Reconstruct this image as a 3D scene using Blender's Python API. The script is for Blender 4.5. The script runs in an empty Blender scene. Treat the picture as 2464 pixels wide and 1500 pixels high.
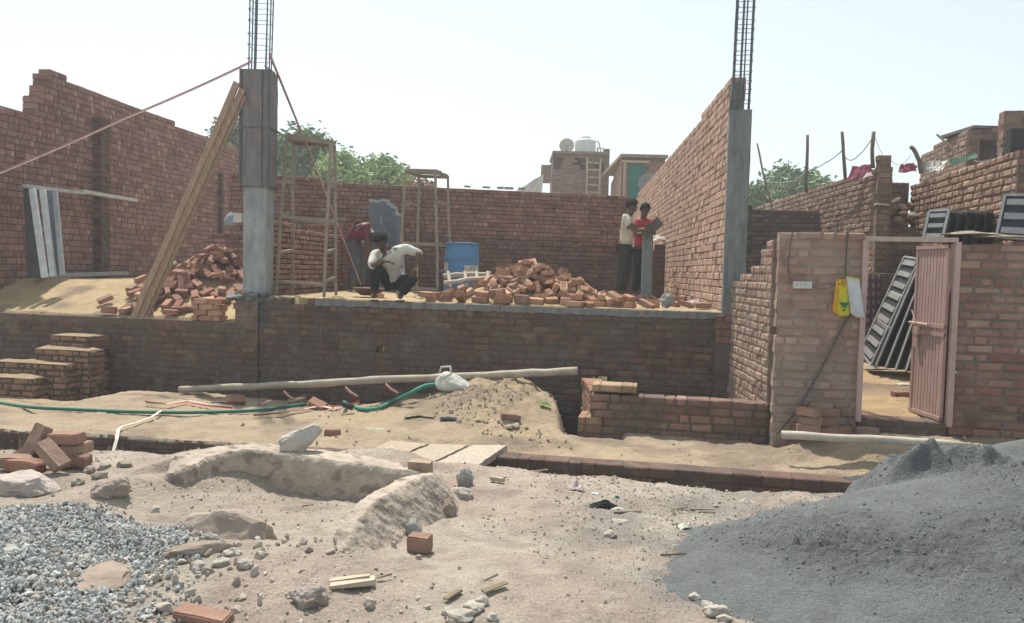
import bpy, bmesh, math, random
import numpy as np
from mathutils import Vector, Matrix, Euler, Quaternion

# ------------------------------------------------------------------ camera, sky, sun, exposure
scene = bpy.context.scene
FOC = 1934.0; EYE = 1.5
PITCH = math.atan(98 / FOC); ROLL = 0.025
cam_d = bpy.data.cameras.new("camera"); cam = bpy.data.objects.new("camera", cam_d)
scene.collection.objects.link(cam); scene.camera = cam
cam_d.sensor_width = 36.0; cam_d.lens = 36.0 * FOC / 2464.0
cam_d.clip_start = 0.05; cam_d.clip_end = 3000
cam.location = (0, 0, EYE)
CM = Matrix.Rotation(math.pi / 2 - PITCH, 3, 'X') @ Matrix.Rotation(ROLL, 3, 'Z')
cam.rotation_euler = CM.to_euler()
SUN_EL = math.radians(63); SHD = Vector((0.36, -0.93)).normalized()   # direction shadows fall on the ground
world = bpy.data.worlds.new("World"); scene.world = world; world.use_nodes = True
nt = world.node_tree; bg = nt.nodes["Background"]
sky = nt.nodes.new("ShaderNodeTexSky"); sky.sky_type = 'NISHITA'; sky.sun_disc = False
sky.sun_elevation = SUN_EL; sky.sun_rotation = math.atan2(-SHD.x, -SHD.y)
sky.air_density = 1.0; sky.dust_density = 1.5; sky.ozone_density = 1.0; sky.altitude = 200
hs = nt.nodes.new("ShaderNodeHueSaturation"); hs.inputs["Saturation"].default_value = 0.35; nt.links.new(sky.outputs[0], hs.inputs["Color"])
hz = nt.nodes.new("ShaderNodeVectorMath"); hz.operation = 'ADD'; hz.inputs[1].default_value = (1.6, 2.15, 2.1)     # even summer haze
nt.links.new(hs.outputs[0], hz.inputs[0]); nt.links.new(hz.outputs[0], bg.inputs[0]); bg.inputs[1].default_value = 0.10
sl = bpy.data.lights.new("sun", 'SUN'); sun = bpy.data.objects.new("sun", sl); scene.collection.objects.link(sun)
sl.energy = 4.5; sl.angle = math.radians(0.6); sl.color = (1.0, 0.93, 0.82)
ldir = Vector((SHD.x * math.cos(SUN_EL), SHD.y * math.cos(SUN_EL), -math.sin(SUN_EL)))
sun.rotation_euler = ldir.to_track_quat('-Z', 'Y').to_euler()
scene.view_settings.view_transform = 'Standard'; scene.view_settings.look = 'None'
scene.view_settings.gamma = 1.0; scene.view_settings.exposure = 0.40
scene.cycles.max_bounces = 5; scene.cycles.diffuse_bounces = 3

R = random.Random(7)
def ray(u, v): return CM @ Vector(((u - 1232) / FOC, -(v - 750) / FOC, -1.0))
def PY(u, v, y):
    r = ray(u, v); return Vector((0, 0, EYE)) + r * (y / r.y)
def PZ(u, v, z):
    r = ray(u, v); return Vector((0, 0, EYE)) + r * ((z - EYE) / r.z)
def PX(u, v, x):
    r = ray(u, v); return Vector((0, 0, EYE)) + r * (x / r.x)
def PL(u, v, a, b):          # on the vertical plane through plan points a, b
    r = ray(u, v); n = (-(b[1] - a[1]), b[0] - a[0]); t = (n[0] * a[0] + n[1] * a[1]) / (n[0] * r.x + n[1] * r.y)
    return Vector((0, 0, EYE)) + r * t
def V(*a): return Vector(a)

# ------------------------------------------------------------------ object helpers
def tag(o, label=None, cat=None, group=None, kind=None):
    if label: o["label"] = label
    if cat: o["category"] = cat
    if group: o["group"] = group
    if kind: o["kind"] = kind
    return o
def link(o, parent=None):
    scene.collection.objects.link(o)
    if parent is not None: o.parent = parent
    return o
def thing(name, label, cat, loc=(0, 0, 0), group=None):
    o = bpy.data.objects.new(name, None); o.empty_display_size = 0.1; o.location = loc; link(o)
    return tag(o, label, cat, group)
def copy_tree(o, parent=None):
    c = o.copy(); scene.collection.objects.link(c); c.parent = parent
    for ch in list(o.children): copy_tree(ch, c)
    return c
class MB:
    """mesh builder, one face colour per face"""
    def __init__(s): s.v = []; s.f = []; s.c = []; s.n = 0; s.smooth = False
    def add(s, vs, fs, col=(1, 1, 1)):
        b = len(s.v); s.v.extend([tuple(p) for p in vs])
        for f in fs: s.f.append(tuple(i + b for i in f)); s.c.append(col)
    def box(s, c, size, rot=None, col=(1, 1, 1), jit=0):
        hx, hy, hz = size[0] / 2, size[1] / 2, size[2] / 2
        vs = [V(x, y, z) for z in (-hz, hz) for y in (-hy, hy) for x in (-hx, hx)]
        if rot is not None: vs = [rot @ p for p in vs]
        if jit: vs = [p + V(R.uniform(-jit, jit), R.uniform(-jit, jit), R.uniform(-jit, jit)) for p in vs]
        c = V(*c)
        s.add([p + c for p in vs], [(0, 2, 3, 1), (4, 5, 7, 6), (0, 1, 5, 4), (2, 6, 7, 3), (0, 4, 6, 2), (1, 3, 7, 5)], col)
        return s
    def bar(s, a, b, w, h=None, up=(0, 0, 1), col=(1, 1, 1), jit=0):
        a = V(*a); b = V(*b); h = h or w; d = (b - a); L = d.length; d.normalize(); u = V(*up)
        if abs(d.dot(u)) > 0.98: u = V(0, 1, 0)
        x = d.cross(u).normalized(); z = x.cross(d)
        m = Matrix((x, d, z)).transposed()
        return s.box((a + b) / 2, (w, L, h), m, col, jit)
    def tube(s, pts, r, n=6, col=(1, 1, 1), cap=True):
        pts = [V(*p) for p in pts]; rs = r if isinstance(r, (list, tuple)) else [r] * len(pts)
        rings = []; prev = None
        for i, p in enumerate(pts):
            d = (pts[min(i + 1, len(pts) - 1)] - pts[max(i - 1, 0)]).normalized()
            if prev is None:
                x = d.cross(V(0, 0, 1) if abs(d.z) < 0.9 else V(0, 1, 0)).normalized()
            else:
                x = (prev - d * prev.dot(d)).normalized()
            prev = x; y = d.cross(x)
            rings.append([p + (x * math.cos(6.28319 * k / n) + y * math.sin(6.28319 * k / n)) * rs[i] for k in range(n)])
        vs = [q for g in rings for q in g]; fs = []
        for i in range(len(pts) - 1):
            for k in range(n):
                a = i * n + k; b = i * n + (k + 1) % n; fs.append((a, b, b + n, a + n))
        if cap: fs.append(tuple(range(n))[::-1]); fs.append(tuple((len(pts) - 1) * n + k for k in range(n)))
        s.add(vs, fs, col); return s
    def lathe(s, c, prof, n=20, col=(1, 1, 1), sq=1.0):
        c = V(*c); vs = []; fs = []
        for r, z in prof:
            for k in range(n): a = 6.28319 * k / n; vs.append(c + V(r * math.cos(a), r * math.sin(a) * sq, z))
        for i in range(len(prof) - 1):
            for k in range(n):
                a = i * n + k; b = i * n + (k + 1) % n; fs.append((a, b, b + n, a + n))
        s.add(vs, fs, col); return s
    def rock(s, c, r, seed=0, sub=2, rough=0.28, sc=(1, 1, 1), col=(1, 1, 1), flat=None, rot=None):
        rr = random.Random(seed); bm = bmesh.new(); bmesh.ops.create_icosphere(bm, subdivisions=sub, radius=1)
        pl = [(V(rr.gauss(0, 1), rr.gauss(0, 1), rr.gauss(0, 1)).normalized(), rr.uniform(0.55, 0.9)) for _ in range(9)]
        vs = []
        off = V(rr.uniform(-50, 50), rr.uniform(-50, 50), rr.uniform(-50, 50))
        from mathutils import noise
        for v in bm.verts:
            p = v.co.copy()
            for n_, d_ in pl:
                k = p.dot(n_)
                if k > d_: p -= n_ * (k - d_) * 0.85
            p *= 1 + rough * noise.noise(p * 1.6 + off) + rough * 0.4 * noise.noise(p * 5 + off)
            p = V(p.x * sc[0] * r, p.y * sc[1] * r, p.z * sc[2] * r)
            if rot is not None: p = rot @ p
            vs.append(p + V(*c))
        fs = [tuple(v.index for v in f.verts) for f in bm.faces]; bm.free()
        s.add(vs, fs, col); return s
    def mesh(s, name, mat):
        me = bpy.data.meshes.new(name); me.from_pydata(s.v, [], s.f); 
        at = me.attributes.new("bc", 'FLOAT_COLOR', 'FACE')
        a = np.ones((len(s.c), 4), np.float32); a[:, :3] = np.array(s.c, np.float32).reshape(-1, 3); at.data.foreach_set("color", a.ravel())
        me.materials.append(mat)
        if s.smooth: me.shade_smooth()
        me.update(); return me
    def build(s, name, mat, parent=None, loc=None):
        o = bpy.data.objects.new(name, s.mesh(name, mat))
        if loc is not None: o.location = loc
        return link(o, parent)
def npmesh(name, verts, faces, mat, cols=None, smooth=False):
    me = bpy.data.meshes.new(name); nf = len(faces); k = faces.shape[1]
    me.vertices.add(len(verts)); me.vertices.foreach_set("co", verts.astype(np.float32).ravel())
    me.loops.add(nf * k); me.loops.foreach_set("vertex_index", faces.astype(np.int32).ravel())
    me.polygons.add(nf); me.polygons.foreach_set("loop_start", np.arange(0, nf * k, k, dtype=np.int32))
    me.update(calc_edges=True)
    if cols is not None:
        dom = 'POINT' if len(cols) == len(verts) else 'FACE'
        at = me.attributes.new("bc", 'FLOAT_COLOR', dom)
        a = np.ones((len(cols), 4), np.float32); a[:, :3] = cols; at.data.foreach_set("color", a.ravel())
    me.materials.append(mat)
    if smooth: me.shade_smooth()
    else: me.shade_flat()
    return me

# ------------------------------------------------------------------ noise
_rg = np.random.RandomState(11); _tab = _rg.rand(256, 256)
def vnoise(x, y, s, o=0):
    x = x * s + 31.7 * o + 100; y = y * s + 17.3 * o + 100
    xi = np.floor(x).astype(int); yi = np.floor(y).astype(int); fx = x - xi; fy = y - yi
    fx = fx * fx * (3 - 2 * fx); fy = fy * fy * (3 - 2 * fy)
    g = lambda a, b: _tab[a & 255, b & 255]
    return (g(xi, yi) * (1 - fx) + g(xi + 1, yi) * fx) * (1 - fy) + (g(xi, yi + 1) * (1 - fx) + g(xi + 1, yi + 1) * fx) * fy - 0.5
def fbm(x, y, s, o=0, n=4, g=0.5):
    t = 0; a = 1.0
    for i in range(n): t = t + a * vnoise(x, y, s * 2 ** i, o + i * 3); a *= g
    return t
def sstep(a, b, x):
    t = np.clip((x - a) / (b - a), 0, 1); return t * t * (3 - 2 * t)

# ------------------------------------------------------------------ materials
def mat(name, col, rough=0.85, var=0.25, scale=8.0, bump=0.3, bscale=60.0, attr=False, metal=0.0, col2=None, dist=0.01, spec=0.3, streak=None, fine=0.0, fscale=220.0, over=None):
    m = bpy.data.materials.new(name); m.use_nodes = True; N = m.node_tree.nodes; Lk = m.node_tree.links
    b = N["Principled BSDF"]; b.inputs["Roughness"].default_value = rough; b.inputs["Metallic"].default_value = metal
    b.inputs["Specular IOR Level"].default_value = spec
    tc = N.new("ShaderNodeTexCoord"); src = tc.outputs["Object"]
    if streak:
        mp = N.new("ShaderNodeMapping"); mp.inputs["Scale"].default_value = streak; Lk.new(src, mp.inputs[0]); src = mp.outputs[0]
    n1 = N.new("ShaderNodeTexNoise"); n1.inputs["Scale"].default_value = scale; n1.inputs["Detail"].default_value = 8; n1.inputs["Roughness"].default_value = 0.65
    Lk.new(src, n1.inputs["Vector"])
    cr = N.new("ShaderNodeValToRGB"); cr.color_ramp.elements[0].position = 0.3; cr.color_ramp.elements[1].position = 0.7
    c2 = col2 or [min(1, c * (1 + var)) for c in col]; c1 = [c * (1 - var) for c in col] if not col2 else col
    cr.color_ramp.elements[0].color = (*c1, 1); cr.color_ramp.elements[1].color = (*c2, 1)
    Lk.new(n1.outputs["Fac"], cr.inputs[0]); out = cr.outputs[0]
    if attr:
        at = N.new("ShaderNodeAttribute"); at.attribute_name = "bc"; mx = N.new("ShaderNodeMix"); mx.data_type = 'RGBA'; mx.blend_type = 'MULTIPLY'
        mx.inputs[0].default_value = 1; Lk.new(out, mx.inputs[6]); Lk.new(at.outputs["Color"], mx.inputs[7]); out = mx.outputs[2]
    if fine:
        n3 = N.new("ShaderNodeTexNoise"); n3.inputs["Scale"].default_value = fscale; n3.inputs["Detail"].default_value = 3; Lk.new(tc.outputs["Object"], n3.inputs["Vector"])
        mr = N.new("ShaderNodeMapRange"); mr.inputs[1].default_value = 0.3; mr.inputs[2].default_value = 0.7; mr.inputs[3].default_value = 1 - fine; mr.inputs[4].default_value = 1 + fine
        Lk.new(n3.outputs["Fac"], mr.inputs[0]); vm = N.new("ShaderNodeVectorMath"); vm.operation = 'SCALE'; Lk.new(out, vm.inputs[0]); Lk.new(mr.outputs[0], vm.inputs["Scale"]); out = vm.outputs[0]
    for oc, osc, lo, hi, amt in (over or []):
        n4 = N.new("ShaderNodeTexNoise"); n4.inputs["Scale"].default_value = osc; n4.inputs["Detail"].default_value = 7; n4.inputs["Roughness"].default_value = 0.6; n4.inputs["Distortion"].default_value = 0.4
        Lk.new(tc.outputs["Object"], n4.inputs["Vector"]); m4 = N.new("ShaderNodeMapRange"); m4.inputs[1].default_value = lo; m4.inputs[2].default_value = hi; m4.inputs[4].default_value = amt; Lk.new(n4.outputs["Fac"], m4.inputs[0])
        x4 = N.new("ShaderNodeMix"); x4.data_type = 'RGBA'; Lk.new(m4.outputs[0], x4.inputs[0]); Lk.new(out, x4.inputs[6]); x4.inputs[7].default_value = (*oc, 1); out = x4.outputs[2]
    Lk.new(out, b.inputs["Base Color"])
    if bump:
        n2 = N.new("ShaderNodeTexNoise"); n2.inputs["Scale"].default_value = bscale; n2.inputs["Detail"].default_value = 6; n2.inputs["Roughness"].default_value = 0.7
        Lk.new(tc.outputs["Object"], n2.inputs["Vector"]); bp = N.new("ShaderNodeBump"); bp.inputs["Strength"].default_value = bump; bp.inputs["Distance"].default_value = dist
        Lk.new(n2.outputs["Fac"], bp.inputs["Height"]); Lk.new(bp.outputs[0], b.inputs["Normal"])
    return m
ONE = (1, 1, 1)
M_BRICK = mat("brick", (0.86, 0.83, 0.8), 0.92, 0.28, 5, 0.55, 45, attr=True, fine=0.15, fscale=130)
M_OLDB = mat("weathered_brick", (0.86, 0.83, 0.8), 0.94, 0.3, 5, 0.9, 30, attr=True, fine=0.2, fscale=110, dist=.018, over=[((.12, .097, .082), 1.7, .40, .60, .85), ((.23, .185, .155), 3.4, .54, .70, .55), ((.26, .13, .10), 2.3, .60, .72, .4)])
M_PIER = mat("dusty_brick", (0.88, 0.85, 0.82), 0.95, 0.25, 5, 0.9, 30, attr=True, fine=0.18, fscale=110, dist=.018, over=[((.37, .28, .225), 2.6, .45, .64, .75), ((.27, .225, .195), 1.9, .54, .70, .7)])
M_REDW = mat("street_brick", (0.88, 0.84, 0.8), 0.95, 0.25, 5, 0.9, 30, attr=True, fine=0.18, fscale=110, dist=.018, over=[((.33, .245, .20), 2.6, .52, .70, .5)])
M_DOOR = mat("pink_metal", (0.9, 0.88, 0.86), 0.6, 0.16, 3, 0.2, 30, attr=True, metal=0.0, streak=(5, 5, 1), over=[((.30, .19, .14), 9, .60, .72, .6), ((.55, .43, .38), 3, .55, .75, .4)])
M_GROUND = mat("earth", (0.86, 0.86, 0.86), 0.95, 0.18, 3.5, 1.0, 34, attr=True, fine=0.2, fscale=75, dist=0.03)
M_CONC = mat("concrete", (0.30, 0.31, 0.31), 0.85, 0.3, 4, 0.35, 50, attr=True, streak=(3, 3, .8))
M_PLASTER = mat("plaster", (0.45, 0.385, 0.325), 0.95, 0.2, 9, 0.8, 45, attr=True, fine=.12, fscale=100, dist=.015)
M_STONE = mat("stone", (0.9, 0.9, 0.9), 0.9, 0.22, 9, 0.6, 50, attr=True)
M_GRIT = mat("grit", (0.9, 0.9, 0.9), 0.95, 0.1, 30, 0.1, 120, attr=True)
M_GRAVEL = mat("gravel", (0.9, 0.9, 0.9), 0.8, 0.15, 30, 0.3, 120, attr=True)
M_SAND = mat("grey_sand", (0.85, 0.85, 0.85), 0.95, 0.2, 6, 1.0, 42, attr=True, fine=.28, fscale=110, dist=.035)
M_WOOD = mat("wood", (0.30, 0.225, 0.175), 0.85, 0.35, 6, 0.3, 60, attr=True, streak=(8, 8, 1.2))
M_POLE = mat("pole_wood", (0.44, 0.395, 0.34), 0.8, 0.25, 6, 0.3, 40, attr=True)
M_STEEL = mat("painted_steel", (0.8, 0.8, 0.8), 0.6, 0.2, 10, 0.15, 60, attr=True, metal=0.15)
M_GEN = mat("generic_paint", (0.9, 0.9, 0.9), 0.65, 0.12, 8, 0.12, 60, attr=True)
M_CLOTH = mat("cloth", (0.92, 0.92, 0.92), 0.9, 0.14, 14, 0.8, 13, attr=True, dist=.035)
M_SKIN = mat("skin", (0.9, 0.9, 0.9), 0.55, 0.08, 20, 0.1, 80, attr=True)
M_LEAF = mat("leaf", (0.9, 0.9, 0.9), 0.7, 0.3, 1.2, 0, attr=True)
M_BARK = mat("bark", (0.16, 0.12, 0.09), 0.9, 0.3, 10, 0.5, 40)
M_TANK = mat("tank_plastic", (0.62, 0.66, 0.66), 0.5, 0.06, 4, 0)
# ------------------------------------------------------------------ layout in plan (metres)
LAT = V(0.98, -0.2, 0)                                   # direction of the street fronts
F1 = V(2.75, 10.17); 
def fy(x): return 10.73 - 0.205 * x                      # face of the foundation wall
ZP = 1.05                                                # raised floor behind the foundation wall
ZL = 0.655                                               # lower ledge on the left
DD = 0.0714                                              # depth direction (x per y)
LWX = lambda y: -8.6 + (y - 13.5) * 0.1                  # left boundary wall
BWX = lambda y: 2.72 + (y - 10.4) * DD                   # sunlit wall on the right of the plot
RWY = lambda x: 17.05 + 0.22 * x                         # rear wall
GWY = lambda x: 8.07 - 0.205 * (x - 2.66)                # street wall with the door
XSIDE = lambda y: 2.66 + (y - 8.07) * 0.045
def yb(x): return np.where(x > 0, 7.27 - 0.212 * x, 7.27 - 0.15 * x)   # trench, back edge
def yf(x): return np.where(x > -0.1, 6.46 - 0.225 * x, 6.44 - 0.04 * x)  # trench, front edge

def ground_z(x, y, detail=True):
    x = np.asarray(x, float); y = np.asarray(y, float)
    # street side
    z = -0.09 + 0.03 * sstep(5.5, 3.0, y) + 0.05 * fbm(x, y, 0.9, 1, 3) + .022 * fbm(x, y, 3.2, 3, 3)
    z = z + 0.10 * np.exp(-((x + 1.05) ** 2 / 0.25 + (y - 4.1) ** 2 / 0.25)) + 0.07 * np.exp(-((x - 0.1) ** 2 / 0.35 + (y - 3.75) ** 2 / 0.12))
    z = z + 0.12 * np.exp(-((x + 1.75) ** 2 / 0.12 + (y - 4.55) ** 2 / 0.06))
    z = z + 0.16 * sstep(-1.2, -2.6, x) * sstep(3.0, 4.4, y) * sstep(6.9, 5.6, y) * 0.55
    z = z - 0.015 * sstep(5.2, 6.3, y) * sstep(-.4, .6, x)
    z = z + .07 * np.exp(-((x + 2.5) ** 2 / .05 + (y - 5.2) ** 2 / .16))
    bas = sstep(0.0, 0.3, 1.12 - np.sqrt(((x + 1.5) / .95) ** 2 + ((y - 5.15) / 0.84) ** 2))
    z = z - 0.085 * bas
    yr = np.interp(x, [-3.0, -2.5, -2.37, -2.26, -2.0, -1.6, -1.17, -.83, -.5], [5.3, 5.6, 5.74, 5.97, 6.07, 6.04, 5.93, 5.78, 5.72])
    z = z + .085 * sstep(-2.75, -2.35, x) * sstep(-.5, -.85, x) * sstep(-.03, .06, y - yr)
    # strip between the trench and the plots
    s = -0.22 + (0.03 * fbm(x, y, 1.1, 5, 3) + .02 * fbm(x, y, 4, 6, 3)) * sstep(0, .25, y - yb(x))
    s = s - 0.26 * sstep(-1.3, 0.0, y - fy(x)) * sstep(-1.2, -2.4, x)
    s = s - 0.17 * sstep(-5.0, -5.5, x) * sstep(9.0, 9.8, y)
    s = s + 0.05 * np.exp(-((x + 4.9) ** 2 / 1.2 + (y - 9.9) ** 2 / 0.5))
    s = s + 0.42 * np.exp(-((x + 0.12) ** 2 / 0.62 + (y - 9.5) ** 2 / 1.0)) * (1 + 0.35 * fbm(x, y, 3, 9, 4) + .14 * fbm(x, y, 12, 12, 3))
    s = s + 0.10 * np.exp(-((x + 1.1) ** 2 / 0.8 + (y - 8.6) ** 2 / 0.5))
    pit = sstep(0.50, 0.72, x) * sstep(1.25, 1.08, x) * sstep(8.25, 8.5, y)
    s = s - 0.45 * pit
    s = np.where((x > 0.95) & (y > 8.28 - .205 * (x - 2.62) + .12), -0.15, s)
    s = s + 0.22 * sstep(2.7, 3.3, x) * sstep(.15, .7, y - yb(x)) + 0.10 * np.exp(-((x - 2.75) ** 2 / .05 + (y - 7.72) ** 2 / .03))
    edge = yb(x) - .03 + 0.035 * fbm(x, y, 2.5, 21, 3); edf = yf(x) + 0.08 * fbm(x, y, 2.2, 23, 3)
    tr = sstep(-0.03, 0.03, y - edf) * (y < edge)
    z = np.where(y > edge, s, z * (1 - tr) + (-0.62) * tr)
    # raised plots
    fw = y > fy(x) + 0.12
    fill = ZP + 0.015 * fbm(x, y, 2, 33, 3) - 0.01
    lft = np.clip(ZL + 0.01 + 0.30 * (y - fy(x) - 0.1), ZL, 1.12) + 0.035 * fbm(x, y, 1.6, 40, 4)
    lft = lft + 0.03 * sstep(-4.4, -6.5, x) * sstep(.1, .9, y - fy(x))
    dy_ = y - fy(x)
    fill = fill + .46 * np.exp(-((x - .22) ** 2 / .30 + (dy_ - 1.05) ** 2 / .22)) + .20 * np.exp(-((x - .95) ** 2 / .08 + (dy_ - .9) ** 2 / .08)) + .14 * np.exp(-((x + .45) ** 2 / .1 + (dy_ - .8) ** 2 / .06))
    lft = lft + .52 * np.exp(-((x + 4.95) ** 2 / .36 + (dy_ - 1.75) ** 2 / .40)) * (1 - sstep(-4.1,-4.0,x))
    z = np.where(fw & (x < BWX(y) + 0.1), np.where(x < -3.95 + (y - 11.5) * -0.07, lft, fill), z)
    # yard behind the door
    yd = (y > GWY(x) + 0.1) & (x > XSIDE(y) + 0.1)
    z = np.where(yd, np.minimum(0.115 + 0.055 * (y - 8) + 0.02 * fbm(x, y, 2, 50, 3), 0.9), z)
    if detail:
        a = np.where(fw, 0.5, 1.0)
        z = z + a * (0.020 * fbm(x, y, 5, 60, 3) + 0.016 * np.maximum(fbm(x, y, 17, 70, 3), -.08) + 0.006 * fbm(x, y, 50, 80, 1))
    return z
def gz(x, y): return float(ground_z(np.array([x]), np.array([y]), False)[0])
def onG(u, v, z0=-0.1):          # point of the ground seen at a pixel
    p = PZ(u, v, z0)
    for _ in range(6): p = PZ(u, v, gz(p.x, p.y))
    return p

def build_ground():
    def axis(lo, hi, st, far, g=1.25):
        a = list(np.arange(lo, hi, st)); d = st
        while a[-1] < far: d *= g; a.append(a[-1] + d)
        d = st
        while a[0] > -far: d *= g; a.insert(0, a[0] - d)
        return np.array(a)
    xs = axis(-6.5, 5.5, 0.024, 900); 
    ys = list(np.arange(2.6, 8.2, 0.02)) + list(np.arange(8.2, 13.6, 0.035)) + list(np.arange(13.6, 19, 0.12))
    d = .12
    while ys[-1] < 900: d *= 1.3; ys.append(ys[-1] + d)
    d = .03
    while ys[0] > -900: d *= 1.35; ys.insert(0, ys[0] - d)
    ys = np.array(ys); X, Y = np.meshgrid(xs, ys); Z = ground_z(X, Y)
    far = np.maximum(np.abs(X) - 12, 0) + np.maximum(Y - 30, 0) + np.maximum(2 - Y, 0)
    Z = np.where(far > 0.001, np.where(Y > 13, 0.5, -0.1), Z)
    nx, ny = len(xs), len(ys)
    v = np.stack([X, Y, Z], -1).reshape(-1, 3)
    i = np.arange(ny - 1)[:, None] * nx + np.arange(nx - 1)[None, :]
    f = np.stack([i, i + 1, i + nx + 1, i + nx], -1).reshape(-1, 4)
    # ground colours by zone; darker in trench and pit, under heaps, along wall foot
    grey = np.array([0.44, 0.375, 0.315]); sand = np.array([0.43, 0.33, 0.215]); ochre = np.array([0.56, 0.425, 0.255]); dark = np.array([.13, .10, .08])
    pink = np.array([.45, .36, .305]); pale = np.array([.50, .445, .37])
    n = np.clip(0.5 + 1.1 * fbm(X, Y, 0.8, 90, 4), 0, 1)[..., None]
    st = (Y > yb(X))[..., None]
    c = grey * (1 - n) + pink * n
    n2 = np.clip(fbm(X, Y, 2.3, 95, 4) * 2.2, 0, .8)[..., None]; c = c * (1 - n2) + pale * n2
    n5 = np.clip(-fbm(X, Y, 7, 195, 4) * 1.1 - .1, 0, .3)[..., None]; c = c * (1 - n5) + dark * 1.6 * n5
    cs = sand * (1 - n * .35) + grey * n * .35
    c = np.where(st, cs, c)
    n3 = np.clip(fbm(X, Y, 1.7, 99, 4) * 2.5 - .1, 0, .6)[..., None]; c = np.where(st, c * (1 - n3) + dark * 1.8 * n3, c)
    pl = (Y > fy(X) + .1)[..., None]; c = np.where(pl, ochre * (1 - .15 * n) , c)
    n4 = np.clip(fbm(X, Y, 2.6, 111, 4) * 3 - .35, 0, .8)[..., None] * (X < -4.5)[..., None]; c = np.where(pl, c * (1 - n4) + dark * 1.7 * n4, c)
    dyy = Y - fy(X); mm = np.clip(2.6 * (np.exp(-((X - .22) ** 2 / .25 + (dyy - 1.0) ** 2 / .2)) + np.exp(-((X + 4.95) ** 2 / .3 + (dyy - 1.7) ** 2 / .3))) - .2, 0, 1)[..., None]; c = c * (1 - mm) + np.array([.16, .085, .06]) * mm
    yd = ((Y > GWY(X)) & (X > XSIDE(Y)))[..., None]; c = np.where(yd, np.array([.50, .36, .21]) * (1 - .1 * n), c)
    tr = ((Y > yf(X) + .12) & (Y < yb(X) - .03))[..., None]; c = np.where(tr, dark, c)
    pit = ((X > .62) & (X < 1.2) & (Y > 8.35) & (Y < fy(X)))[..., None]; c = np.where(pit, dark * .8, c)
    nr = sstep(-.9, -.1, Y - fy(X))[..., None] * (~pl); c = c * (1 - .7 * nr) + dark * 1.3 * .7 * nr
    gs = np.clip(1.15 - np.sqrt(((X + 3.0) / 1.45) ** 2 + ((Y - 3.5) / 1.25) ** 2), 0, .35)[..., None] / .35
    c = c * (1 - gs * .5) + np.array([.23, .225, .205]) * gs * .5
    ss = np.clip(1.3 - np.sqrt(((X - 2.9) / 2.2) ** 2 + ((Y - 4.6) / 1.5) ** 2), 0, .25)[..., None] / .25
    ss = ss * np.clip(.6 + 1.5 * fbm(X, Y, 3, 130, 3), 0, 1)[..., None] * (~st)
    c = c * (1 - ss * .6) + np.array([.22, .215, .20]) * ss * .6
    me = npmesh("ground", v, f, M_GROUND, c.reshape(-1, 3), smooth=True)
    tag(link(bpy.data.objects.new("ground", me)), kind="structure")
build_ground()

# ------------------------------------------------------------------ brick walls
RED = [(0.30, 0.130, 0.095), (0.26, 0.115, 0.088), (0.35, 0.165, 0.125), (0.30, 0.150, 0.118)]
def bcol(rr, pal, var=0.18):
    c = pal[rr.randrange(len(pal))]; k = 1 + rr.uniform(-var, var); return tuple(min(1, a * k) for a in c)
def brick_verts(o, d, n, s0, s1, z0, z1, t0, t1, c, rr, w):
    def P(s, t, z):
        s += rr.uniform(-w, w); t += rr.uniform(-w, w) * .4; return (o[0] + d[0] * s + n[0] * t, o[1] + d[1] * s + n[1] * t, z + rr.uniform(-w, w))
    vs = [P(s0, t1, z0), P(s1, t1, z0), P(s1, t1, z1), P(s0, t1, z1),
          P(s0, t0 + c, z0), P(s1, t0 + c, z0), P(s1, t0 + c, z1), P(s0, t0 + c, z1),
          P(s0 + c, t0, z0 + c), P(s1 - c, t0, z0 + c), P(s1 - c, t0, z1 - c), P(s0 + c, t0, z1 - c)]
    fs = [(0, 3, 2, 1), (8, 9, 10, 11), (4, 5, 9, 8), (5, 6, 10, 9), (6, 7, 11, 10), (7, 4, 8, 11), (0, 1, 5, 4), (1, 2, 6, 5), (2, 3, 7, 6), (3, 0, 4, 7)]
    return vs, fs
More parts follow.
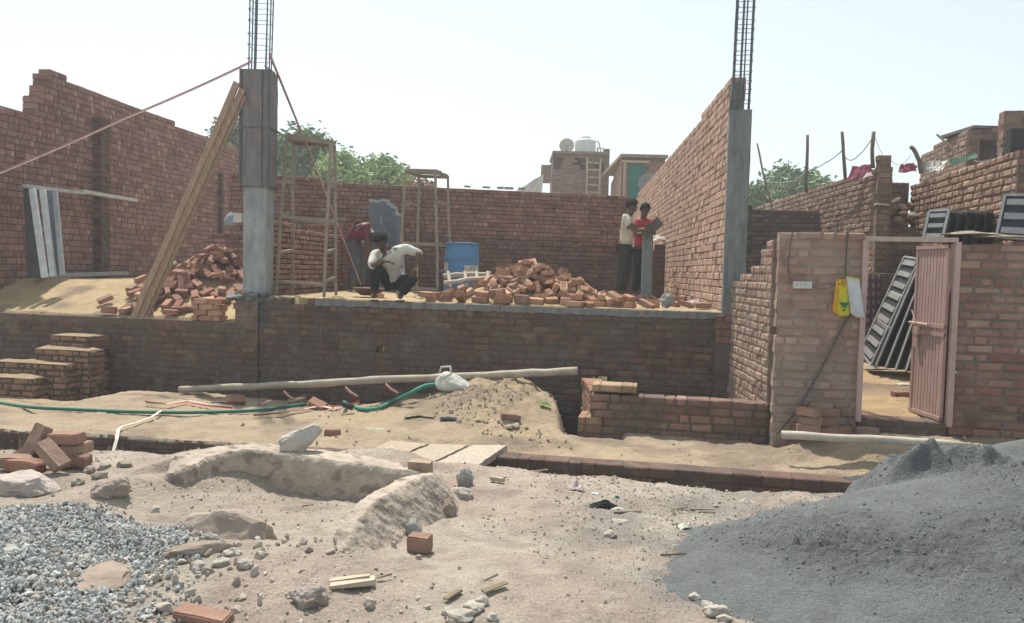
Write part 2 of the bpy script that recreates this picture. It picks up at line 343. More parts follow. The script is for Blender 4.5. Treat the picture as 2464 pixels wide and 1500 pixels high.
def brickwall(name, A, B, z0, top, th=0.23, ch=0.085, seed=1, pal=RED, mortar=(0.10, 0.075, 0.06), rec=0.02, gap=0.012, jit=0.008, ph=0.4,
              widths=(0.115, 0.232), hole=None, var=0.18, headpal=None, wob=0.003, c=0.008, rows=None, parent=None, wave=0.0, toprow=None, dirt=None, endj=0.0, miss=0.0, mtr=None):
    rec = max(rec, .009); jit = min(jit, rec * .75); rr = random.Random(seed); A = V(A[0], A[1]); B = V(B[0], B[1]); d = (B - A); L = d.length; d /= L; n = V(-d.y, d.x)
    if not callable(top): tz = top; top = lambda s: tz
    mb = MB(); zmax = max(top(L * i / 60) for i in range(61)); k = 0; z = z0
    while z < zmax - 0.3 * ch:
        h = ch
        rk = rows(k) if rows else (widths, ph)
        s = -rr.uniform(0, 0.2); run = None
        while s < L:
            hd = rr.random() < rk[1]; w = (rk[0][0] if hd else rk[0][1]) * rr.uniform(0.95, 1.05)
            if endj: s_a = max(s, -endj * rr.random()); s_b = min(s + w, L + endj * rr.random())
            else: s_a = max(s, 0); s_b = min(s + w, L)
            if L - (s + w) < 0.05: s_b = L; w = L - s + .01
            sm = (s_a + s_b) / 2; wz = wave * math.sin(sm * 1.3 + seed)
            ok = s_b - s_a > 0.03 and top(sm) >= z + 0.55 * h and not (hole and hole(sm, z + h / 2)) and not (miss and rr.random() < miss)
            if ok:
                pal_ = headpal if (headpal and hd) else pal
                col = bcol(rr, pal_, var)
                if dirt:
                    q = dirt(sm, z + h / 2); col = tuple(a * (1 - q[0]) + b * q[0] for a, b in zip(col, q[1]))
                t0 = rr.uniform(0, jit)
                if rr.random() < .05: t0 -= .012
                vs, fs = brick_verts(A, d, n, s_a + gap / 2, s_b - gap / 2, z + gap * .35 + wz, z + h - gap * .5 + wz, t0, th - rr.uniform(0, jit), c, rr, wob)
                mb.add(vs, fs, col)
                run = [s_a, s_b] if run is None else [run[0], s_b]
            if (not ok or s + w >= L) and run:
                a = A + d * (run[0] + rec * .5); b = A + d * (run[1] - rec * .5)
                mc = tuple(m * rr.uniform(.9, 1.1) for m in mortar)
                q0 = a + n * rec; q1 = b + n * rec; q2 = b + n * (th - rec); q3 = a + n * (th - rec)
                za, zb = z + wz, z + h + wz - (0.0 if top(sm) > z + 1.5 * h else gap)
                mb.add([(q0.x, q0.y, za), (q1.x, q1.y, za), (q2.x, q2.y, za), (q3.x, q3.y, za), (q0.x, q0.y, zb), (q1.x, q1.y, zb), (q2.x, q2.y, zb), (q3.x, q3.y, zb)],
                       [(0, 1, 5, 4), (1, 2, 6, 5), (2, 3, 7, 6), (3, 0, 4, 7), (4, 5, 6, 7)], mc)
                run = None
            s += w
        z += h; k += 1
    return mb.build(name, mtr or M_BRICK, parent)

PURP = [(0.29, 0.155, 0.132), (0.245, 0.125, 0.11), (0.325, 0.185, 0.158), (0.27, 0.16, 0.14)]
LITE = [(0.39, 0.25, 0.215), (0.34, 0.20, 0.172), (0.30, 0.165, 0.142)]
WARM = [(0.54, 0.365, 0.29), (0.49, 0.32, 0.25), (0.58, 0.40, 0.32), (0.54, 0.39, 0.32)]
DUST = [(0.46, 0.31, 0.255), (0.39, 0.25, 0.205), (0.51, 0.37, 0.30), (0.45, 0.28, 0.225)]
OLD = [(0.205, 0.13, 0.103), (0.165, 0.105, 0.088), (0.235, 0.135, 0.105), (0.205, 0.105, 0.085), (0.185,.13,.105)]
def interp(pts):
    def f(s):
        if s <= pts[0][0]: return pts[0][1]
        for (a, b), (c_, d_) in zip(pts, pts[1:]):
            if s <= c_: return b + (d_ - b) * (s - a) / (c_ - a + 1e-9)
        return pts[-1][1]
    return f
def step(pts):
    def f(s):
        r = pts[0][1]
        for a, b in pts:
            if s >= a: r = b
        return r
    return f

# left boundary wall, built in two stretches
yA, yM, yB = 11.8, 15.35, 25.0
pA = (LWX(yA), yA); pM = (LWX(yM), yM); pB = (LWX(yB), yB)
def slen(p, y): return (y - p[1]) * math.sqrt(1 + .01)
sJ = slen(pA, 14.25)
o = brickwall("brick_wall", pA, pB, 0.95, step([(0, 4.02), (sJ - .02, 4.15), (sJ + .10, 4.40), (sJ + .2, 4.62), (sJ + .32, 4.85), (sJ + .45, 4.98), (sJ + .98, 4.86), (sJ + 2.6, 4.80), (sJ + 5, 4.75), (sJ + 7, 4.67), (sJ + 9, 4.6)]),
          th=.24, ch=0.114, seed=3, pal=PURP, headpal=LITE, ph=.55, rec=.022, gap=.014, jit=.010, var=.11, mortar=(.10, .06, .052), wave=.01,
          rows=lambda k: ((.12, .24), [.75, .3, .6, .2][k % 4]), hole=lambda s, z: (abs(s - sJ - .33) < .05 and 4.83 < z < 4.95) or (abs(s - 6.9) < .09 and (int(z * 11) % 5 == 0) and z > 2.2))
tag(o, "tall purplish brick wall with a broken stepped top at the far left", "brick wall")
# pilaster on the wall, its shade put into the dark brick colours
yP = 16.0
brickwall("dark_strip", (LWX(yP) + .16, yP), (LWX(yP) + .17, yP + .36), 1.0, 4.35, th=.2, ch=.09, seed=5, pal=[(.17, .10, .09), (.145, .085, .078)], rec=.014, gap=.012, mortar=(.07, .05, .045), parent=o)
brickwall("dark_strip", (LWX(21.3) + .1, 21.3), (LWX(21.3) + .11, 21.45), 1.0, 3.9, th=.12, ch=.09, seed=5, pal=[(.17, .10, .09), (.145, .085, .078)], rec=.014, gap=.012, mortar=(.07, .05, .045), parent=o)  # thin strip standing in for a dark vertical line on the wall

# rear wall, upper and plinth
xl, xr = -5.6, 2.50
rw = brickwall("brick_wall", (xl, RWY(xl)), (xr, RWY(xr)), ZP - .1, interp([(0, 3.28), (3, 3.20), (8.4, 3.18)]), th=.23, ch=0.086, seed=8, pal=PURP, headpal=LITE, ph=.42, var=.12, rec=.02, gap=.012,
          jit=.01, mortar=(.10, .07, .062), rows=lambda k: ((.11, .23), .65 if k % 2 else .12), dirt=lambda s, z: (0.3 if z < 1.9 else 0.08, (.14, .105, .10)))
tag(rw, "long dark brick wall across the rear of the building plot", "brick wall")
xr2 = BWX(18.0)
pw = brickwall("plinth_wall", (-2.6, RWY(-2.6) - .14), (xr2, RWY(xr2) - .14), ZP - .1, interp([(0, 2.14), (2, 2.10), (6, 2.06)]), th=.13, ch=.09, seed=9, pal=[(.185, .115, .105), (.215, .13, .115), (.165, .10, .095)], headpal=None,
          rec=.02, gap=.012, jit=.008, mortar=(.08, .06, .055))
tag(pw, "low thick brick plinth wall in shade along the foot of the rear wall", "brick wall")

# sunlit wall on the right of the plot
bA, bB = (BWX(27), 27.0), (BWX(10.42), 10.42)
LB = math.dist(bA, bB)
def bhole(s, z):
    for cs, zz in ((LB - .55, 3.45), (LB - .75, 1.95), (LB - .5, 2.75), (LB - 3.3, 1.6)):
        if abs(s - cs) < .035 and abs(z - zz) < .07: return True
    for cs in (LB - 2.75, LB - 5.2, LB - 8.2):
        if abs(s - cs) < .035 and (z * 2.9) % 1 < .42: return True
    return abs(s - (LB - 2.45)) < .022 and z > 1.9 or abs(s - (LB - 9.6)) < .03 and z > 2.1
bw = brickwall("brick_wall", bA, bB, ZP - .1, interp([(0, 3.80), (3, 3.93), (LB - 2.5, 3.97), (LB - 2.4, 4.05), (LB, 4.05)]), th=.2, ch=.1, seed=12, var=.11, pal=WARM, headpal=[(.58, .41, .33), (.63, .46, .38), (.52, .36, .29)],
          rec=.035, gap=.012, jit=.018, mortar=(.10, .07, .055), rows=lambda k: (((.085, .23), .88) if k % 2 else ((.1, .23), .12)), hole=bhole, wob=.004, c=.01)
tag(bw, "long tall sunlit orange brick wall running back from the right concrete column", "brick wall")

# foundation wall (front), main stretch and the lower left stretch
def fp(x): return (x, fy(x))
mud = lambda s, z: (min(.85, max(0, .55 * (.35 - z))) , (.12, .10, .085))
xC = -3.62
FW = brickwall("foundation_wall", mtr=M_OLDB, A=fp(xC), B=fp(2.80), z0=-0.75, top=ZP - .045, th=.24, ch=.0895, seed=14, pal=OLD, headpal=None, ph=.35, rec=.013, gap=.012, jit=.010, mortar=(.125, .095, .08), wob=.006, c=.014,
          var=.3, miss=.004, dirt=lambda s, z: (min(.75, .08 + .45 * max(0, .45 - z)), (.105, .08, .066)))
tag(FW, "long weathered brick foundation wall under the raised floor with a grey mortar top", "foundation wall")
mb = MB(); rr = random.Random(4); NS = 90; a = V(*fp(xC + .85)); b = V(*fp(2.80)); dd = (b - a).normalized(); nn = V(-dd.y, dd.x); Lw = (b - a).length
for i in range(NS):
    s0 = Lw * i / NS; s1 = Lw * (i + 1) / NS
    if i == 0: zt = [ZP - .02 + rr.uniform(-.006, .006) for _ in range(NS + 1)]; fo = [rr.uniform(-.02, .004) for _ in range(NS + 1)]; zb_ = [ZP - .09 - rr.uniform(0, .025) for _ in range(NS + 1)]
    q = [a + dd * s0 + nn * fo[i], a + dd * s1 + nn * fo[i + 1], a + dd * s1 + nn * .22, a + dd * s0 + nn * .22]
    mb.add([(q[0].x, q[0].y, zb_[i]), (q[1].x, q[1].y, zb_[i + 1]), (q[1].x, q[1].y, zt[i + 1]), (q[0].x, q[0].y, zt[i]), (q[2].x, q[2].y, zt[i + 1]), (q[3].x, q[3].y, zt[i]),
            (q[2].x, q[2].y, zb_[i + 1] ), (q[3].x, q[3].y, zb_[i])],
           [(0, 1, 2, 3), (3, 2, 4, 5), (0, 7, 6, 1), (0, 3, 5, 7), (1, 6, 4, 2), (7, 5, 4, 6)], (.62, .62, .62))
mb.build("mortar_cap", M_CONC, FW)
LW2 = brickwall("foundation_wall", mtr=M_OLDB, A=fp(-9.2), B=fp(xC - .004), z0=-0.85, top=ZL - .10, th=.24, ch=.0895, seed=17, pal=OLD, rec=.013, gap=.012, jit=.010, mortar=(.12, .092, .077), wob=.006, c=.014,
          var=.3, dirt=lambda s, z: (min(.75, .12 + .5 * max(0, .3 - z)), (.10, .078, .065)))
tag(LW2, "lower brick retaining wall on the left behind the brick steps", "retaining wall")
brickwall("coping", mtr=M_OLDB, A=fp(-9.2), B=fp(xC - .3), z0=ZL - .101, top=ZL + .01, th=.23, ch=.11, seed=18, pal=OLD, widths=(.2, .235), rec=.01, gap=.01, mortar=(.2, .17, .14), parent=LW2, dirt=lambda s, z: (.35, (.2, .17, .15)))

# pier under the left column
def oriented(u, y): p = PY(u, 700, y); return V(p.x, p.y)
# street wall with the door
gA = V(2.66, GWY(2.66)); xs_ = lambda u, v=800: PL(u, v, (2.66, GWY(2.66)), (6, GWY(6)))
dl = xs_(2072); dr = xs_(2292)
L1 = (V(dl.x, dl.y) - gA).length
GW = brickwall("street_wall", mtr=M_PIER, A=gA, B=(dl.x, dl.y), z0=-0.4, top=interp([(0, 1.985), (.3, 1.97), (1, 1.94)]), th=.24, ch=.0875, seed=21, pal=DUST, ph=.3, rec=.014, gap=.014, jit=.011, mortar=(.33, .26, .215), wob=.007, c=.014, endj=.012, var=.25,
               dirt=lambda s, z: (.16 + .16 * math.sin(z * 7 + s * 5), (.38, .31, .27)))
tag(GW, "dusty mud mortar brick pillar with bags hanging left of the doorway", "brick pillar")
GR = brickwall("street_wall", mtr=M_REDW, A=(dr.x, dr.y), B=(8.6, GWY(8.6)), z0=-0.4, top=1.90, th=.24, ch=.081, seed=22, pal=[(.40, .235, .185), (.34, .19, .15), (.31, .155, .125), (.42, .27, .215)], ph=.32, rec=.012, gap=.012, jit=.009, var=.25, mortar=(.22, .175, .15), wob=.006, c=.014,
               dirt=lambda s, z: ((.2, (.33, .255, .215)) if z > .65 + .15 * math.sin(s * 3) else (.3, (.20, .10, .085))))
tag(GR, "brick street wall right of the pink door, darker red at its foot", "street wall")
SW = brickwall("side_wall", mtr=M_PIER, A=(XSIDE(11.5), 11.5), B=(2.66, GWY(2.66) + .235), z0=-0.5, top=lambda s, L=3.2: 1.98 if s > 3.13 else 1.90 if s > 2.95 else 1.80 if s > 2.75 else 1.66 if s > 2.3 else 1.52 if s > 1.7 else 1.45, th=.24, ch=.0885, seed=23, pal=DUST,
               ph=.55, rec=.014, gap=.014, jit=.012, mortar=(.27, .215, .175), wob=.007, c=.014, dirt=lambda s, z: (.3, (.33, .26, .2)))
tag(SW, "stepped side wall running back from the brick pillar in half light", "side wall")
SL = brickwall("door_sill", mtr=M_OLDB, A=(dl.x, dl.y), B=(dr.x, dr.y), z0=-0.4, top=.115, th=.24, ch=.0895, seed=24, pal=[(.22, .12, .1), (.25, .14, .11)], rec=.008, gap=.012, jit=.01, mortar=(.17, .13, .11), c=.012)
tag(SL, "low brick sill under the open doorway", "sill")

# low brick box in front of the foundation wall
def bxy(x): return 8.28 - .205 * (x - 2.62)
BX = brickwall("low_brick_wall", mtr=M_OLDB, A=(.87, bxy(.87)), B=(2.69, bxy(2.69)), z0=-0.42, top=.215, th=.23, ch=.0885, seed=26, pal=[(.33, .20, .15), (.27, .16, .125), (.38, .235, .18)], ph=.35, rec=.016, gap=.018, jit=.016, mortar=(.16, .125, .10), wob=.006, c=.012,
               dirt=lambda s, z: (.05 + max(0, .9 * (-z)), (.2, .15, .12)))
tag(BX, "low new brick box wall standing before the shaded foundation wall", "low wall")
brickwall("return_wall", mtr=M_OLDB, A=(.89, bxy(.9) + 1.3), B=(.89, bxy(.87) + .235), z0=-0.42, top=.215, th=.23, ch=.0885, seed=27, pal=[(.40, .24, .17), (.37, .21, .15)], rec=.007, gap=.01, mortar=(.24, .185, .145), parent=BX)
brickwall("raised_course", (.885, bxy(.885) + .02), (1.36, bxy(1.36) + .03), .217, .30, th=.3, ch=.083, seed=28, pal=[(.46, .32, .22), (.42, .28, .19)], rec=.007, gap=.01, mortar=(.24, .185, .145), parent=BX, widths=(.11, .235))
brickwall("footing", mtr=M_OLDB, A=(.74, bxy(.74) - .02), B=(1.0, bxy(1.0) - .02), z0=-0.5, top=-.08, th=.4, ch=.0885, seed=29, pal=[(.36, .25, .15), (.33, .2, .14)], rec=.007, gap=.01, mortar=(.2, .15, .12), parent=BX)

# trench lining
def ybf(x): return float(yb(np.array(x)))
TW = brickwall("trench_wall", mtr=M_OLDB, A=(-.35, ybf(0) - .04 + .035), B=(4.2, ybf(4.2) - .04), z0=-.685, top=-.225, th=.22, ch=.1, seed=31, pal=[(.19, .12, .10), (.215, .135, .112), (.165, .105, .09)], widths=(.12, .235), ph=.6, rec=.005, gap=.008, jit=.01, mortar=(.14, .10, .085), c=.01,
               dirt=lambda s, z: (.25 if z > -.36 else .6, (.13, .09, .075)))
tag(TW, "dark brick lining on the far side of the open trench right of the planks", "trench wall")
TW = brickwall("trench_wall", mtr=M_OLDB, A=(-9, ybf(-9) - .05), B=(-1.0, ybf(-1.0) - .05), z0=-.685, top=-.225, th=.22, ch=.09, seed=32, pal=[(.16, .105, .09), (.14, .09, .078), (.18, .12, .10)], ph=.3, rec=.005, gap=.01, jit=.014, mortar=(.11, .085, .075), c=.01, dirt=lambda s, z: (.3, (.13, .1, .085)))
tag(TW, "crumbling dark brick lining of the trench left of the planks", "trench wall")
# ------------------------------------------------------------------ brick steps on the left
ST = thing("brick_steps", "worn brick steps dusted with sand, climbing beside the lower retaining wall at far left", "steps", (0, 0, 0))
STP = [(.30, .17, .12), (.36, .21, .15), (.28, .17, .12)]
for i, (x0, x1, off, dp, zt) in enumerate([(-6.72, -6.1, .46, .5, .40), (-6.80, -5.93, .72, .34, .225), (-7.3, -6.15, .98, .34, .05), (-7.9, -6.46, 1.28, .4, -.12)]):
    nc = int((zt + .55) / .0875) + 1
    brickwall("step", (x0, fy(x0) - off), (x1, fy(x1) - off), zt - .0875 * nc, zt, th=dp, ch=.0875, seed=60 + i, pal=STP, rec=.02, gap=.018, jit=.02, wob=.008, c=.02, mortar=(.10, .08, .065), parent=ST,
              dirt=lambda s, z: (.15, (.29, .205, .135)))
    brickwall("step_side", (x1 + .035, fy(x1) - off + .02), (x1 + .036, fy(x1) - off + dp - .01), zt - .0875 * nc, zt - .01, th=.1, ch=.0875, seed=70 + i, pal=STP, ph=.6, rec=.02, gap=.018, jit=.02, wob=.008, c=.02, mortar=(.10, .08, .065), parent=ST,
              dirt=lambda s, z: (.15, (.25, .18, .12)))
    xs = np.linspace(x0 + .015, x1 + .01, 40); ts = np.linspace(0, 1, 16); X, T = np.meshgrid(xs, ts); Y = fy(X) - off + .012 + T * (dp - .02); Y[0] += .02 * fbm(X[0], X[0], 6, 5, 3)
    e = np.minimum(1, np.minimum(T * 4, 1)) * np.minimum(1, (X - x0) * 12) * np.minimum(1, (x1 + .02 - X) * 12)
    Z = zt - .006 + .004 + .035 * np.clip(fbm(X, Y, 3, 7 + i, 4) + .35, 0, 1) * e
    k = np.arange(15)[:, None] * 40 + np.arange(39)[None]
    me = npmesh("sand_layer", np.stack([X, Y, Z], -1).reshape(-1, 3), np.stack([k, k + 1, k + 41, k + 40], -1).reshape(-1, 4), M_GROUND, np.tile([.38, .285, .185], (640, 1)), True)
    link(bpy.data.objects.new("sand_layer", me), ST)

# ------------------------------------------------------------------ other masonry in the plot
o = brickwall("stacked_bricks", (-3.62, 12.2), (-3.27, 15.4), ZP - .02, interp([(0, 2.20), (1.2, 2.12), (3.3, 2.06)]), th=.35, ch=.082, seed=41, pal=[(.36, .2, .15), (.33, .18, .135), (.40, .235, .175)], headpal=[(.42, .27, .21), (.38, .23, .17)],
              rows=lambda k: (((.075, .225), .9) if k % 3 == 1 else ((.1, .23), .5)), rec=.05, gap=.02, jit=.03, mortar=(.06, .04, .035), wob=.005, c=.01)
tag(o, "dry stacked wall of light bricks behind the first wooden scaffold", "brick stack")
brickwall("end_pier", (-4.0 + .02, 15.5), (-3.25, 15.38), ZP - .02, 2.33, th=.3, ch=.085, seed=42, pal=[(.33, .17, .13), (.3, .15, .12)], rec=.02, gap=.014, mortar=(.08, .06, .05), parent=o)
o = brickwall("low_wall", (PY(485, 600, 15).x, 15), (PY(585, 600, 14.9).x, 14.9), ZP - .1, lambda s: 1.98 if s < .12 else 2.06 if s < .42 else 1.82, th=.23, ch=.085, seed=43, pal=PURP, rec=.015, gap=.012, mortar=(.07, .05, .045))
tag(o, "short dark stepped brick wall behind the left brick heap", "low wall")

# ------------------------------------------------------------------ concrete columns with rebar
def cage(parent, cx, cy, z0, z1, w, d, rot, n=4, r=.010, bundle=None, dz=.165, lean=(0, 0)):
    rm = Matrix.Rotation(rot, 3, 'Z'); col = (.13, .15, .18)
    pos = [(-w / 2, -d / 2), (w / 2, -d / 2), (-w / 2, d / 2), (w / 2, d / 2), (-w * .12, -d / 2), (w * .16, d / 2), (-w / 2, 0), (w / 2, 0.02)]
    for i, (x, y) in enumerate(pos):
        p0 = V(cx, cy, z0) + rm @ V(x, y, 0); p1 = V(cx + lean[0], cy + lean[1], z1) + rm @ V(x, y, 0); mb = MB()
        mid = (p0 + p1) / 2 + V(R.uniform(-.008, .008), R.uniform(-.008, .008), 0)
        mb.tube([p0, mid, p1], r * (1.5 if i == 4 else 1), 6, col); mb.build("rebar", M_STEEL, parent)
    z = z0 + .06; k = 0
    while z < z1:
        f = (z - z0) / (z1 - z0); c = V(cx + lean[0] * f, cy + lean[1] * f, z); e = .015
        q = [c + rm @ V(sx * (w / 2 + e), sy * (d / 2 + e), R.uniform(-.012, .012)) for sx, sy in ((-1, -1), (1, -1), (1, 1), (-1, 1))]
        mb = MB(); mb.tube(q + [q[0], q[0] + (q[1] - q[0]).normalized() * .04 + V(0, 0, .02)], .0045, 5, col)
        mb.rock(q[0], .012, k, 1, .2, col=col); mb.build("stirrup", M_STEEL, parent); z += dz * R.uniform(.85, 1.15); k += 1

CL = thing("concrete_column", "left concrete column still in dark steel formwork with rebar rising from its top", "column", (0, 0, 0))
yc = 11.62; c0 = PY(613, 700, yc); cx, cy = c0.x, c0.y + .15
def cbox(name, m, x, y, w, d, z0, z1, rot, parent, col=ONE, sub=1, jit=.004, ch=.012):
    """shaft with chamfered arrises, cut into lifts"""
    mb = MB(); rm = Matrix.Rotation(rot, 3, 'Z'); nz = max(2, int((z1 - z0) / .12)); ring = [(-w/2+ch, -d/2), (w/2-ch, -d/2), (w/2, -d/2+ch), (w/2, d/2-ch), (w/2-ch, d/2), (-w/2+ch, d/2), (-w/2, d/2-ch), (-w/2, -d/2+ch)]
    vs = []
    for i in range(nz + 1):
        z = z0 + (z1 - z0) * i / nz
        for a, b in ring: vs.append(V(x, y, z) + rm @ V(a + R.uniform(-jit, jit), b + R.uniform(-jit, jit), 0))
    fs = [(i * 8 + k, i * 8 + (k + 1) % 8, (i + 1) * 8 + (k + 1) % 8, (i + 1) * 8 + k) for i in range(nz) for k in range(8)] + [tuple(range(8))[::-1], tuple(nz * 8 + k for k in range(8))]
    mb.add(vs, fs, col); return mb.build(name, m, parent)
rotL = -.03
cbox("shaft", M_CONC, cx, cy, .34, .34, 1.07, 2.66, rotL, CL, (1.0, 1.05, 1.07))
f = cbox("formwork", M_CONC, cx + .005, cy, .40, .40, 2.62, 4.27, rotL, CL, (.62, .56, .56), ch=.02)
rm = Matrix.Rotation(rotL, 3, 'Z')
mb = MB()
for z in (2.615, 3.45): 
    mb.box(V(cx + .01, cy, z) , (.43, .43, .022), rm, (.42, .4, .4), .004)
for sx in (-1, 1): mb.box(V(cx, cy, 3.44) + rm @ V(sx * .205, -.205, 0), (.03, .03, 1.66), rm, (.4, .38, .38), .003)
mb.box(V(cx, cy, 3.44) + rm @ V(.11, -.209, 0), (.012, .012, 1.64), rm, (.28, .27, .28), .001)
mb.box(V(cx + .2, cy - .2, 4.27), (.16, .06, .02), Matrix.Rotation(.6, 3, 'Y'), (.42, .4, .4))
mb.build("formwork_rib", M_CONC, CL)
cage(CL, cx + .0, cy, 4.2, 6.3, .25, .22, rotL, lean=(.03, 0))
# wet streaks run down the shaft as thin cement tongues
brickwall("brick_pier", (cx - .26, fy(cx - .26) - .015), (cx + .10, fy(cx + .1) - .015), .56, 1.07, th=.33, ch=.0895, seed=81, pal=[(.24, .16, .13), (.2, .13, .11), (.28, .19, .15)], dirt=lambda s, z: (.45 if z > .9 else .2, (.2, .19, .18)), rec=.01, gap=.014, jit=.02, wob=.005, mortar=(.17, .16, .15), parent=CL)
mb = MB()
for i in range(26):
    a = i / 26
    mb.rock((cx - .3 + .62 * R.random(), fy(cx) - .03 + R.uniform(-.02, .22), 1.04 + R.uniform(-.05, .04)), R.uniform(.05, .1), i, 2, .5, (1, 1, .55), (.55, .56, .56))
for i in range(20): mb.rock((cx + .17 + R.uniform(-.03, .03), fy(cx + .17) + .02, 1.0 - i * .022), R.uniform(.035, .06), i + 50, 2, .5, (.8, .5, 1), (.28, .3, .31))
mb.build("mortar_base", M_CONC, CL)

CR = thing("concrete_column", "right grey concrete column at the end of the sunlit wall with bare rebar above", "column", (0, 0, 0))
rotR = -.2; p = PY(1758, 745, 10.2); rx, ry = p.x + .03, p.y + .02
cbox("shaft", M_CONC, rx, ry, .27, .25, .98, 3.57, rotR, CR, (.58, .61, .63))
cbox("neck", M_CONC, rx - .045, ry + .06, .15, .13, 3.5, 3.92, rotR, CR, (.55, .54, .52), jit=.018)
cage(CR, rx + .0, ry + .0, 3.5, 5.9, .2, .16, rotR, lean=(.03, 0), dz=.13)
brickwall("brick_pier", (rx - .24, fy(rx - .24) - .10), (rx + .0, fy(rx) - .10), -.6, 1.0, th=.24, ch=.0895, seed=83, pal=[(.30, .17, .13), (.26, .15, .12), (.22, .15, .13)], dirt=lambda s, z: (.8 if z < .65 else .1, (.13, .115, .105)), rec=.01, gap=.012, jit=.014, mortar=(.15, .13, .12), parent=CR)
mb = MB()
for i in range(60): mb.rock((rx + .05 + R.uniform(-.06, .1), fy(rx) - .03 + R.uniform(-.03, .05), 1.0 - i * .027), R.uniform(.05, .09), i + 150, 2, .4, (1, .5, 1.2), (.30, .33, .36))
mb.build("mortar_drip", M_CONC, CR)
RS = thing("rebar_stub", "rusty rebar ends jutting from the wall foot under the right column", "rebar", (0, 0, 0))
for (a, b, c_, d_) in ((1762, 856, 1828, 882), (1775, 868, 1815, 887), (1800, 858, 1838, 873)):
    MB().tube([PY(a, b, 9.8), PY(c_, d_, 9.0)], .009, 6, (.34, .22, .18)).build("rebar", M_STEEL, RS)
for u in (1775, 1792, 1812): MB().tube([PY(u, 858 + (u - 1775) * .35, 9.7 - (u - 1775) * .014), PY(u + 8, 885 + (u - 1775) * .1, 9.6 - (u - 1775) * .014)], .005, 5, (.34, .22, .18)).build("tie", M_STEEL, RS)

# ------------------------------------------------------------------ timber: prop, scaffolds, poles, planks
WP = thing("wooden_prop", "three dusty planks leaning as a prop against the left concrete column", "timber prop", (0, 0, 0))
tp = PY(578, 205, cy - .28); 
for k, (ub, vb, ut, off) in enumerate(((322, 763, 570, 0), (338, 766, 583, .035), (352, 758, 586, .07))):
    p0 = PY(ub, vb, 11.72 + off); p0.z = max(p0.z, ZL + .02); p1 = PY(ut, 200 + 16 * k, cy - .3 + off)
    mb = MB(); n_ = 8; pr = [p0 + (p1 - p0) * i / n_ + V(R.uniform(-.006, .006), 0, 0) for i in range(n_ + 1)]
    for a, b in zip(pr, pr[1:]): mb.bar(a, b + (b - a) * .02, .088, .035, (0, -1, .3), (1.15, 1.1, 1.05), .003)
    mb.build("plank", M_WOOD, WP)
MB().bar(PY(548, 237, cy - .25), PY(566, 243, cy - .25), .05, .05, col=(.8, .8, .8)).build("cleat", M_WOOD, WP)

def scaffold(label, legs_top, legs_bot, rungs, deckn=6):
    t = thing("scaffold", label, "scaffold", (0, 0, 0), None); W = .040
    P = lambda i, f: legs_bot[i] + (legs_top[i] - legs_bot[i]) * f
    for i in range(4):
        mb = MB(); q = [P(i, k / 6) + V(R.uniform(-.008, .008), R.uniform(-.008, .008), 0) for k in range(7)]; q[0] = P(i, 0); q[-1] = P(i, 1)
        for a, b in zip(q, q[1:]): mb.bar(a, b + (b - a) * .02, W, W, (0, 1, 0), (.62, .60, .58), .002)
        mb.build("leg", M_POLE, t)
    for (i, j, f1, f2) in rungs:
        MB().bar(P(i, f1) + V(0, -.03, 0), P(j, f2) + V(0, -.03, 0),   .028, .042, col=(.58, .56, .54), jit=.003).build("rung", M_POLE, t)
    for (i, j) in ((0, 1), (1, 2), (2, 3), (3, 0)): MB().bar(P(i, 1), P(j, 1), .038, .05, col=(.54, .52, .50), jit=.003).build("top_rail", M_POLE, t)
    for k in range(deckn):
        f = (k + .5) / deckn; a = P(0, 1) * (1 - f) + P(3, 1) * f; b = P(1, 1) * (1 - f) + P(2, 1) * f
        MB().bar(a + V(0, 0, .035), b + V(0, 0, .035), .055 + .03 * (k % 2), .02, col=(.62, .55, .47), jit=.006).build("deck_board", M_POLE, t)
    return t
g1 = lambda u, y: PZ(u, 0, ZP) if False else V(PY(u, 705, y).x, y, ZP + .0)
scaffold("taller rough timber scaffold tower standing before the dry stacked bricks",
         [PY(690, 330, 11.9), PY(796, 345, 11.7), PY(805, 352, 12.5), PY(707, 345, 12.7)], [g1(664, 11.9), g1(780, 11.7), g1(809, 12.5), g1(704, 12.7)],
         [(0, 1, .09, .08), (0, 1, .50, .50), (1, 2, .10, .12), (1, 2, .29, .31), (1, 2, .5, .5), (1, 2, .74, .72), (0, 3, .72, .74), (0, 3, .27, .29), (3, 2, .5, .48), (0, 3, .52, .5)])
scaffold("smaller rough timber scaffold tower beside the blue drum",
         [PY(976, 412, 13.2), PY(1048, 413, 13.0), PY(1078, 427, 14.0), PY(1008, 424, 14.2)], [g1(957, 13.2), g1(1054, 13.0), g1(1085, 14.0), g1(1003, 14.2)],
         [(0, 1, .42, .42), (1, 2, .43, .42), (1, 2, .76, .77), (1, 2, .2, .21), (0, 3, .76, .75), (0, 3, .43, .42), (3, 2, .42, .42), (0, 1, .06, .06)], 4)

def pole(label, pts, r, name="wooden_pole", cat="pole", m=M_POLE, col=(1, 1, 1), group=None):
    pts = [V(*p) for p in pts]; out = []
    for a, b in zip(pts, pts[1:]):
        n_ = max(2, int((b - a).length / .18))
        for i in range(n_): out.append(a + (b - a) * i / n_)
    out.append(pts[-1]); k = r * .16; out = [p + V(R.uniform(-k, k), R.uniform(-k, k), R.uniform(-k, k)) for p in out]
    mb = MB(); mb.smooth = True; mb.tube(out, [r * R.uniform(.9, 1.08) * (1 - .12 * i / len(out)) for i in range(len(out))], 9, col); o = mb.build(name, m)
    return tag(o, label, cat, group)
pa = PY(432, 966, 10.25); pb = PY(1388, 893, 9.55); pa.z = gz(pa.x, pa.y) + .05
pole("long grey wooden pole lying across the sand mound before the foundation wall", [pb, pb + (pa - pb) * .5, pa], .05, col=(.85, .82, .78))
pa = PY(1882, 1047, 7.35); pb = PY(2330, 1073, 6.75)
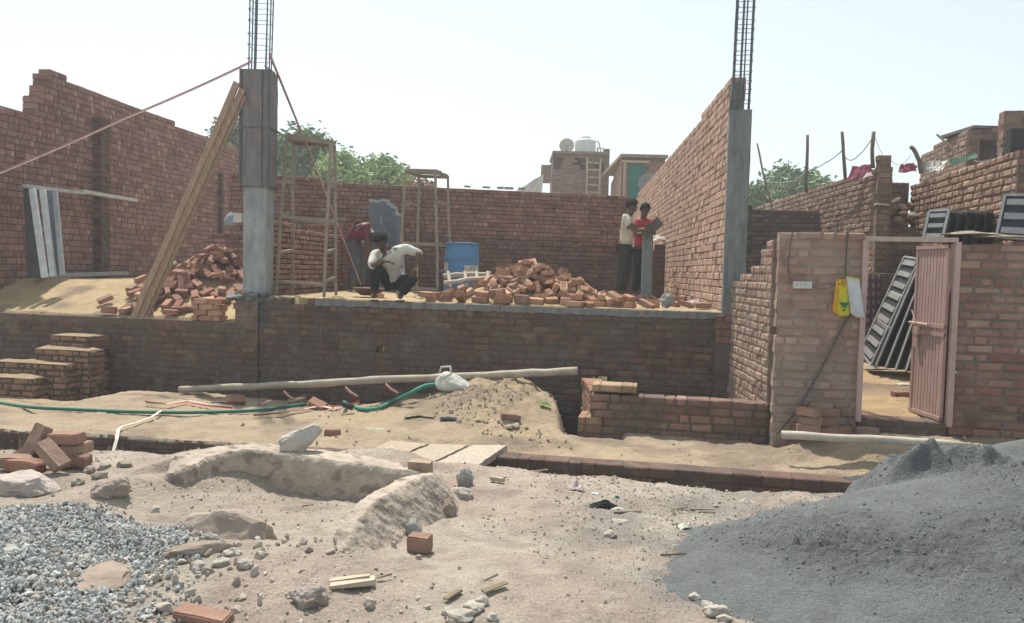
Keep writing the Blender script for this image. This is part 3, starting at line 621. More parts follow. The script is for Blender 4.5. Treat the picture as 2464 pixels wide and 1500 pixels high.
pole("pale wooden pole lying on the sand below the doorway sill", [pa, (pa + pb) / 2 + V(0, 0, .012), pb], .04)

M_PLANK = mat("weathered_plank", (0.40, 0.345, 0.285), .9, .22, 5, .3, 40, attr=True, streak=(6, 6, 6), fine=.08, fscale=60)
def slab4(label, nl, nr, fr, fl, th, col, group):
    c4 = [PZ(*nl, -.125), PZ(*nr, -.125), PZ(*fr, -.155), PZ(*fl, -.155)]; n_ = 14; vs = []
    for i in range(n_ + 1):
        f = i / n_; l = c4[0] * (1 - f) + c4[3] * f; r_ = c4[1] * (1 - f) + c4[2] * f; l += V(R.uniform(-.006, .006), 0, R.uniform(-.003, .003)); r_ += V(R.uniform(-.006, .006), 0, R.uniform(-.003, .003))
        vs += [l, r_, r_ - V(0, 0, th), l - V(0, 0, th)]
    fs = [(i * 4 + k, i * 4 + (k + 1) % 4, i * 4 + 4 + (k + 1) % 4, i * 4 + 4 + k) for i in range(n_) for k in range(4)] + [(3, 2, 1, 0), (n_ * 4, n_ * 4 + 1, n_ * 4 + 2, n_ * 4 + 3)]
    mb = MB(); mb.add(vs, fs, col); return tag(mb.build("plank", M_PLANK), label, "plank", group)
BG = "boards bridging the trench"
slab4("rightmost of the three dusty boards bridging the trench", (1017, 1129), (1104, 1150), (1221, 1071), (1137, 1071), .06, (1, 1, 1), BG)
slab4("middle of the three dusty boards bridging the trench", (958, 1102), (1006, 1129), (1126, 1071), (1038, 1069), .055, (.93, .9, .86), BG)
slab4("leftmost of the three dusty boards bridging the trench, half under sand", (868, 1094), (948, 1100), (1029, 1068), (940, 1060), .05, (.9, .86, .8), BG)

# ------------------------------------------------------------------ formwork
def panel(parent, c4, n, slots=True, frame=(.62, .66, .68), sheet=(.12, .14, .16), wb=.045, dep=.05, slotcol=(.75, .77, .78), mid=True):
    """steel shuttering panel from 4 corners: bottom left, bottom right, top right, top left"""
    bl, br_, tr_, tl = [V(*p) for p in c4]; nn_ = (br_ - bl).cross(tl - bl).normalized()
    mb = MB(); mb.add([bl, br_, tr_, tl, bl + nn_ * -dep, br_ - nn_ * dep, tr_ - nn_ * dep, tl - nn_ * dep], [(0, 1, 2, 3), (4, 7, 6, 5), (0, 4, 5, 1), (1, 5, 6, 2), (2, 6, 7, 3), (3, 7, 4, 0)], sheet); mb.build("sheet", M_STEEL, parent)
    mb = MB(); e = nn_ * (wb * .35)
    for a, b in ((bl, br_), (br_, tr_), (tr_, tl), (tl, bl)): mb.bar(a + e, b + e, wb * .5, wb * .6, nn_, frame, .001)
    mb.build("frame", M_STEEL, parent)
    for k in range(n):
        f0 = (k + .5) / n; a = bl + (tl - bl) * f0; b = br_ + (tr_ - br_) * f0
        MB().bar(a + (b - a) * .1 + e, a + (b - a) * .9 + e, (tl - bl).length / n * .42, .03, nn_, slotcol, .002).build("rib", M_STEEL, parent)

PLW = ((LWX(12) + .35, 12), (LWX(20) + .35, 20))
t = thing("shuttering", "tall narrow steel shuttering frame leaning at the far left wall", "formwork", (0, 0, 0))
q = lambda u, v, k=PLW: PL(u, v, *k)
PW2 = ((-7.9, 12.9), (-7.1, 13.6))
for (a, b, c_, d_, colr, w_) in ((78, 455, 108, 668, (.75, .8, .82), .10), (103, 457, 128, 664, (.7, .75, .78), .09), (133, 462, 150, 662, (.42, .45, .47), .07)):
    MB().bar(PY(a, b, 13.5), PY(c_, d_, 13.1), w_, .05, (0, -1, 0), colr, .003).build("rail", M_STEEL, t)
mb = MB(); z3 = [PY(52, 452, 13.7), PY(76, 452, 13.5), PY(104, 672, 13.1), PY(62, 668, 13.4)]; mb.add([p + V(0, .04, 0) for p in z3], [(0, 1, 2, 3)], (.14, .15, .17)); mb.add([p + V(0, .07, 0) for p in z3], [(3, 2, 1, 0)], (.14, .15, .17)); mb.build("sheet", M_STEEL, t)
mb = MB(); z3 = [PY(106, 458, 13.55), PY(134, 462, 13.55), PY(150, 664, 13.15), PY(126, 664, 13.15)]; mb.add([p + V(0, .05, 0) for p in z3], [(0, 1, 2, 3)], (.22, .24, .27)); mb.build("sheet", M_STEEL, t)
t = thing("steel_frame", "long grey metal frame set against the far left brick wall", "metal frame", (0, 0, 0))
MB().bar(PL(58, 448, *PLW), PL(200, 465, *PLW), .09, .06, col=(.5, .52, .53), jit=.006).build("top_bar", M_STEEL, t)
MB().bar(PL(196, 461, *PLW), PL(326, 483, *PLW), .10, .06, col=(.62, .62, .6), jit=.006).build("top_bar", M_STEEL, t)
MB().bar(PL(85, 664, *PLW), PL(305, 657, *PLW), .09, .07, col=(.42, .42, .41), jit=.006).build("bottom_bar", M_STEEL, t)

for k, (u0, u1, vt, y, tilt) in enumerate(((888, 918, 482, 15.6, 0), (917, 937, 481, 15.4, .1), (932, 946, 490, 15.2, .2), (941, 954, 497, 15.0, .3), (951, 966, 514, 14.8, .4))):
    t = thing("formwork", ["widest", "second", "third", "fourth", "shortest, rightmost"][k] + " of the grey steel shuttering plates standing at the rear wall", "formwork", (0, 0, 0), "grey plates standing at the rear wall")
    a = PY(u0 + 8, 640, y); b = PY(u1 + 8, 640, y - .05); a.z = b.z = ZP; c_ = PY(u1, vt + 4, y + .3); d_ = PY(u0, vt, y + .3)
    mb = MB(); s = V(.02, .06, 0); mb.add([a, b, c_, d_, a + s, b + s, c_ + s, d_ + s], [(0, 1, 2, 3), (7, 6, 5, 4), (1, 5, 6, 2), (0, 3, 7, 4), (3, 2, 6, 7)], (.17, .20, .23)); mb.build("sheet", M_STEEL, t)
    mb = MB(); mb.bar(b, c_, .03, .05, col=(.34, .38, .42)); mb.bar(d_, c_, .03, .05, col=(.45, .48, .5))
    for h in (.15, .42, .7): mb.box(b + (c_ - b) * (h + .1), (.045, .04, .16), col=(.6, .62, .63))
    mb.build("edge_rail", M_STEEL, t)

# ------------------------------------------------------------------ blue drum
p = V(PY(1110, 690, 13.4).x, 13.4, ZP)
t = thing("plastic_drum", "blue plastic drum with a pale paper patch beside the smaller scaffold", "drum", p)
mb = MB(); mb.smooth = True; mb.lathe((0, 0, 0), [(0, 0), (.285, 0), (.29, .03), (.29, .3), (.297, .31), (.29, .32), (.285, .62), (.292, .64), (.283, .66), (.27, .84), (.262, .86), (.255, .87), (.25, .86), (0, .86)], 28, (.10, .25, .47)); mb.build("barrel", M_GEN, t)
mb = MB(); mb.lathe((0, 0, .85), [(.275, 0), (.28, .015), (.275, .04), (.255, .045), (0, .045)], 28, (.08, .2, .38)); mb.build("rim", M_GEN, t)
def patch(a0, a1, z0, z1, r, name="paper_patch", col=(.5, .54, .52)):
    mb = MB(); n_ = 8; vs = []
    for i in range(n_ + 1):
        a = a0 + (a1 - a0) * i / n_
        vs += [(r * math.cos(a), r * math.sin(a), z0), (r * math.cos(a), r * math.sin(a), z1)]
    mb.add(vs, [(2 * i, 2 * i + 2, 2 * i + 3, 2 * i + 1) for i in range(n_)], col); return mb.build(name, M_GEN, t)
patch(-1.35, -.35, .40, .52, .294); patch(-2.95, -2.35, .42, .56, .294)
mb = MB()
for a, b, c_, d_ in ((-1.05, .42, -.95, .5), (-.95, .5, -.9, .44), (-.8, .42, -.72, .5), (-.72, .5, -.62, .5)): mb.bar((.297 * math.cos(a), .297 * math.sin(a), b), (.297 * math.cos(c_), .297 * math.sin(c_), d_), .006, .004, col=(.12, .14, .2))
mb.build("writing", M_GEN, t)

# ladder of round sticks lying by the drum
t = thing("stick_ladder", "short ladder of pale round sticks lying before the blue drum", "ladder", (0, 0, 0))
for (u0, v0, u1, v1, y) in ((1066, 664, 1182, 659, 12.2), (1068, 680, 1184, 668, 11.9)):
    a = PY(u0, v0, y); b = PY(u1, v1, y); m_ = MB(); m_.smooth = True; m_.tube([a + (b - a) * i / 7 + V(0, 0, R.uniform(-.012, .012)) for i in range(8)], .034, 8, (1.05, 1, .98)); m_.build("rail", M_POLE, t)
for u in (1082, 1122, 1150, 1177): MB().tube([PY(u - 4, 655, 12.16), PY(u + 2, 690, 11.85)], .026, 8, (1, .97, .93)).build("rung", M_POLE, t)
tag(MB().bar((PY(1015, 690, 12.9).x, 12.9, ZP + .06), (PY(1075, 690, 12.5).x, 12.5, ZP + .06), .35, .03, col=(.7, .72, .7), jit=.006).build("board", M_POLE), "grey board lying flat behind the squatting man", "board")
mb = MB(); mb.smooth = True; mb.lathe((PY(888, 690, 12.3).x, 12.3, ZP + .02), [(0, 0), (.12, 0), (.2, .05), (.25, .11), (.26, .115), (.24, .11), (.18, .04), (0, .015)], 22, (.16, .11, .09)); tag(mb.build("iron_pan", M_GEN), "rusty round iron mortar pan on the sand behind the squatting man", "pan")

# ------------------------------------------------------------------ tapes
def tape(label, pts, w, cols, up=(0, 0, 1), twist=0.0, name="barrier_tape", cat="tape", n_=14, sag=0.0):
    pts = [V(*p) for p in pts]; mb = MB(); q = []
    for a, b in zip(pts, pts[1:]):
        for i in range(n_): f = i / n_; q.append(a + (b - a) * f - V(0, 0, sag * 4 * f * (1 - f)))
    q.append(pts[-1])
    for i, (a, b) in enumerate(zip(q, q[1:])):
        d = (b - a).normalized(); s = d.cross(V(*up)).normalized(); s = Matrix.Rotation(twist * i / len(q) * 6.28, 3, d) @ s; s2 = Matrix.Rotation(twist * (i + 1) / len(q) * 6.28, 3, d) @ (d.cross(V(*up)).normalized())
        nn_ = d.cross(s) * .002
        for k, c_ in enumerate(cols):
            f0 = k / len(cols) - .5; f1 = (k + 1) / len(cols) - .5
            mb.add([a + s * w * f0, a + s * w * f1, b + s2 * w * f1, b + s2 * w * f0, a + s * w * f0 + nn_, a + s * w * f1 + nn_, b + s2 * w * f1 + nn_, b + s2 * w * f0 + nn_], [(0, 1, 2, 3), (7, 6, 5, 4), (0, 3, 7, 4), (1, 5, 6, 2)], c_)
    return tag(mb.build(name, M_CLOTH), label, cat)
TR, TWH = (.50, .07, .07), (.72, .66, .60)
tape("red and white tape stretched from the left rebar down to the left edge", [PY(-60, 440, 12.3), PY(300, 285, 12.0), PY(607, 148, cy - .12)], .034, [(.72, .62, .60), (.48, .22, .21)], up=(0, 1, .2), sag=.02)
tape("red and white tape stretched from the left rebar down past the taller scaffold", [PY(648, 128, cy - .1), PY(738, 350, 12.4), PY(868, 684, 13.0)], .036, [(.42, .12, .11), (.6, .5, .47)], up=(0, 1, 0), twist=.15)

# ------------------------------------------------------------------ loose bricks
def brick_proto(col, frog=False, seed=0, chip=0):
    rr = random.Random(seed); bm = bmesh.new(); bmesh.ops.create_cube(bm, size=1)
    for v in bm.verts: v.co = V(v.co.x * .225, v.co.y * .107, v.co.z * .072)
    bmesh.ops.bevel(bm, geom=bm.edges[:], offset=.007, segments=2, affect='EDGES')
    bmesh.ops.subdivide_edges(bm, edges=[e for e in bm.edges if e.calc_length() > .05], cuts=4, use_grid_fill=True)
    from mathutils import noise
    o_ = V(rr.uniform(0, 99), rr.uniform(0, 99), 0)
    for v in bm.verts:
        n_ = noise.noise_vector(v.co * 30 + o_) * .0035 + noise.noise_vector(v.co * 9 + o_) * .004; v.co += n_
        if chip and v.co.x > .06 and v.co.z > 0: v.co.z -= (v.co.x - .06) * chip * (1 + noise.noise(v.co * 40 + o_))
    mb = MB(); bm.verts.index_update(); mb.add([v.co.copy() for v in bm.verts], [tuple(v.index for v in f.verts) for f in bm.faces], col); bm.free()
    if frog:
        cu = bpy.data.curves.new("t", 'FONT'); cu.body = "CMBO"; cu.size = .048; cu.extrude = .003; cu.align_x = 'CENTER'; cu.align_y = 'CENTER'
        to = bpy.data.objects.new("t", cu); me = bpy.data.meshes.new_from_object(to); lc = tuple(c * 1.12 for c in col); dk = tuple(c * .45 for c in col)
        a, b = .082, .032; z = .0375
        mb.add([(-a, -b, z), (a, -b, z), (a, b, z), (-a, b, z)], [(0, 1, 2, 3)], dk)
        mb.add([V(v.co.x, v.co.y, v.co.z + z) for v in me.vertices], [tuple(p.vertices) for p in me.polygons], lc)
        for s in (-1, 1):
            mb.box((0, s * b, z), (2 * a, .004, .005), col=lc); mb.box((s * a, 0, z), (.004, 2 * b, .005), col=lc)
        bpy.data.objects.remove(to); bpy.data.meshes.remove(me); bpy.data.curves.remove(cu)
    return mb.mesh("brick", M_BRICK)
BC = [(.50, .285, .185), (.43, .235, .155), (.57, .36, .25), (.38, .205, .145), (.53, .325, .22), (.34, .21, .16)]
PRO = [brick_proto(c, frog=(i % 2 == 0), seed=i) for i, c in enumerate(BC)] + [brick_proto(BC[1], seed=9, chip=.35), brick_proto(BC[2], True, seed=10)]
PROR = [brick_proto(c, seed=20 + i) for i, c in enumerate([(.36, .19, .145), (.30, .155, .12), (.42, .25, .195), (.33, .19, .15)])]
PROD = [brick_proto(c, seed=30 + i, chip=.2 * (i % 2)) for i, c in enumerate([(.38, .235, .18), (.34, .19, .145), (.36, .25, .2), (.28, .17, .13)])]
def brick(me, loc, eul, label, group=None, sc=None):
    o = bpy.data.objects.new("brick", me); o.location = loc; o.rotation_euler = eul
    if sc: o.scale = sc
    link(o); return tag(o, label, "brick", group)
import json
PILE = json.loads('''[["l",[-5.45,12.06,0.77,-0.21,-3.0,-1.2]],["l",[-5.28,12.28,0.86,0.04,2.7,1.52]],["m",[1.6,11.45,1.08,0.01,-0.06,2.13]],["m",[-0.67,11.8,1.18,-0.19,-0.43,0.08]],["l",[-5.76,12.72,1.06,-0.59,0.48,-1.86]],["l",[-5.16,12.69,1.11,-0.97,0.24,-2.93]],["l",[-4.2,13.66,1.34,0.71,-0.15,-1.54]],["m",[0.79,12.21,1.11,2.88,-0.12,-1.37]],["l",[-4.19,12.36,0.91,-3.11,-0.34,1.24]],["m",[1.3,11.1,1.1,0.03,0.25,-0.71]],["m",[0.5,12.33,1.17,1.71,0.3,1.67]],["m",[1.4,10.9,1.09,1.63,0.02,0.21]],["m",[1.13,12.06,1.09,0.12,-0.01,2.33]],["l",[-4.42,12.68,1.04,0.12,-0.51,1.54]],["m",[-0.75,12.01,1.11,0.25,3.12,0.95]],["m",[-0.05,12.2,1.26,2.57,-0.07,0.14]],["m",[0.83,11.84,1.26,-2.85,0.1,-0.58]],["m",[0.29,12.38,1.16,-0.09,-0.37,-1.57]],["m",[1.44,11.44,1.1,-0.02,0.19,-0.62]],["l",[-5.56,12.34,0.86,0.21,-0.41,0.86]],["m",[0.21,12.55,1.13,1.55,0.21,1.23]],["m",[0.84,10.71,1.08,0.0,-3.13,-0.48]],["l",[-6.36,12.54,0.9,0.37,-0.42,0.63]],["m",[-0.44,11.04,1.09,-0.03,-0.0,2.8]],["m",[-0.95,11.79,1.09,0.16,3.13,1.08]],["m",[1.15,10.9,1.08,0.05,-0.0,0.57]],["m",[0.22,11.96,1.45,0.35,-0.63,-2.48]],["l",[-5.9,12.85,1.07,-0.28,-0.2,2.6]],["l",[-5.6,12.76,1.05,0.17,2.72,1.7]],["m",[0.39,11.05,1.16,3.02,-0.09,0.2]],["m",[0.75,12.53,1.08,0.0,-3.04,0.28]],["m",[-0.54,11.76,1.26,1.11,0.31,1.54]],["m",[-0.26,11.29,1.19,2.12,0.24,-0.83]],["l",[-5.54,14.3,1.36,2.99,0.05,0.45]],["m",[0.4,11.96,1.38,-0.05,-0.72,-2.09]],["m",[1.34,11.91,1.08,0.07,-0.01,2.42]],["m",[-0.37,11.58,1.33,-1.67,-0.43,1.2]],["m",[0.82,11.28,1.27,0.14,2.52,1.68]],["l",[-5.49,12.16,0.87,-0.29,2.49,-1.44]],["m",[-0.17,12.29,1.19,0.44,-3.09,0.49]],["m",[-0.69,11.67,1.18,0.04,0.47,-2.99]],["l",[-5.8,12.12,0.77,-3.04,-0.2,1.12]],["m",[0.76,11.05,1.15,1.96,0.03,-0.06]],["m",[0.31,10.91,1.1,-0.15,-3.08,-0.24]],["l",[-4.21,13.06,1.21,-0.01,-0.52,1.94]],["l",[-4.44,12.19,0.84,0.29,0.14,-0.55]],["m",[-0.72,11.22,1.14,-0.03,0.44,1.48]],["l",[-5.19,12.44,0.94,0.31,0.3,-0.83]],["l",[-5.01,12.78,1.17,-0.58,-2.74,-0.72]],["m",[0.67,12.37,1.13,-1.62,0.19,0.57]],["m",[1.59,10.79,1.08,0.0,0.01,-1.98]],["m",[0.87,12.03,1.14,-0.08,0.35,0.16]],["m",[0.1,11.54,1.45,-0.61,-0.18,2.42]],["m",[-0.95,11.38,1.08,-0.06,-0.0,2.21]],["m",[0.54,10.97,1.11,-2.86,-0.05,0.3]],["l",[-5.43,14.19,1.41,1.21,0.06,0.45]],["m",[-0.17,10.78,1.17,-1.52,1.52,-0.0]],["m",[-0.56,12.23,1.12,2.89,0.08,1.59]],["m",[-0.18,12.4,1.15,-0.32,0.05,0.49]],["m",[-0.73,12.32,1.09,-0.03,3.06,-0.78]],["l",[-5.81,13.5,1.31,-0.27,-0.3,1.57]],["l",[-5.43,12.74,1.1,-0.46,-0.07,-0.27]],["m",[1.08,11.09,1.15,-0.02,0.47,-1.23]],["l",[-4.61,14.33,1.28,-1.9,-0.05,-0.9]],["m",[0.52,11.17,1.2,-0.31,-0.41,2.52]],["l",[-5.87,13.17,1.19,-0.35,-2.95,-0.86]],["m",[-0.26,11.57,1.34,0.14,0.36,-1.85]],["m",[1.34,11.76,1.09,0.14,-3.12,-0.72]],["m",[-1.12,11.66,1.1,1.57,0.03,-2.08]],["m",[-0.14,12.11,1.32,-0.97,2.75,-0.2]],["m",[-2.02,12.03,1.07,-0.04,-0.0,1.23]],["m",[-0.44,11.16,1.1,-0.18,3.14,-0.2]],["l",[-5.69,12.97,1.17,-2.12,0.34,-1.08]],["m",[1.52,11.1,1.09,1.56,-0.05,2.9]],["l",[-4.6,11.97,0.78,-0.03,0.29,-1.77]],["l",[-5.8,13.83,1.37,0.15,3.01,0.7]],["m",[-0.42,11.27,1.13,-0.4,0.06,2.94]],["m",[-0.8,11.43,1.11,1.84,-0.06,-0.5]],["m",[-0.84,11.58,1.11,-0.23,0.17,2.39]],["m",[0.18,12.27,1.22,0.1,2.6,-1.5]],["m",[0.42,12.55,1.12,1.71,0.03,2.86]],["l",[-4.82,13.45,1.72,0.29,0.34,0.03]],["l",[-4.83,14.24,1.34,0.46,0.12,2.39]],["l",[-5.44,12.85,1.15,-1.04,3.06,-0.29]],["m",[-0.73,11.54,1.23,0.44,0.15,-1.39]],["m",[1.62,11.0,1.09,1.59,-0.02,0.07]],["l",[-4.25,13.2,1.31,0.71,-0.12,-2.61]],["m",[1.42,11.24,1.13,-0.27,0.2,-2.53]],["l",[-4.97,14.42,1.3,-0.34,-0.06,-0.74]],["m",[-0.19,11.83,1.37,-0.17,2.66,-0.76]],["m",[1.66,11.27,1.08,0.03,0.0,0.56]],["m",[-0.36,12.06,1.22,0.33,0.36,-3.08]],["l",[-6.08,12.11,0.76,-1.57,0.04,-0.08]],["l",[-5.33,12.96,1.24,-0.62,-2.81,-0.86]],["m",[0.64,12.07,1.21,0.19,-0.53,-2.52]],["l",[-5.65,12.07,0.8,0.01,-0.51,2.29]],["m",[0.65,11.92,1.28,0.06,0.67,0.88]],["m",[-1.2,11.25,1.14,-0.06,-3.11,-0.53]],["m",[-0.41,11.14,1.17,-0.18,-3.11,-0.38]],["m",[0.41,12.34,1.18,1.88,0.3,1.79]],["m",[1.25,11.64,1.13,-0.42,0.05,-0.78]],["m",[-3.82,12.52,1.09,1.58,-0.0,1.45]],["m",[0.71,11.26,1.25,-0.16,-0.61,1.76]],["m",[0.17,12.74,1.08,0.1,-3.13,0.0]],["m",[-0.16,12.01,1.35,0.64,0.49,3.02]],["l",[-5.88,12.22,0.78,-0.02,0.42,-1.88]],["m",[2.6,15.75,1.08,0.07,-0.0,-2.48]],["l",[-5.97,13.45,1.26,-0.04,2.83,0.95]],["m",[0.1,12.13,1.33,0.67,-0.13,-3.1]],["m",[0.21,11.34,1.32,-0.56,-0.46,2.31]],["m",[-1.1,12.05,1.09,1.58,-0.02,-2.34]],["l",[-4.58,12.31,0.9,1.19,3.04,0.36]],["m",[1.01,10.74,1.08,0.03,-0.0,-1.13]],["m",[-0.39,12.59,1.1,0.04,3.07,-0.59]],["m",[0.13,12.06,1.43,1.21,-0.0,-2.75]],["m",[0.78,11.44,1.36,-0.29,0.03,3.02]],["l",[-5.79,13.32,1.26,0.44,-0.14,-0.29]],["l",[-4.35,12.83,1.12,0.52,0.16,0.05]],["l",[-5.08,12.23,0.86,0.13,0.41,-1.46]],["l",[-5.8,12.59,0.97,-0.42,-3.04,-0.23]],["l",[-4.36,13.71,1.39,2.93,0.52,-0.06]],["m",[1.58,10.91,1.17,-0.07,-0.15,1.96]],["l",[-5.49,12.94,1.22,-2.07,-0.22,-0.53]],["l",[-4.54,13.61,1.53,0.12,-0.66,-3.0]],["m",[0.59,11.43,1.36,-0.06,-0.5,1.91]],["l",[-5.51,12.49,0.94,0.45,0.07,-0.37]],["m",[-0.88,12.2,1.1,1.55,-0.07,0.7]],["m",[1.02,11.97,1.16,-2.71,-0.22,1.5]],["m",[0.65,11.72,1.39,-2.22,-0.07,-1.16]],["m",[1.36,11.05,1.16,0.13,-2.92,-1.44]],["m",[2.34,11.65,1.07,-3.11,0.03,-0.89]],["m",[-0.07,12.57,1.11,-0.16,-0.11,-0.57]],["l",[-5.63,13.62,1.43,0.64,-0.08,-0.89]],["m",[-0.86,12.07,1.08,0.13,3.08,0.78]],["l",[-5.07,11.93,0.76,-0.09,-3.13,-0.01]],["m",[0.95,11.2,1.22,0.32,-0.55,1.21]],["l",[-5.26,13.02,1.31,-2.47,0.34,-0.85]],["l",[-5.39,12.58,1.02,1.89,0.36,-1.07]],["m",[0.5,11.93,1.36,-0.08,-0.71,-2.09]],["l",[-4.25,13.43,1.36,-0.09,-2.64,0.19]],["m",[0.69,11.99,1.31,3.02,0.67,0.59]],["m",[1.16,11.79,1.16,0.89,-0.36,-2.2]],["m",[-0.41,11.74,1.3,0.41,-3.04,1.14]],["m",[0.49,12.17,1.24,-2.25,0.34,0.06]],["l",[-4.47,12.43,0.93,-2.69,0.04,-0.0]],["l",[-5.65,13.1,1.28,-1.0,3.03,-0.45]],["m",[-0.13,11.94,1.43,0.98,-0.26,-0.3]],["m",[0.94,11.97,1.21,-2.04,0.44,-1.75]],["m",[-0.62,11.5,1.18,-3.03,-0.56,0.48]],["l",[-5.59,13.19,1.28,-0.58,3.01,-0.43]],["m",[0.37,11.58,1.49,0.27,0.45,-0.45]],["l",[-5.6,13.29,1.38,0.13,3.02,1.08]],["l",[-4.58,13.02,1.33,-0.74,2.89,0.81]],["l",[-6.09,12.86,1.07,-0.01,2.85,1.52]],["m",[-0.92,11.65,1.17,-0.22,-0.17,1.11]],["l",[-5.54,12.28,0.91,-2.72,-0.18,0.17]],["m",[1.91,11.06,1.08,-0.0,-0.0,-0.4]],["l",[-4.75,14.36,1.3,-1.3,0.17,2.07]],["m",[-0.81,11.87,1.19,0.36,3.1,1.15]],["l",[-4.91,12.95,1.33,-0.6,-2.61,-0.65]],["l",[-5.15,13.02,1.35,-0.68,-0.44,2.28]],["m",[-1.15,11.3,1.07,-3.07,-0.01,0.04]],["m",[-0.51,11.97,1.2,-1.79,-0.4,-0.14]],["m",[-0.25,11.39,1.25,0.8,-2.99,-0.5]],["l",[-5.5,12.53,1.03,0.2,0.17,1.82]],["m",[1.13,11.98,1.2,3.01,0.46,-0.79]],["l",[-5.16,12.56,1.03,2.1,0.04,-0.23]],["l",[-5.4,13.38,1.49,-2.43,0.21,-1.08]],["l",[-5.74,12.91,1.17,-0.6,2.21,-0.02]],["m",[-0.97,11.98,1.15,2.96,-0.07,0.88]],["l",[-5.97,12.7,1.01,-0.19,2.82,0.94]],["l",[-4.39,14.04,1.29,-0.39,-0.07,-0.84]],["m",[1.95,11.26,1.09,1.57,0.01,-2.95]],["m",[-0.72,11.07,1.12,0.09,-0.39,-1.81]],["l",[-4.28,12.7,1.12,-0.52,2.71,1.07]],["l",[-4.61,12.55,0.99,-0.43,-0.2,2.97]],["l",[-4.95,12.53,1.0,-2.88,0.47,-1.12]],["l",[-5.27,12.8,1.2,-2.65,0.96,-1.0]],["l",[-4.51,14.15,1.32,1.58,0.41,0.79]],["m",[-0.11,11.03,1.11,-0.18,0.0,2.59]],["m",[0.85,11.78,1.32,0.25,0.19,-0.88]],["m",[0.76,11.71,1.4,-1.94,0.28,-1.49]],["l",[-4.93,13.79,1.66,-0.51,-0.37,-0.92]],["m",[1.07,11.79,1.21,0.91,-0.29,-2.26]],["m",[0.02,12.64,1.1,2.99,-0.06,-0.54]],["m",[0.73,10.95,1.17,1.6,-2.6,-0.23]],["m",[0.4,12.67,1.09,3.06,-0.03,-0.39]],["m",[-0.14,11.48,1.36,0.05,-0.55,2.09]],["m",[1.22,11.01,1.18,0.05,-0.2,1.37]],["m",[0.52,12.08,1.34,0.3,-0.6,-2.63]],["m",[0.99,11.57,1.3,2.57,0.4,-0.3]],["m",[0.13,10.88,1.12,1.45,-0.02,2.53]],["l",[-4.79,12.6,1.04,-0.35,0.41,-2.21]],["m",[-0.14,11.66,1.45,0.37,3.01,-0.34]],["m",[1.05,11.36,1.29,0.12,-0.55,2.55]],["l",[-5.23,13.21,1.48,-0.25,-0.74,1.34]],["l",[-4.19,12.69,1.06,-1.34,-0.36,1.11]],["m",[0.03,11.71,1.53,-0.4,-0.17,0.02]],["l",[-5.46,13.13,1.34,0.93,-0.65,1.28]],["l",[-4.24,13.43,1.44,-0.01,-0.51,-3.11]],["m",[-0.17,11.8,1.49,-0.38,0.34,1.21]],["m",[0.9,10.87,1.14,2.95,0.24,1.43]],["l",[-4.26,14.05,1.26,2.85,-0.09,-0.96]],["l",[-5.1,13.81,1.68,-1.8,0.49,1.46]],["m",[1.39,10.87,1.19,0.14,0.32,-0.88]],["l",[-4.99,12.02,0.79,1.95,-0.02,-0.02]],["m",[0.46,11.71,1.49,1.37,0.48,-0.2]],["l",[-4.71,12.39,0.93,-2.75,-0.17,0.52]],["l",[-5.38,12.96,1.34,-0.39,-3.08,-0.46]],["l",[-6.12,13.23,1.2,-1.5,-0.32,1.16]],["m",[0.31,12.44,1.23,-1.61,-0.38,-1.7]],["m",[-0.14,10.9,1.11,1.56,0.04,2.95]],["m",[1.09,12.28,1.08,-0.04,0.05,0.59]],["m",[0.05,12.4,1.21,0.65,0.3,-2.92]],["m",[0.34,11.17,1.27,1.38,-1.0,1.93]],["m",[0.27,11.81,1.52,-0.05,0.41,1.01]],["m",[-0.21,11.01,1.19,-1.68,0.14,-2.79]],["m",[0.71,11.18,1.28,-0.03,-0.62,1.53]],["l",[-4.87,12.12,0.82,-0.37,3.09,0.12]],["l",[-4.42,13.11,1.32,0.15,0.66,-0.72]],["m",[0.13,12.32,1.28,2.59,0.04,-0.06]],["m",[0.85,11.7,1.39,-1.28,-0.29,1.65]],["l",[-4.32,13.87,1.34,-1.66,-0.46,-2.42]],["l",[-5.18,12.78,1.25,-0.58,-1.94,0.72]],["m",[0.22,12.84,1.09,-1.56,3.13,0.0]],["m",[0.01,11.29,1.23,-0.57,-0.35,2.19]],["l",[-5.21,13.69,1.67,0.23,-0.5,-1.15]],["m",[0.32,12.03,1.46,-0.42,0.61,0.55]],["m",[-0.38,12.32,1.14,0.28,-0.17,-1.7]],["l",[-5.78,13.27,1.32,-0.17,0.43,-2.52]],["m",[-0.08,11.17,1.17,1.3,-0.26,2.05]],["l",[-5.35,13.47,1.56,-2.46,0.07,-1.14]],["m",[1.38,11.34,1.16,-0.3,0.24,-2.58]],["l",[-4.8,13.01,1.39,0.51,0.64,-0.64]],["m",[0.75,11.49,1.45,-0.11,0.06,0.6]],["m",[0.69,11.81,1.47,-2.12,-0.37,-1.59]],["l",[-5.88,12.94,1.16,2.11,0.03,2.21]],["m",[0.72,10.85,1.1,1.45,-0.03,-3.14]],["m",[0.72,11.56,1.51,-0.01,-0.12,-1.39]],["m",[0.48,11.81,1.47,-0.86,-2.71,-0.24]],["m",[-0.49,11.91,1.32,-0.31,0.27,1.96]],["l",[-4.57,12.63,1.09,-0.14,0.18,-1.29]],["m",[0.89,12.2,1.18,-1.98,-0.52,-2.06]],["m",[0.6,11.2,1.29,-1.99,0.12,-1.57]],["m",[-0.92,11.36,1.15,0.05,-0.03,-0.39]]]''')
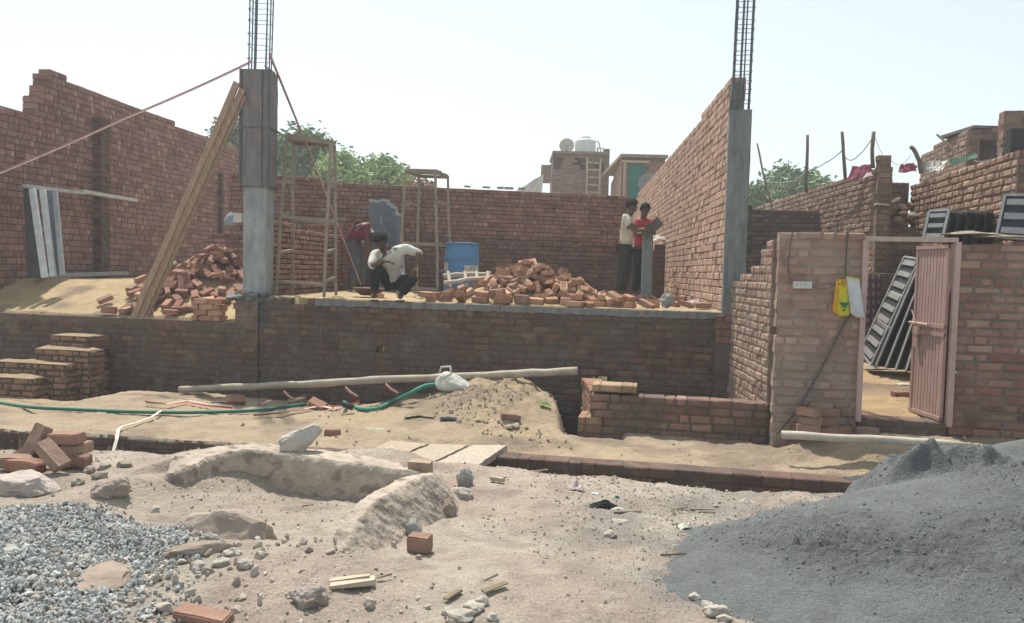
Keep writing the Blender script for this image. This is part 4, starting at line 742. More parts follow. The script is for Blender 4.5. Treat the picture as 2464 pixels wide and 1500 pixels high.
for k, r_ in PILE:
    if k == 'm': brick(PRO[R.randrange(8)], r_[:3], r_[3:], "loose orange brick in the tumbled heap right of the blue drum", "tumbled brick heap on the raised floor", (R.choice((1, 1, 1, .97, .8, .6)), R.uniform(.94, 1.03), R.uniform(.94, 1.03)))
    else: brick(PROR[R.randrange(4)] if R.random() < .8 else PRO[R.randrange(6)], r_[:3], r_[3:], "loose red brick in the tumbled heap behind the wooden prop", "tumbled brick heap behind the prop")
for k, n_, cx_, cd_, sx_, sd_ in (('m', 66, .22, .95, .28, .26), ('m', 12, .95, .85, .14, .12), ('l', 34, -4.95, 1.6, .26, .26)):
    for _ in range(n_):
        x = R.gauss(cx_, sx_); dy_ = R.gauss(cd_, sd_); y = fy(x) + max(.25, dy_); r_ = ((x - cx_) / sx_) ** 2 + ((dy_ - cd_) / sd_) ** 2
        e = (R.uniform(-.6, .6), R.uniform(-.6, .6), R.uniform(0, 6.28)); z = gz(x, y) + .035 + R.random() * .09 * math.exp(-r_ / 3)
        if k == 'm': brick(PRO[R.randrange(8)], (x, y, z), e, "loose orange brick in the tumbled heap right of the blue drum", "tumbled brick heap on the raised floor")
        else: brick(PROR[R.randrange(4)] if R.random() < .8 else PRO[R.randrange(6)], (x, y, z), e, "loose red brick in the tumbled heap behind the wooden prop", "tumbled brick heap behind the prop")
# bricks buried out of sight are dropped, the least visible ones become one object
def prune(prefixes, keep):
    from mathutils.bvhtree import BVHTree
    ob = [o for o in scene.collection.objects if o.name.startswith("brick") and any(str(o.get("group", "")).startswith(p) for p in prefixes)]
    vs, fs, own = [], [], []
    for i, o in enumerate(ob):
        mw = Matrix.LocRotScale(o.location, o.rotation_euler, o.scale); b = len(vs); vs += [mw @ v.co for v in o.data.vertices]
        for p in o.data.polygons: fs.append([k + b for k in p.vertices]); own.append(i)
    bv = BVHTree.FromPolygons(vs, fs); c0 = V(0, 0, EYE); cnt = []
    for i, o in enumerate(ob):
        mw = Matrix.LocRotScale(o.location, o.rotation_euler, o.scale); n_ = 0
        for fx_ in (-.48, -.2, .1, .35, .48):
            for fy_ in (-.48, 0, .48):
                for fz_ in (-.48, .48):
                    p = mw @ V(fx_ * .225, fy_ * .107, fz_ * .072); d = (p - c0); h = bv.ray_cast(c0, d.normalized())
                    if h[2] is not None and own[h[2]] == i and (h[0] - p).length < .09: n_ += 1
        cnt.append(n_)
    order = sorted(range(len(ob)), key=lambda i: -cnt[i]); rest = []
    for k, i in enumerate(order):
        if cnt[i] < 2: bpy.data.objects.remove(ob[i])
        elif k >= keep: rest.append(ob[i])
    mb = MB()
    for o in rest:
        mw = Matrix.LocRotScale(o.location, o.rotation_euler, o.scale); me = o.data; a = [0.0] * (4 * len(me.polygons)); me.attributes["bc"].data.foreach_get("color", a)
        b = len(mb.v); mb.v.extend([tuple(mw @ v.co) for v in me.vertices])
        for p in me.polygons: mb.f.append(tuple(k + b for k in p.vertices)); mb.c.append(tuple(a[4 * p.index:4 * p.index + 3]))
        bpy.data.objects.remove(o)
    if rest: tag(mb.build("brick_rubble", M_BRICK), "bricks half hidden deep in the two tumbled heaps", "bricks", kind="stuff")
prune(("tumbled brick heap",), 236)
# small neat stack on the ledge
sx0 = PL(462, 740, fp(-6), fp(-3)).x; 
for k in range(4):
    for j, (w, fl) in enumerate(((.225, 0), (.225, 0)) if k % 2 else ((.107, 1), (.225, 0), (.107, 1))):
        x = sx0 + (.02 if k % 2 else 0) + [0, .235][j] * (1) + .11 if k % 2 else sx0 + [.055, .225, .40][j]
        brick(PRO[[1, 3, 0, 4][(k + j) % 4]], (x, fy(x) + .06 + (.06 if fl else 0), ZL + .045 + k * .082), (0, 0, -.2 + (1.57 if fl else 0) + R.uniform(-.04, .04)), "orange brick in the small neat stack on the ledge beside the left column", "neat brick stack on the ledge")
for (u, v, rz, rx_) in ((400, 745, .2, 0), (385, 722, -.3, .1), (420, 710, .8, .3), (355, 735, .1, 0), (318, 728, .3, 0), (300, 715, 1.2, .1), (440, 735, -.6, .2), (520, 703, -.5, .3), (395, 700, 2, .2)):
    p = onG(u, v + 8, ZL); brick(PRO[R.randrange(6)] if R.random() < .5 else PROR[R.randrange(4)], (p.x, p.y, gz(p.x, p.y) + .04 + abs(rx_) * .05), (rx_, rx_ * .5, rz), "loose brick scattered at the foot of the wooden prop", "bricks scattered round the prop foot")
# bricks beside the pillar foot
for i, (u, v, y, rz, dz) in enumerate(((1945, 1030, 7.72, -.2, 0), (1992, 1038, 7.72, -.15, 0), (1950, 1012, 7.74, -.3, 0), (1988, 1016, 7.76, -.1, 0), (1946, 992, 7.72, -.9, 0), (1990, 992, 7.85, -.2, 0), (1975, 978, 7.92, -.2, 0), (2020, 1036, 7.7, -.5, 0))):
    p = PY(u, v, y); brick(PROD[i % 4], p, (0, 0, rz), "dusty pinkish brick in the small pile at the brick pillar foot", "brick pile at the pillar foot", (.95, 1, 1.05))
# bricks in the left foreground
LF = [((88, 1062), 5.95, (.5, -1.1, .7), 2, "dusty broken brick standing on end against the left foreground brick stack"),
      ((160, 1055), 5.95, (.03, -.05, -.15), 0, "flat whole brick topping the small stack in the left foreground"),
      ((137, 1085), 5.98, (0, .02, 1.4), 1, "brick end under the top brick of the left foreground stack"),
      ((185, 1080), 5.98, (0, 0, 1.45), 2, "right brick end under the top brick of the left foreground stack"),
      ((175, 1105), 5.9, (0, 0, -.1), 3, "half buried base brick of the left foreground stack"),
      ((125, 1095), 5.72, (.3, .75, -.2), 2, "brick leaning diagonally down the front of the left foreground stack"),
      ((72, 1092), 5.95, (.9, -.5, .5), 0, "brick tipped on its edge at the left of the foreground stack"),
      ((62, 1120), 5.75, (0, .05, -.1), 1, "lowest brick on the ground left of the foreground stack"),
      ((30, 1110), 5.8, (.1, .1, .4), 2, "brick lying at the very left edge of the foreground stack")]
for (uv, y, e, m_, lab) in LF: brick(PROD[m_], PY(*uv, y - .15), e, lab, None, (1.08, 1.05, 1.12))
def sit(u, v, z0=-.1, dz=0.0): p = onG(u, v, z0); return V(p.x, p.y, gz(p.x, p.y) + dz)
brick(PROR[2], sit(1062, 1192, -.1, .04), (.12, .1, -.35), "red brick with white crust lying beside the trench boards", None, (.8, 1, 1))
brick(PRO[5], sit(1010, 1328, -.1, .05), (.05, 0, -.25), "chipped orange half brick standing alone before the broken plaster wall", None, (.55, .85, 1.25))
brick(PROD[0], sit(490, 1490, -.05, .005), (.15, .03, -.28), "dusty red brick half buried at the bottom edge near the gravel", None, (1.15, .8, .9))
brick(PROD[1], sit(568, 975, -.3, .07), (.9, .1, .6), "dusty brick tilted on its corner against the long pole")
brick(PROD[0], sit(765, 985, -.3, .05), (.5, .3, -.4), "broad brick leaning under the long pole above the tape", None, (1, 1.1, 1.3))
brick(PROD[3], sit(715, 975, -.3, .05), (.2, -.3, .4), "dark brick half hidden below the long pole")
brick(PROR[3], sit(800, 1045, -.2, .02), (0, 0, .1), "dark brick fragment in the sand above the pointed rock", None, (.7, .8, .8))
brick(PROD[3], sit(1230, 950, 0, .03), (0, .1, .2), "pinkish brick lying right of the white sack", None, (.9, 1, .8))
brick(PROD[1], sit(2170, 955, .2, .03), (0, 0, .1), "flat brick on the yard sand seen through the doorway", None, (1, 1, .8))
brick(PROD[2], sit(2085, 1000, .15, .02), (0, 0, .0), "brick lying inside the doorway beside the left post")
# ------------------------------------------------------------------ foreground: basin, rocks, heaps
def ribbon_wall(label, name, cat, pts, th, seed, mtr, col, n_=34, rough=.02, parent=None, base=-.35, lump=.02, flat=.9, skew=0.0):
    """rough plaster wall following a plan curve; pts = (x, y, ztop)"""
    P = [V(*p) for p in pts]; q = []
    for i in range(len(P) - 1):
        p0 = P[max(i - 1, 0)]; p1 = P[i]; p2 = P[i + 1]; p3 = P[min(i + 2, len(P) - 1)]
        for k in range(n_):
            t = k / n_; q.append(.5 * ((2 * p1) + (p2 - p0) * t + (2 * p0 - 5 * p1 + 4 * p2 - p3) * t * t + (3 * p1 - p0 - 3 * p2 + p3) * t ** 3))
    q.append(P[-1]); n1 = len(q); nz = 26
    prof = [(-1, k / nz) for k in range(nz + 1)] + [(-1 + 2 * k / 14, 1) for k in range(1, 14)] + [(1, 1 - k / nz) for k in range(nz + 1)]
    vs = []; tp = []
    for i, p in enumerate(q):
        d = (q[min(i + 1, n1 - 1)] - q[max(i - 1, 0)]); d.z = 0; d.normalize(); s = V(-d.y, d.x, 0)
        for (a, b) in prof:
            z = base + (p.z - base) * b; t = th * (1 + .12 * (1 - b))
            if b > flat: t *= 1 - ((b - flat) / (1 - flat)) ** 2 * .16
            vs.append(p + s * (a * t / 2 - skew * (1 - b)) + V(0, 0, z - p.z)); tp.append(max(0, (b - .75) * 4))
    vs = np.array([tuple(v) for v in vs]); m = len(prof); tp = np.array(tp)
    a_ = vs[:, 0] + vs[:, 1] * .7; b_ = vs[:, 2] * 1.3 + vs[:, 1]
    rid = lambda s_, o_: .5 - np.abs(fbm(a_, b_ * 1.2, s_, o_, 4)) * 1.6
    nr = lump * fbm(a_, b_, 3, seed, 3) + rough * (rid(9, seed + 5) - .3) + rough * .5 * fbm(a_, b_, 34, seed + 7, 3)
    vs[:, 1] -= nr; vs[:, 0] += nr * .7; vs[:, 2] += tp * (rough * 1.3 * fbm(vs[:, 0], vs[:, 1], 6, seed + 9, 4) + rough * .9 * fbm(vs[:, 0], vs[:, 1], 28, seed + 11, 3))
    i = np.arange(n1 - 1)[:, None] * m + np.arange(m - 1)[None]
    f = np.stack([i, i + m, i + m + 1, i + 1], -1).reshape(-1, 4)
    pit = np.clip(-fbm(a_, b_, 14, seed + 31, 4) * 1.5 - .2, 0, .45)
    cs = np.array(col) * (1 + .22 * fbm(a_, b_, 5, seed + 20, 4) - pit)[:, None]
    e0 = np.array([[k, k + 1, m - 2 - k, m - 1 - k] for k in range(m // 2 - 1)]); e1 = (n1 - 1) * m + e0[:, ::-1]
    f = np.vstack([f, e0, e1])
    me = npmesh(name, vs, f, mtr, cs, False); o = link(bpy.data.objects.new(name, me), parent)
    return tag(o, label, cat)
K = lambda u, v, z: tuple(PZ(u, v, z))
BWL = thing("plaster_basin_wall", "low curved plastered wall edging the dusty basin in front of the trench", "basin wall", (0, 0, 0))
pts = [K(366, 1186, -.16), K(388, 1152, -.03), K(430, 1118, .06), K(500, 1088, .09), K(600, 1074, .105), K(720, 1086, .10), K(850, 1104, .09), K(955, 1122, .075), K(1000, 1132, .03)]
ribbon_wall(None, "wall_ridge", None, pts, .25, 3, M_PLASTER, (.95, .94, .93), base=-.3, parent=BWL, rough=.009, lump=.022)
MB().box(PY(1012, 1128, 5.75), (.16, .1, .12), Matrix.Rotation(-.2, 3, 'Z'), (.8, .72, .64), .008).build("end_brick", M_PLASTER, BWL)
BW3 = thing("broken_plaster_wall", "broken leaning lump of plastered wall with bricks showing along its foot", "broken wall", (0, 0, 0))
pts = [K(790, 1345, -.03), K(818, 1300, .07), K(850, 1236, .15), K(925, 1183, .185), K(985, 1150, .19), K(1032, 1140, .17), K(1046, 1150, .08)]
ribbon_wall(None, "plaster_slab", None, pts, .10, 8, M_PLASTER, (.98, .97, .96), base=-.095, parent=BW3, rough=.009, lump=.022, flat=.93, skew=.15)
for i in range(9):
    f = i / 8; p_ = PZ(765 + 240 * f, 1402 - 148 * f, -.085); x, y = p_.x, p_.y
    MB().box((x, y, -.09 + R.uniform(-.01, .01)), (.11, .15, .07), Matrix.Rotation(-.35 + R.uniform(-.1, .1), 3, 'Z'), R.choice([(.36, .2, .15), (.30, .17, .13), (.42, .25, .19)]), .008).build("exposed_brick", M_BRICK, BW3)

def rock(label, loc, r, seed, sc=(1, 1, .7), col=(.42, .37, .33), rot=None, name="rock", cat="rock", sub=4, rough=.3, group=None, m=None):
    mb = MB(); mb.rock(loc, r, seed, sub, rough, sc, col, rot=rot); return tag(mb.build(name, m or M_STONE), label, cat, group)
RZ = lambda a, b=0, c=0: Euler((b, c, a)).to_matrix()
rock("largest pale lump of dried plaster at the left edge above the gravel", sit(62, 1180, -.05, .03), .20, 5, (1.15, .7, .55), (.50, .44, .40), RZ(.1))
rock("rough brownish lump sitting on the gravel edge, right of the large pale lump", sit(272, 1190, -.05, .03), .125, 7, (1, .8, .62), (.36, .30, .26), RZ(.2))
rock("small dark brown lump just below the left foreground bricks", sit(132, 1128, -.05, .03), .085, 11, (1, .8, .8), (.27, .215, .18))
rock("flat pale stone slab between the dark lump and the large pale lump", sit(105, 1132, -.05, .02), .1, 19, (1.2, .6, .25), (.40, .36, .33))
rock("broad reddish brown hump of packed earth beside the gravel", sit(550, 1290, -.05, -.03), .30, 23, (1.05, .62, .60), (.38, .31, .265), RZ(-.1), rough=.15)
p = PY(722, 1054, 6.02); rock("pale pointed rock balanced on the rim of the plaster basin", p + V(0, 0, -.012), .135, 31, (1.25, .6, .8), (.52, .48, .44), RZ(.1, .1, -.5), rough=.25)
rock("dusty lump of rock near the bottom edge left of the pale wood piece", sit(748, 1455, -.05, .02), .085, 37, (1.1, .8, .8), (.36, .31, .28))
rock("rounded grey rock at the near end of the trench boards", sit(1118, 1168, -.1, .04), .085, 41, (.85, .8, .95), (.34, .33, .31))
rock("pale rough lump below the crusted red brick", sit(1110, 1200, -.1, .02), .085, 43, (1.1, .8, .7), (.42, .38, .34))
rock("brown rounded rock at the upper end of the broken plaster wall", sit(1078, 1240, -.1, .03), .075, 47, (.9, .8, .9), (.33, .26, .21))
rock("dusty lump touching the broken plaster wall, left of the brown rounded rock", sit(1050, 1232, -.1, .03), .055, 49, (.7, .8, 1), (.42, .38, .34))
rock("grey lump behind the chipped orange half brick", sit(995, 1290, -.1, .04), .055, 53, (.9, .9, 1), (.33, .33, .31))
rock("flat clay slab lying embedded in the gravel", sit(255, 1395, -.03, .012), .17, 59, (.72, 1.2, .18), (.34, .27, .22), RZ(.35), rough=.15)
rock("long broken clay chunk among the rubble right of the gravel", sit(470, 1335, -.05, .02), .15, 61, (1.25, .35, .35), (.33, .27, .225), RZ(.35), rough=.2)
rock("pale angular stone half buried at the left edge of the gravel", sit(12, 1345, 0, .03), .1, 63, (1, .7, .4), (.42, .41, .38), RZ(.4, .3))
for i, (u, v, r_, c_) in enumerate(((562, 1340, .05, (.52, .48, .43)), (535, 1360, .045, (.46, .42, .37)), (478, 1372, .055, (.42, .38, .34)), (500, 1300, .05, (.40, .36, .31)), (205, 1355, .045, (.45, .42, .38)),
                                    (395, 1470, .05, (.42, .37, .32)), (590, 1365, .05, (.4, .36, .32)), (630, 1345, .04, (.4, .35, .3)), (375, 1230, .04, (.4, .38, .35)), (215, 1135, .05, (.36, .31, .26)), (240, 1150, .055, (.35, .3, .25)), (190, 1165, .05, (.34, .3, .25)), (300, 1125, .06, (.33, .28, .23)), (250, 1128, .05, (.36, .32, .27)))):
    rock("small pale stone among the rubble around the gravel", sit(u, v, -.05, r_ * .3), r_, 70 + i, (1, .85, .65), c_, RZ(i), group="small stones round the gravel", sub=3)
for i, (u, v, r_) in enumerate(((1720, 1478, .06), (1700, 1462, .035), (1672, 1440, .03), (1745, 1495, .04), (1445, 1262, .0), (1470, 1292, .05), (1305, 1395, .0), (1345, 1330, .0), (1140, 1470, .05), (1110, 1490, .06), (1160, 1450, .035), (1085, 1478, .04), (1185, 1490, .03), (1135, 1455, .03))):
    if r_: rock("pale broken stone lying on the dusty ground of the open lane", sit(u, v, -.05, r_ * .25), r_, 90 + i, (1.1, .85, .6), (.44, .40, .35), RZ(i), group="stones lying on the lane", sub=3)
for i, (u, v, r_) in enumerate(((2030, 1068, .05), (2000, 1073, .05), (1930, 1068, .05), (2010, 1092, .035), (1240, 1046, .055), (1225, 1018, .045), (1150, 1010, .03), (1440, 1125, .04), (1500, 1128, .035), (1380, 1110, .03), (1665, 1160, .0), (1862, 1148, .03), (1895, 1155, .03))):
    if r_: rock("small dusty stone on the sandy strip behind the trench", sit(u, v, -.2, r_ * .25), r_, 120 + i, (1.1, .85, .6), (.40, .35, .28), RZ(i), group="stones on the sandy strip", sub=3)

# grey sand heaps
def heap(name, label, cx_, cy_, rx_, ry_, h, seed, cr, nx=260, ny=200, clod=None, back=1.0):
    xs = np.linspace(cx_ - rx_ * 1.25, cx_ + rx_ * 1.25, nx); ys = np.linspace(cy_ - ry_ * 1.3, cy_ + ry_ * 1.3, ny); X, Y = np.meshgrid(xs, ys)
    ryy = np.where(Y > cy_, ry_ * back, ry_); rxx = rx_ * (1 - .17 * sstep(3.8, 4.6, Y) - .17 * sstep(4.7, 5.3, Y)) if back < 1 else rx_; r_ = np.sqrt(((X - cx_) / rxx) ** 2 + ((Y - cy_) / ryy) ** 2) * (1 + .10 * fbm(X, Y, 1.1, seed, 3))
    z = -.07 + (h + .07) * (1 - r_)
    z = z - .10 * h * np.exp(-(r_ / .25) ** 2)
    z = np.where(r_ > .8, z + .25 * (h + .12) * (r_ - .8), z)
    c = clod(X, Y) if clod is not None else np.clip(fbm(X, Y, 1.4, seed + 2, 3) * 3 + .2, 0, 1)
    z = z + .02 * fbm(X, Y, 2.5, seed + 3, 3) + c * (.05 * np.abs(fbm(X, Y, 9, seed + 4, 3)) + .045 * np.abs(fbm(X, Y, 22, seed + 5, 3)) + .02 * fbm(X, Y, 50, seed + 15, 2)) + .004 * fbm(X, Y, 45, seed + 6, 2)
    if cr is not None: z = z + cr(X, Y)
    g_ = ground_z(X, Y, False); Z = np.minimum(np.maximum(z, -0.5) - .03 + .0, 9); Z = np.where(Z < g_ - .06, g_ - .06, Z); Z = np.where((Y > yf(X) - .03) & (Y < yb(X) + .05) & (Z < .02 + .05 * fbm(X, Y, 6, 3, 2)), g_ - .06, Z)
    col = np.array([.205, .22, .22]) * (1 - .40 * c[..., None] * np.clip(.6 + fbm(X, Y, 3, seed + 8, 3), 0, 1)[..., None])
    k = np.arange(ny - 1)[:, None] * nx + np.arange(nx - 1)[None]
    me = npmesh(name, np.stack([X, Y, Z], -1).reshape(-1, 3), np.stack([k, k + 1, k + nx + 1, k + nx], -1).reshape(-1, 4), M_SAND, col.reshape(-1, 3), True)
    return tag(link(bpy.data.objects.new(name, me)), label, "sand heap")
def crest(X, Y):
    s = sstep(2.28, 2.62, X) * sstep(3.75, 3.35, X) * sstep(4.98, 5.18, Y + .12 * fbm(X, Y, 4, 3, 3) + .05 * (X - 2.6)) * sstep(6.0, 5.75, Y)
    lump = s * (.115 + .10 * np.exp(-((X - 2.75) / .28) ** 2) + .09 * np.maximum(fbm(X, Y, 5, 11, 3), -.15) + .05 * fbm(X, Y, 14, 17, 2))
    gul = -.05 * sstep(2.0, 2.25, X) * sstep(2.62, 2.4, X) * sstep(5.0, 5.3, Y) * (.5 + np.abs(np.sin(X * 22 + Y * 5)))
    return lump + gul
def clods(X, Y):
    a = np.exp(-(((X - 1.95) + (Y - 4.0) * .6) ** 2 / .25 + (Y - 4.1) ** 2 / .35)); b = np.exp(-((X - 3.0) ** 2 / .12 + (Y - 4.6) ** 2 / .2)) + sstep(5.0, 5.2, Y) * (X > 2.3) * .35
    e = np.exp(-((X - 2.6) ** 2 / .05 + (Y - 4.1) ** 2 / .05))
    return np.clip((a * 1.3 + b + .6 * e) * (1 + .8 * fbm(X, Y, 3, 41, 3)) - .1, 0, 1)
heap("grey_sand_heap", "big near heap of dark grey sand with crumbly damp crest at lower right", 3.15, 4.75, 2.66, 2.5, .51, 5, crest, 620, 520, clods, .40)
heap("grey_sand_heap", "paler smooth grey sand heap behind the big near one at the right edge", 4.2, 6.15, 1.35, .8, .42, 15, None, 150, 120, lambda X, Y: X * 0)

# gravel: one mass of crushed stones
def stones(name, pos, size, seed, cols, mtr, kind="stuff", flat=.7, proto=5):
    rg = np.random.RandomState(seed); bm = bmesh.new(); bmesh.ops.create_icosphere(bm, subdivisions=1, radius=1); base = np.array([v.co[:] for v in bm.verts]); F = np.array([[v.index for v in f.verts] for f in bm.faces]); bm.free()
    # 42-vert shape cut by random planes gives chips with flat faces
    shapes = []
    for s in range(14):
        b = base.copy()
        for _ in range(6):
            n_ = rg.normal(size=3); n_ /= np.linalg.norm(n_); d_ = rg.uniform(.35, .8); k = b @ n_; b = b - np.outer(np.maximum(k - d_, 0) * .95, n_)
        shapes.append(b)
    N = len(pos); nv = len(base); ang = rg.uniform(0, 6.283, (N, 3)) * np.array([.35, .35, 1]); ca, sa = np.cos(ang), np.sin(ang)
    out = np.empty((N, nv, 3)); idx = rg.randint(0, 14, N)
    sc = size[:, None] * np.stack([rg.uniform(.8, 1.35, N), rg.uniform(.6, 1.0, N), rg.uniform(.45, .85, N) * flat / .7], -1)
    for s in range(14):
        m = idx == s
        if not m.any(): continue
        v = shapes[s][None] * sc[m][:, None]; c_, s_ = ca[m], sa[m]
        x, y, z = v[..., 0], v[..., 1], v[..., 2]
        y, z = y * c_[:, 0:1] - z * s_[:, 0:1], y * s_[:, 0:1] + z * c_[:, 0:1]
        x, z = x * c_[:, 1:2] + z * s_[:, 1:2], -x * s_[:, 1:2] + z * c_[:, 1:2]
        x, y = x * c_[:, 2:3] - y * s_[:, 2:3], x * s_[:, 2:3] + y * c_[:, 2:3]
        out[m] = np.stack([x, y, z], -1) + pos[m][:, None]
    f = (F[None] + np.arange(N)[:, None, None] * nv).reshape(-1, 3)
    col = np.array(cols)[rg.randint(0, len(cols), N)] * rg.uniform(.8, 1.2, (N, 1)); col = np.repeat(col, len(F), 0)
    o = link(bpy.data.objects.new(name, npmesh(name, out.reshape(-1, 3), f, mtr, col))); return o
rg = np.random.RandomState(3)
n = 60000; x = rg.uniform(-4.6, -.6, n); y = rg.uniform(2.55, 5.4, n)
dens = 1.12 - np.sqrt(((x + 3.05) / 1.62) ** 2 + ((y - 3.35) / 1.45) ** 2) + .35 * fbm(x, y, 1.6, 77, 3)
keep = rg.rand(n) < np.clip(dens * 5, 0, 1); keep &= ~((x > -1.75) & (rg.rand(n) < .75)) | (y < 3.2) & (x < -1.2); x, y = x[keep], y[keep]
mound = lambda x, y: .16 * sstep(0, .6, 1.0 - np.sqrt(((x + 3.6) / 1.5) ** 2 + ((y - 3.55) / 1.1) ** 2)) 
lay = rg.rand(len(x)); z = ground_z(x, y) + mound(x, y) * 1.0 + lay * .018
o = stones("gravel", np.stack([x, y, z], -1), rg.uniform(.0095, .0205, len(x)) * (1 + .7 * (rg.rand(len(x)) < .07)) * (1 - .35 * (rg.rand(len(x)) < .3)), 4, [(.39, .405, .405), (.42, .435, .43), (.355, .37, .375), (.46, .465, .45), (.39, .385, .36)], M_GRAVEL)
tag(o, "blue grey crushed stone gravel spread at lower left", "gravel", kind="stuff")
# sheet of dust and fines under the stones so the bed is closed
xs = np.linspace(-5.2, -1.6, 130); ys = np.linspace(2.2, 4.9, 110); X, Y = np.meshgrid(xs, ys); Z = ground_z(X, Y, False) + mound(X, Y) - .004 - .05 * (mound(X, Y) < .004); k = np.arange(109)[:, None] * 130 + np.arange(129)[None]
tag(link(bpy.data.objects.new("gravel_bed", npmesh("gravel_bed", np.stack([X, Y, Z], -1).reshape(-1, 3), np.stack([k, k + 1, k + 131, k + 130], -1).reshape(-1, 4), M_GROUND, np.tile([.22, .23, .225], (130 * 110, 1)), True))), "dark stone dust filling the gaps of the gravel bed", "gravel bed", kind="stuff")
# rubble and crumbs over the lane and the sandy strip
n = 70000; x = rg.uniform(-5, 5, n); y = 2.6 + 5.6 * rg.rand(n) ** 1.3
dn = np.clip(.32 + 1.6 * fbm(x, y, 1.1, 140, 4) + .5 * np.exp(-((x + 1.4) ** 2 / .5 + (y - 3.7) ** 2 / .4)) + .3 * np.exp(-((x + 1) ** 2 / .1 + (y - 4) ** 2)), .03, 1) * np.where(y > yb(x), .22, .8)
keep = (rg.rand(n) < dn) & ~((y > yf(x)) & (y < yb(x))); x, y = x[keep], y[keep]
sz = .003 + .015 * rg.rand(len(x)) ** 5
o = stones("rubble", np.stack([x, y, ground_z(x, y) + sz * .2], -1), sz, 6, [(.46, .40, .34), (.50, .45, .39), (.42, .36, .30), (.43, .34, .28), (.54, .49, .43)], M_GRIT)
tag(o, "crumbs of stone, brick and clay strewn over the bare earth", "rubble", kind="stuff")
n = 700; x = rg.uniform(-3.2, .3, n); y = rg.uniform(3.0, 4.4, n); k_ = rg.rand(n) < np.exp(-((x + 1.75) ** 2 / .5 + (y - 3.85) ** 2 / .16)) + .5 * np.exp(-((x + .4) ** 2 / .12 + (y - 3.35) ** 2 / .05)); x, y = x[k_], y[k_]; sz = rg.uniform(.015, .038, len(x))
o = stones("coarse_rubble", np.stack([x, y, ground_z(x, y) + sz * .25], -1), sz, 8, [(.46, .40, .35), (.52, .47, .41), (.40, .345, .30)], M_GRAVEL); tag(o, "coarse pale rubble between the gravel and the lane", "rubble", kind="stuff")
n = 1900; x = rg.normal(-.1, .8, n); y = 8.9 + rg.normal(0, .6, n); k_ = (y < fy(x) - .5) & (y > yb(x) + .05) & (fbm(x, y, 1.6, 171, 3) > -.05); x, y = x[k_], y[k_]; sz = .006 + .032 * rg.rand(len(x)) ** 3
o = stones("mound_debris", np.stack([x, y, ground_z(x, y) + sz * .15], -1), sz, 18, [(.46, .37, .28), (.36, .28, .20), (.52, .44, .35), (.38, .26, .20), (.44, .36, .27)], M_GRAVEL, flat=.35); tag(o, "chips, dry leaves and litter strewn on the sand mound", "debris", kind="stuff")
# clods on the sand heap
n = 22000; x = rg.uniform(.9, 4.2, n); y = rg.uniform(3.1, 5.6, n); a = clods(x, y); k_ = rg.rand(n) < a * .8 + .04; x, y = x[k_], y[k_]
hp = bpy.data.objects["grey_sand_heap"]
from mathutils.bvhtree import BVHTree
dg = bpy.context.evaluated_depsgraph_get(); bvh = BVHTree.FromObject(hp, dg)
zz = []
for a, b in zip(x, y):
    h = bvh.ray_cast(V(a, b, 5), V(0, 0, -1)); zz.append(h[0].z if h[0] else -1)
sz = .004 + .012 * rg.rand(len(x)) ** 5; zz = np.array(zz)
o = stones("sand_clods", np.stack([x, y, zz - sz * .1], -1), sz, 9, [(.17, .185, .185), (.19, .205, .205), (.15, .16, .16)], M_GRIT); tag(o, "damp crumbled clods lying over the near grey sand heap", "sand clods", kind="stuff")

n = 16000; x = rg.uniform(.3, 2.6, n); y = rg.uniform(2.9, 6.0, n); zz = []
for a, b in zip(x, y):
    h = bvh.ray_cast(V(a, b, 5), V(0, 0, -1)); zz.append(h[0].z if h[0] else -9)
gg = ground_z(x, y, False); df = gg - np.array(zz); k_ = (df > -.02) & (df < .07) & (rg.rand(n) < np.exp(-np.maximum(df, 0) / .028)) & ~((y > yf(x)) & (y < yb(x))); x, y = x[k_], y[k_]; sz = .002 + .005 * rg.rand(len(x)) ** 2
o = stones("sand_fringe", np.stack([x, y, ground_z(x, y) + sz * .3], -1), sz, 19, [(.17, .185, .185), (.20, .215, .21)], M_GRIT); tag(o, "loose grey grains scattered along the foot of the near sand heap", "sand grains", kind="stuff")
# litter: crumpled sheets, bags, chips
def crumple(name, label, cat, loc, size, col, seed, n_=14, hgt=.4, m=None, group=None, rot=0.0):
    xs = np.linspace(-1, 1, n_); X, Y = np.meshgrid(xs, xs); r_ = np.clip(1 - (X ** 2 + Y ** 2) * .62, 0, 1)
    Z = hgt * r_ * (.6 + 1.2 * np.abs(fbm(X + seed, Y, 1.3, seed, 4))); X2 = X * (1 + .25 * fbm(X, Y, 1.5, seed + 3, 2)); Y2 = Y * (1 + .35 * fbm(X, Y, 1.7, seed + 6, 2))
    X2 = X2 + .12 * fbm(X, Y, 4, seed + 1, 2); Y2 = Y2 + .12 * fbm(X, Y, 4, seed + 2, 2)
    c_, s_ = math.cos(rot), math.sin(rot); v = np.stack([X2 * size[0], Y2 * size[1], Z * size[2]], -1).reshape(-1, 3); v = np.stack([v[:, 0] * c_ - v[:, 1] * s_, v[:, 0] * s_ + v[:, 1] * c_, v[:, 2]], -1) + np.array(loc)
    k = np.arange(n_ - 1)[:, None] * n_ + np.arange(n_ - 1)[None]; f = np.stack([k, k + 1, k + n_ + 1, k + n_], -1).reshape(-1, 4)
    # a closed skin: the underside follows 3 mm below
    N = len(v); v2 = v - np.array([0, 0, .003]); ring = np.concatenate([np.arange(n_), np.arange(1, n_) * n_ + n_ - 1, (n_ - 1) * n_ + np.arange(n_ - 2, -1, -1), np.arange(n_ - 2, 0, -1) * n_])
    rn = np.roll(ring, -1); f = np.vstack([f, f[:, ::-1] + N, np.stack([ring, ring + N, rn + N, rn], -1)])
    me = npmesh(name, np.vstack([v, v2]), f, m or M_CLOTH, np.tile(col, (2 * N, 1)), False); return tag(link(bpy.data.objects.new(name, me)), label, cat, group)
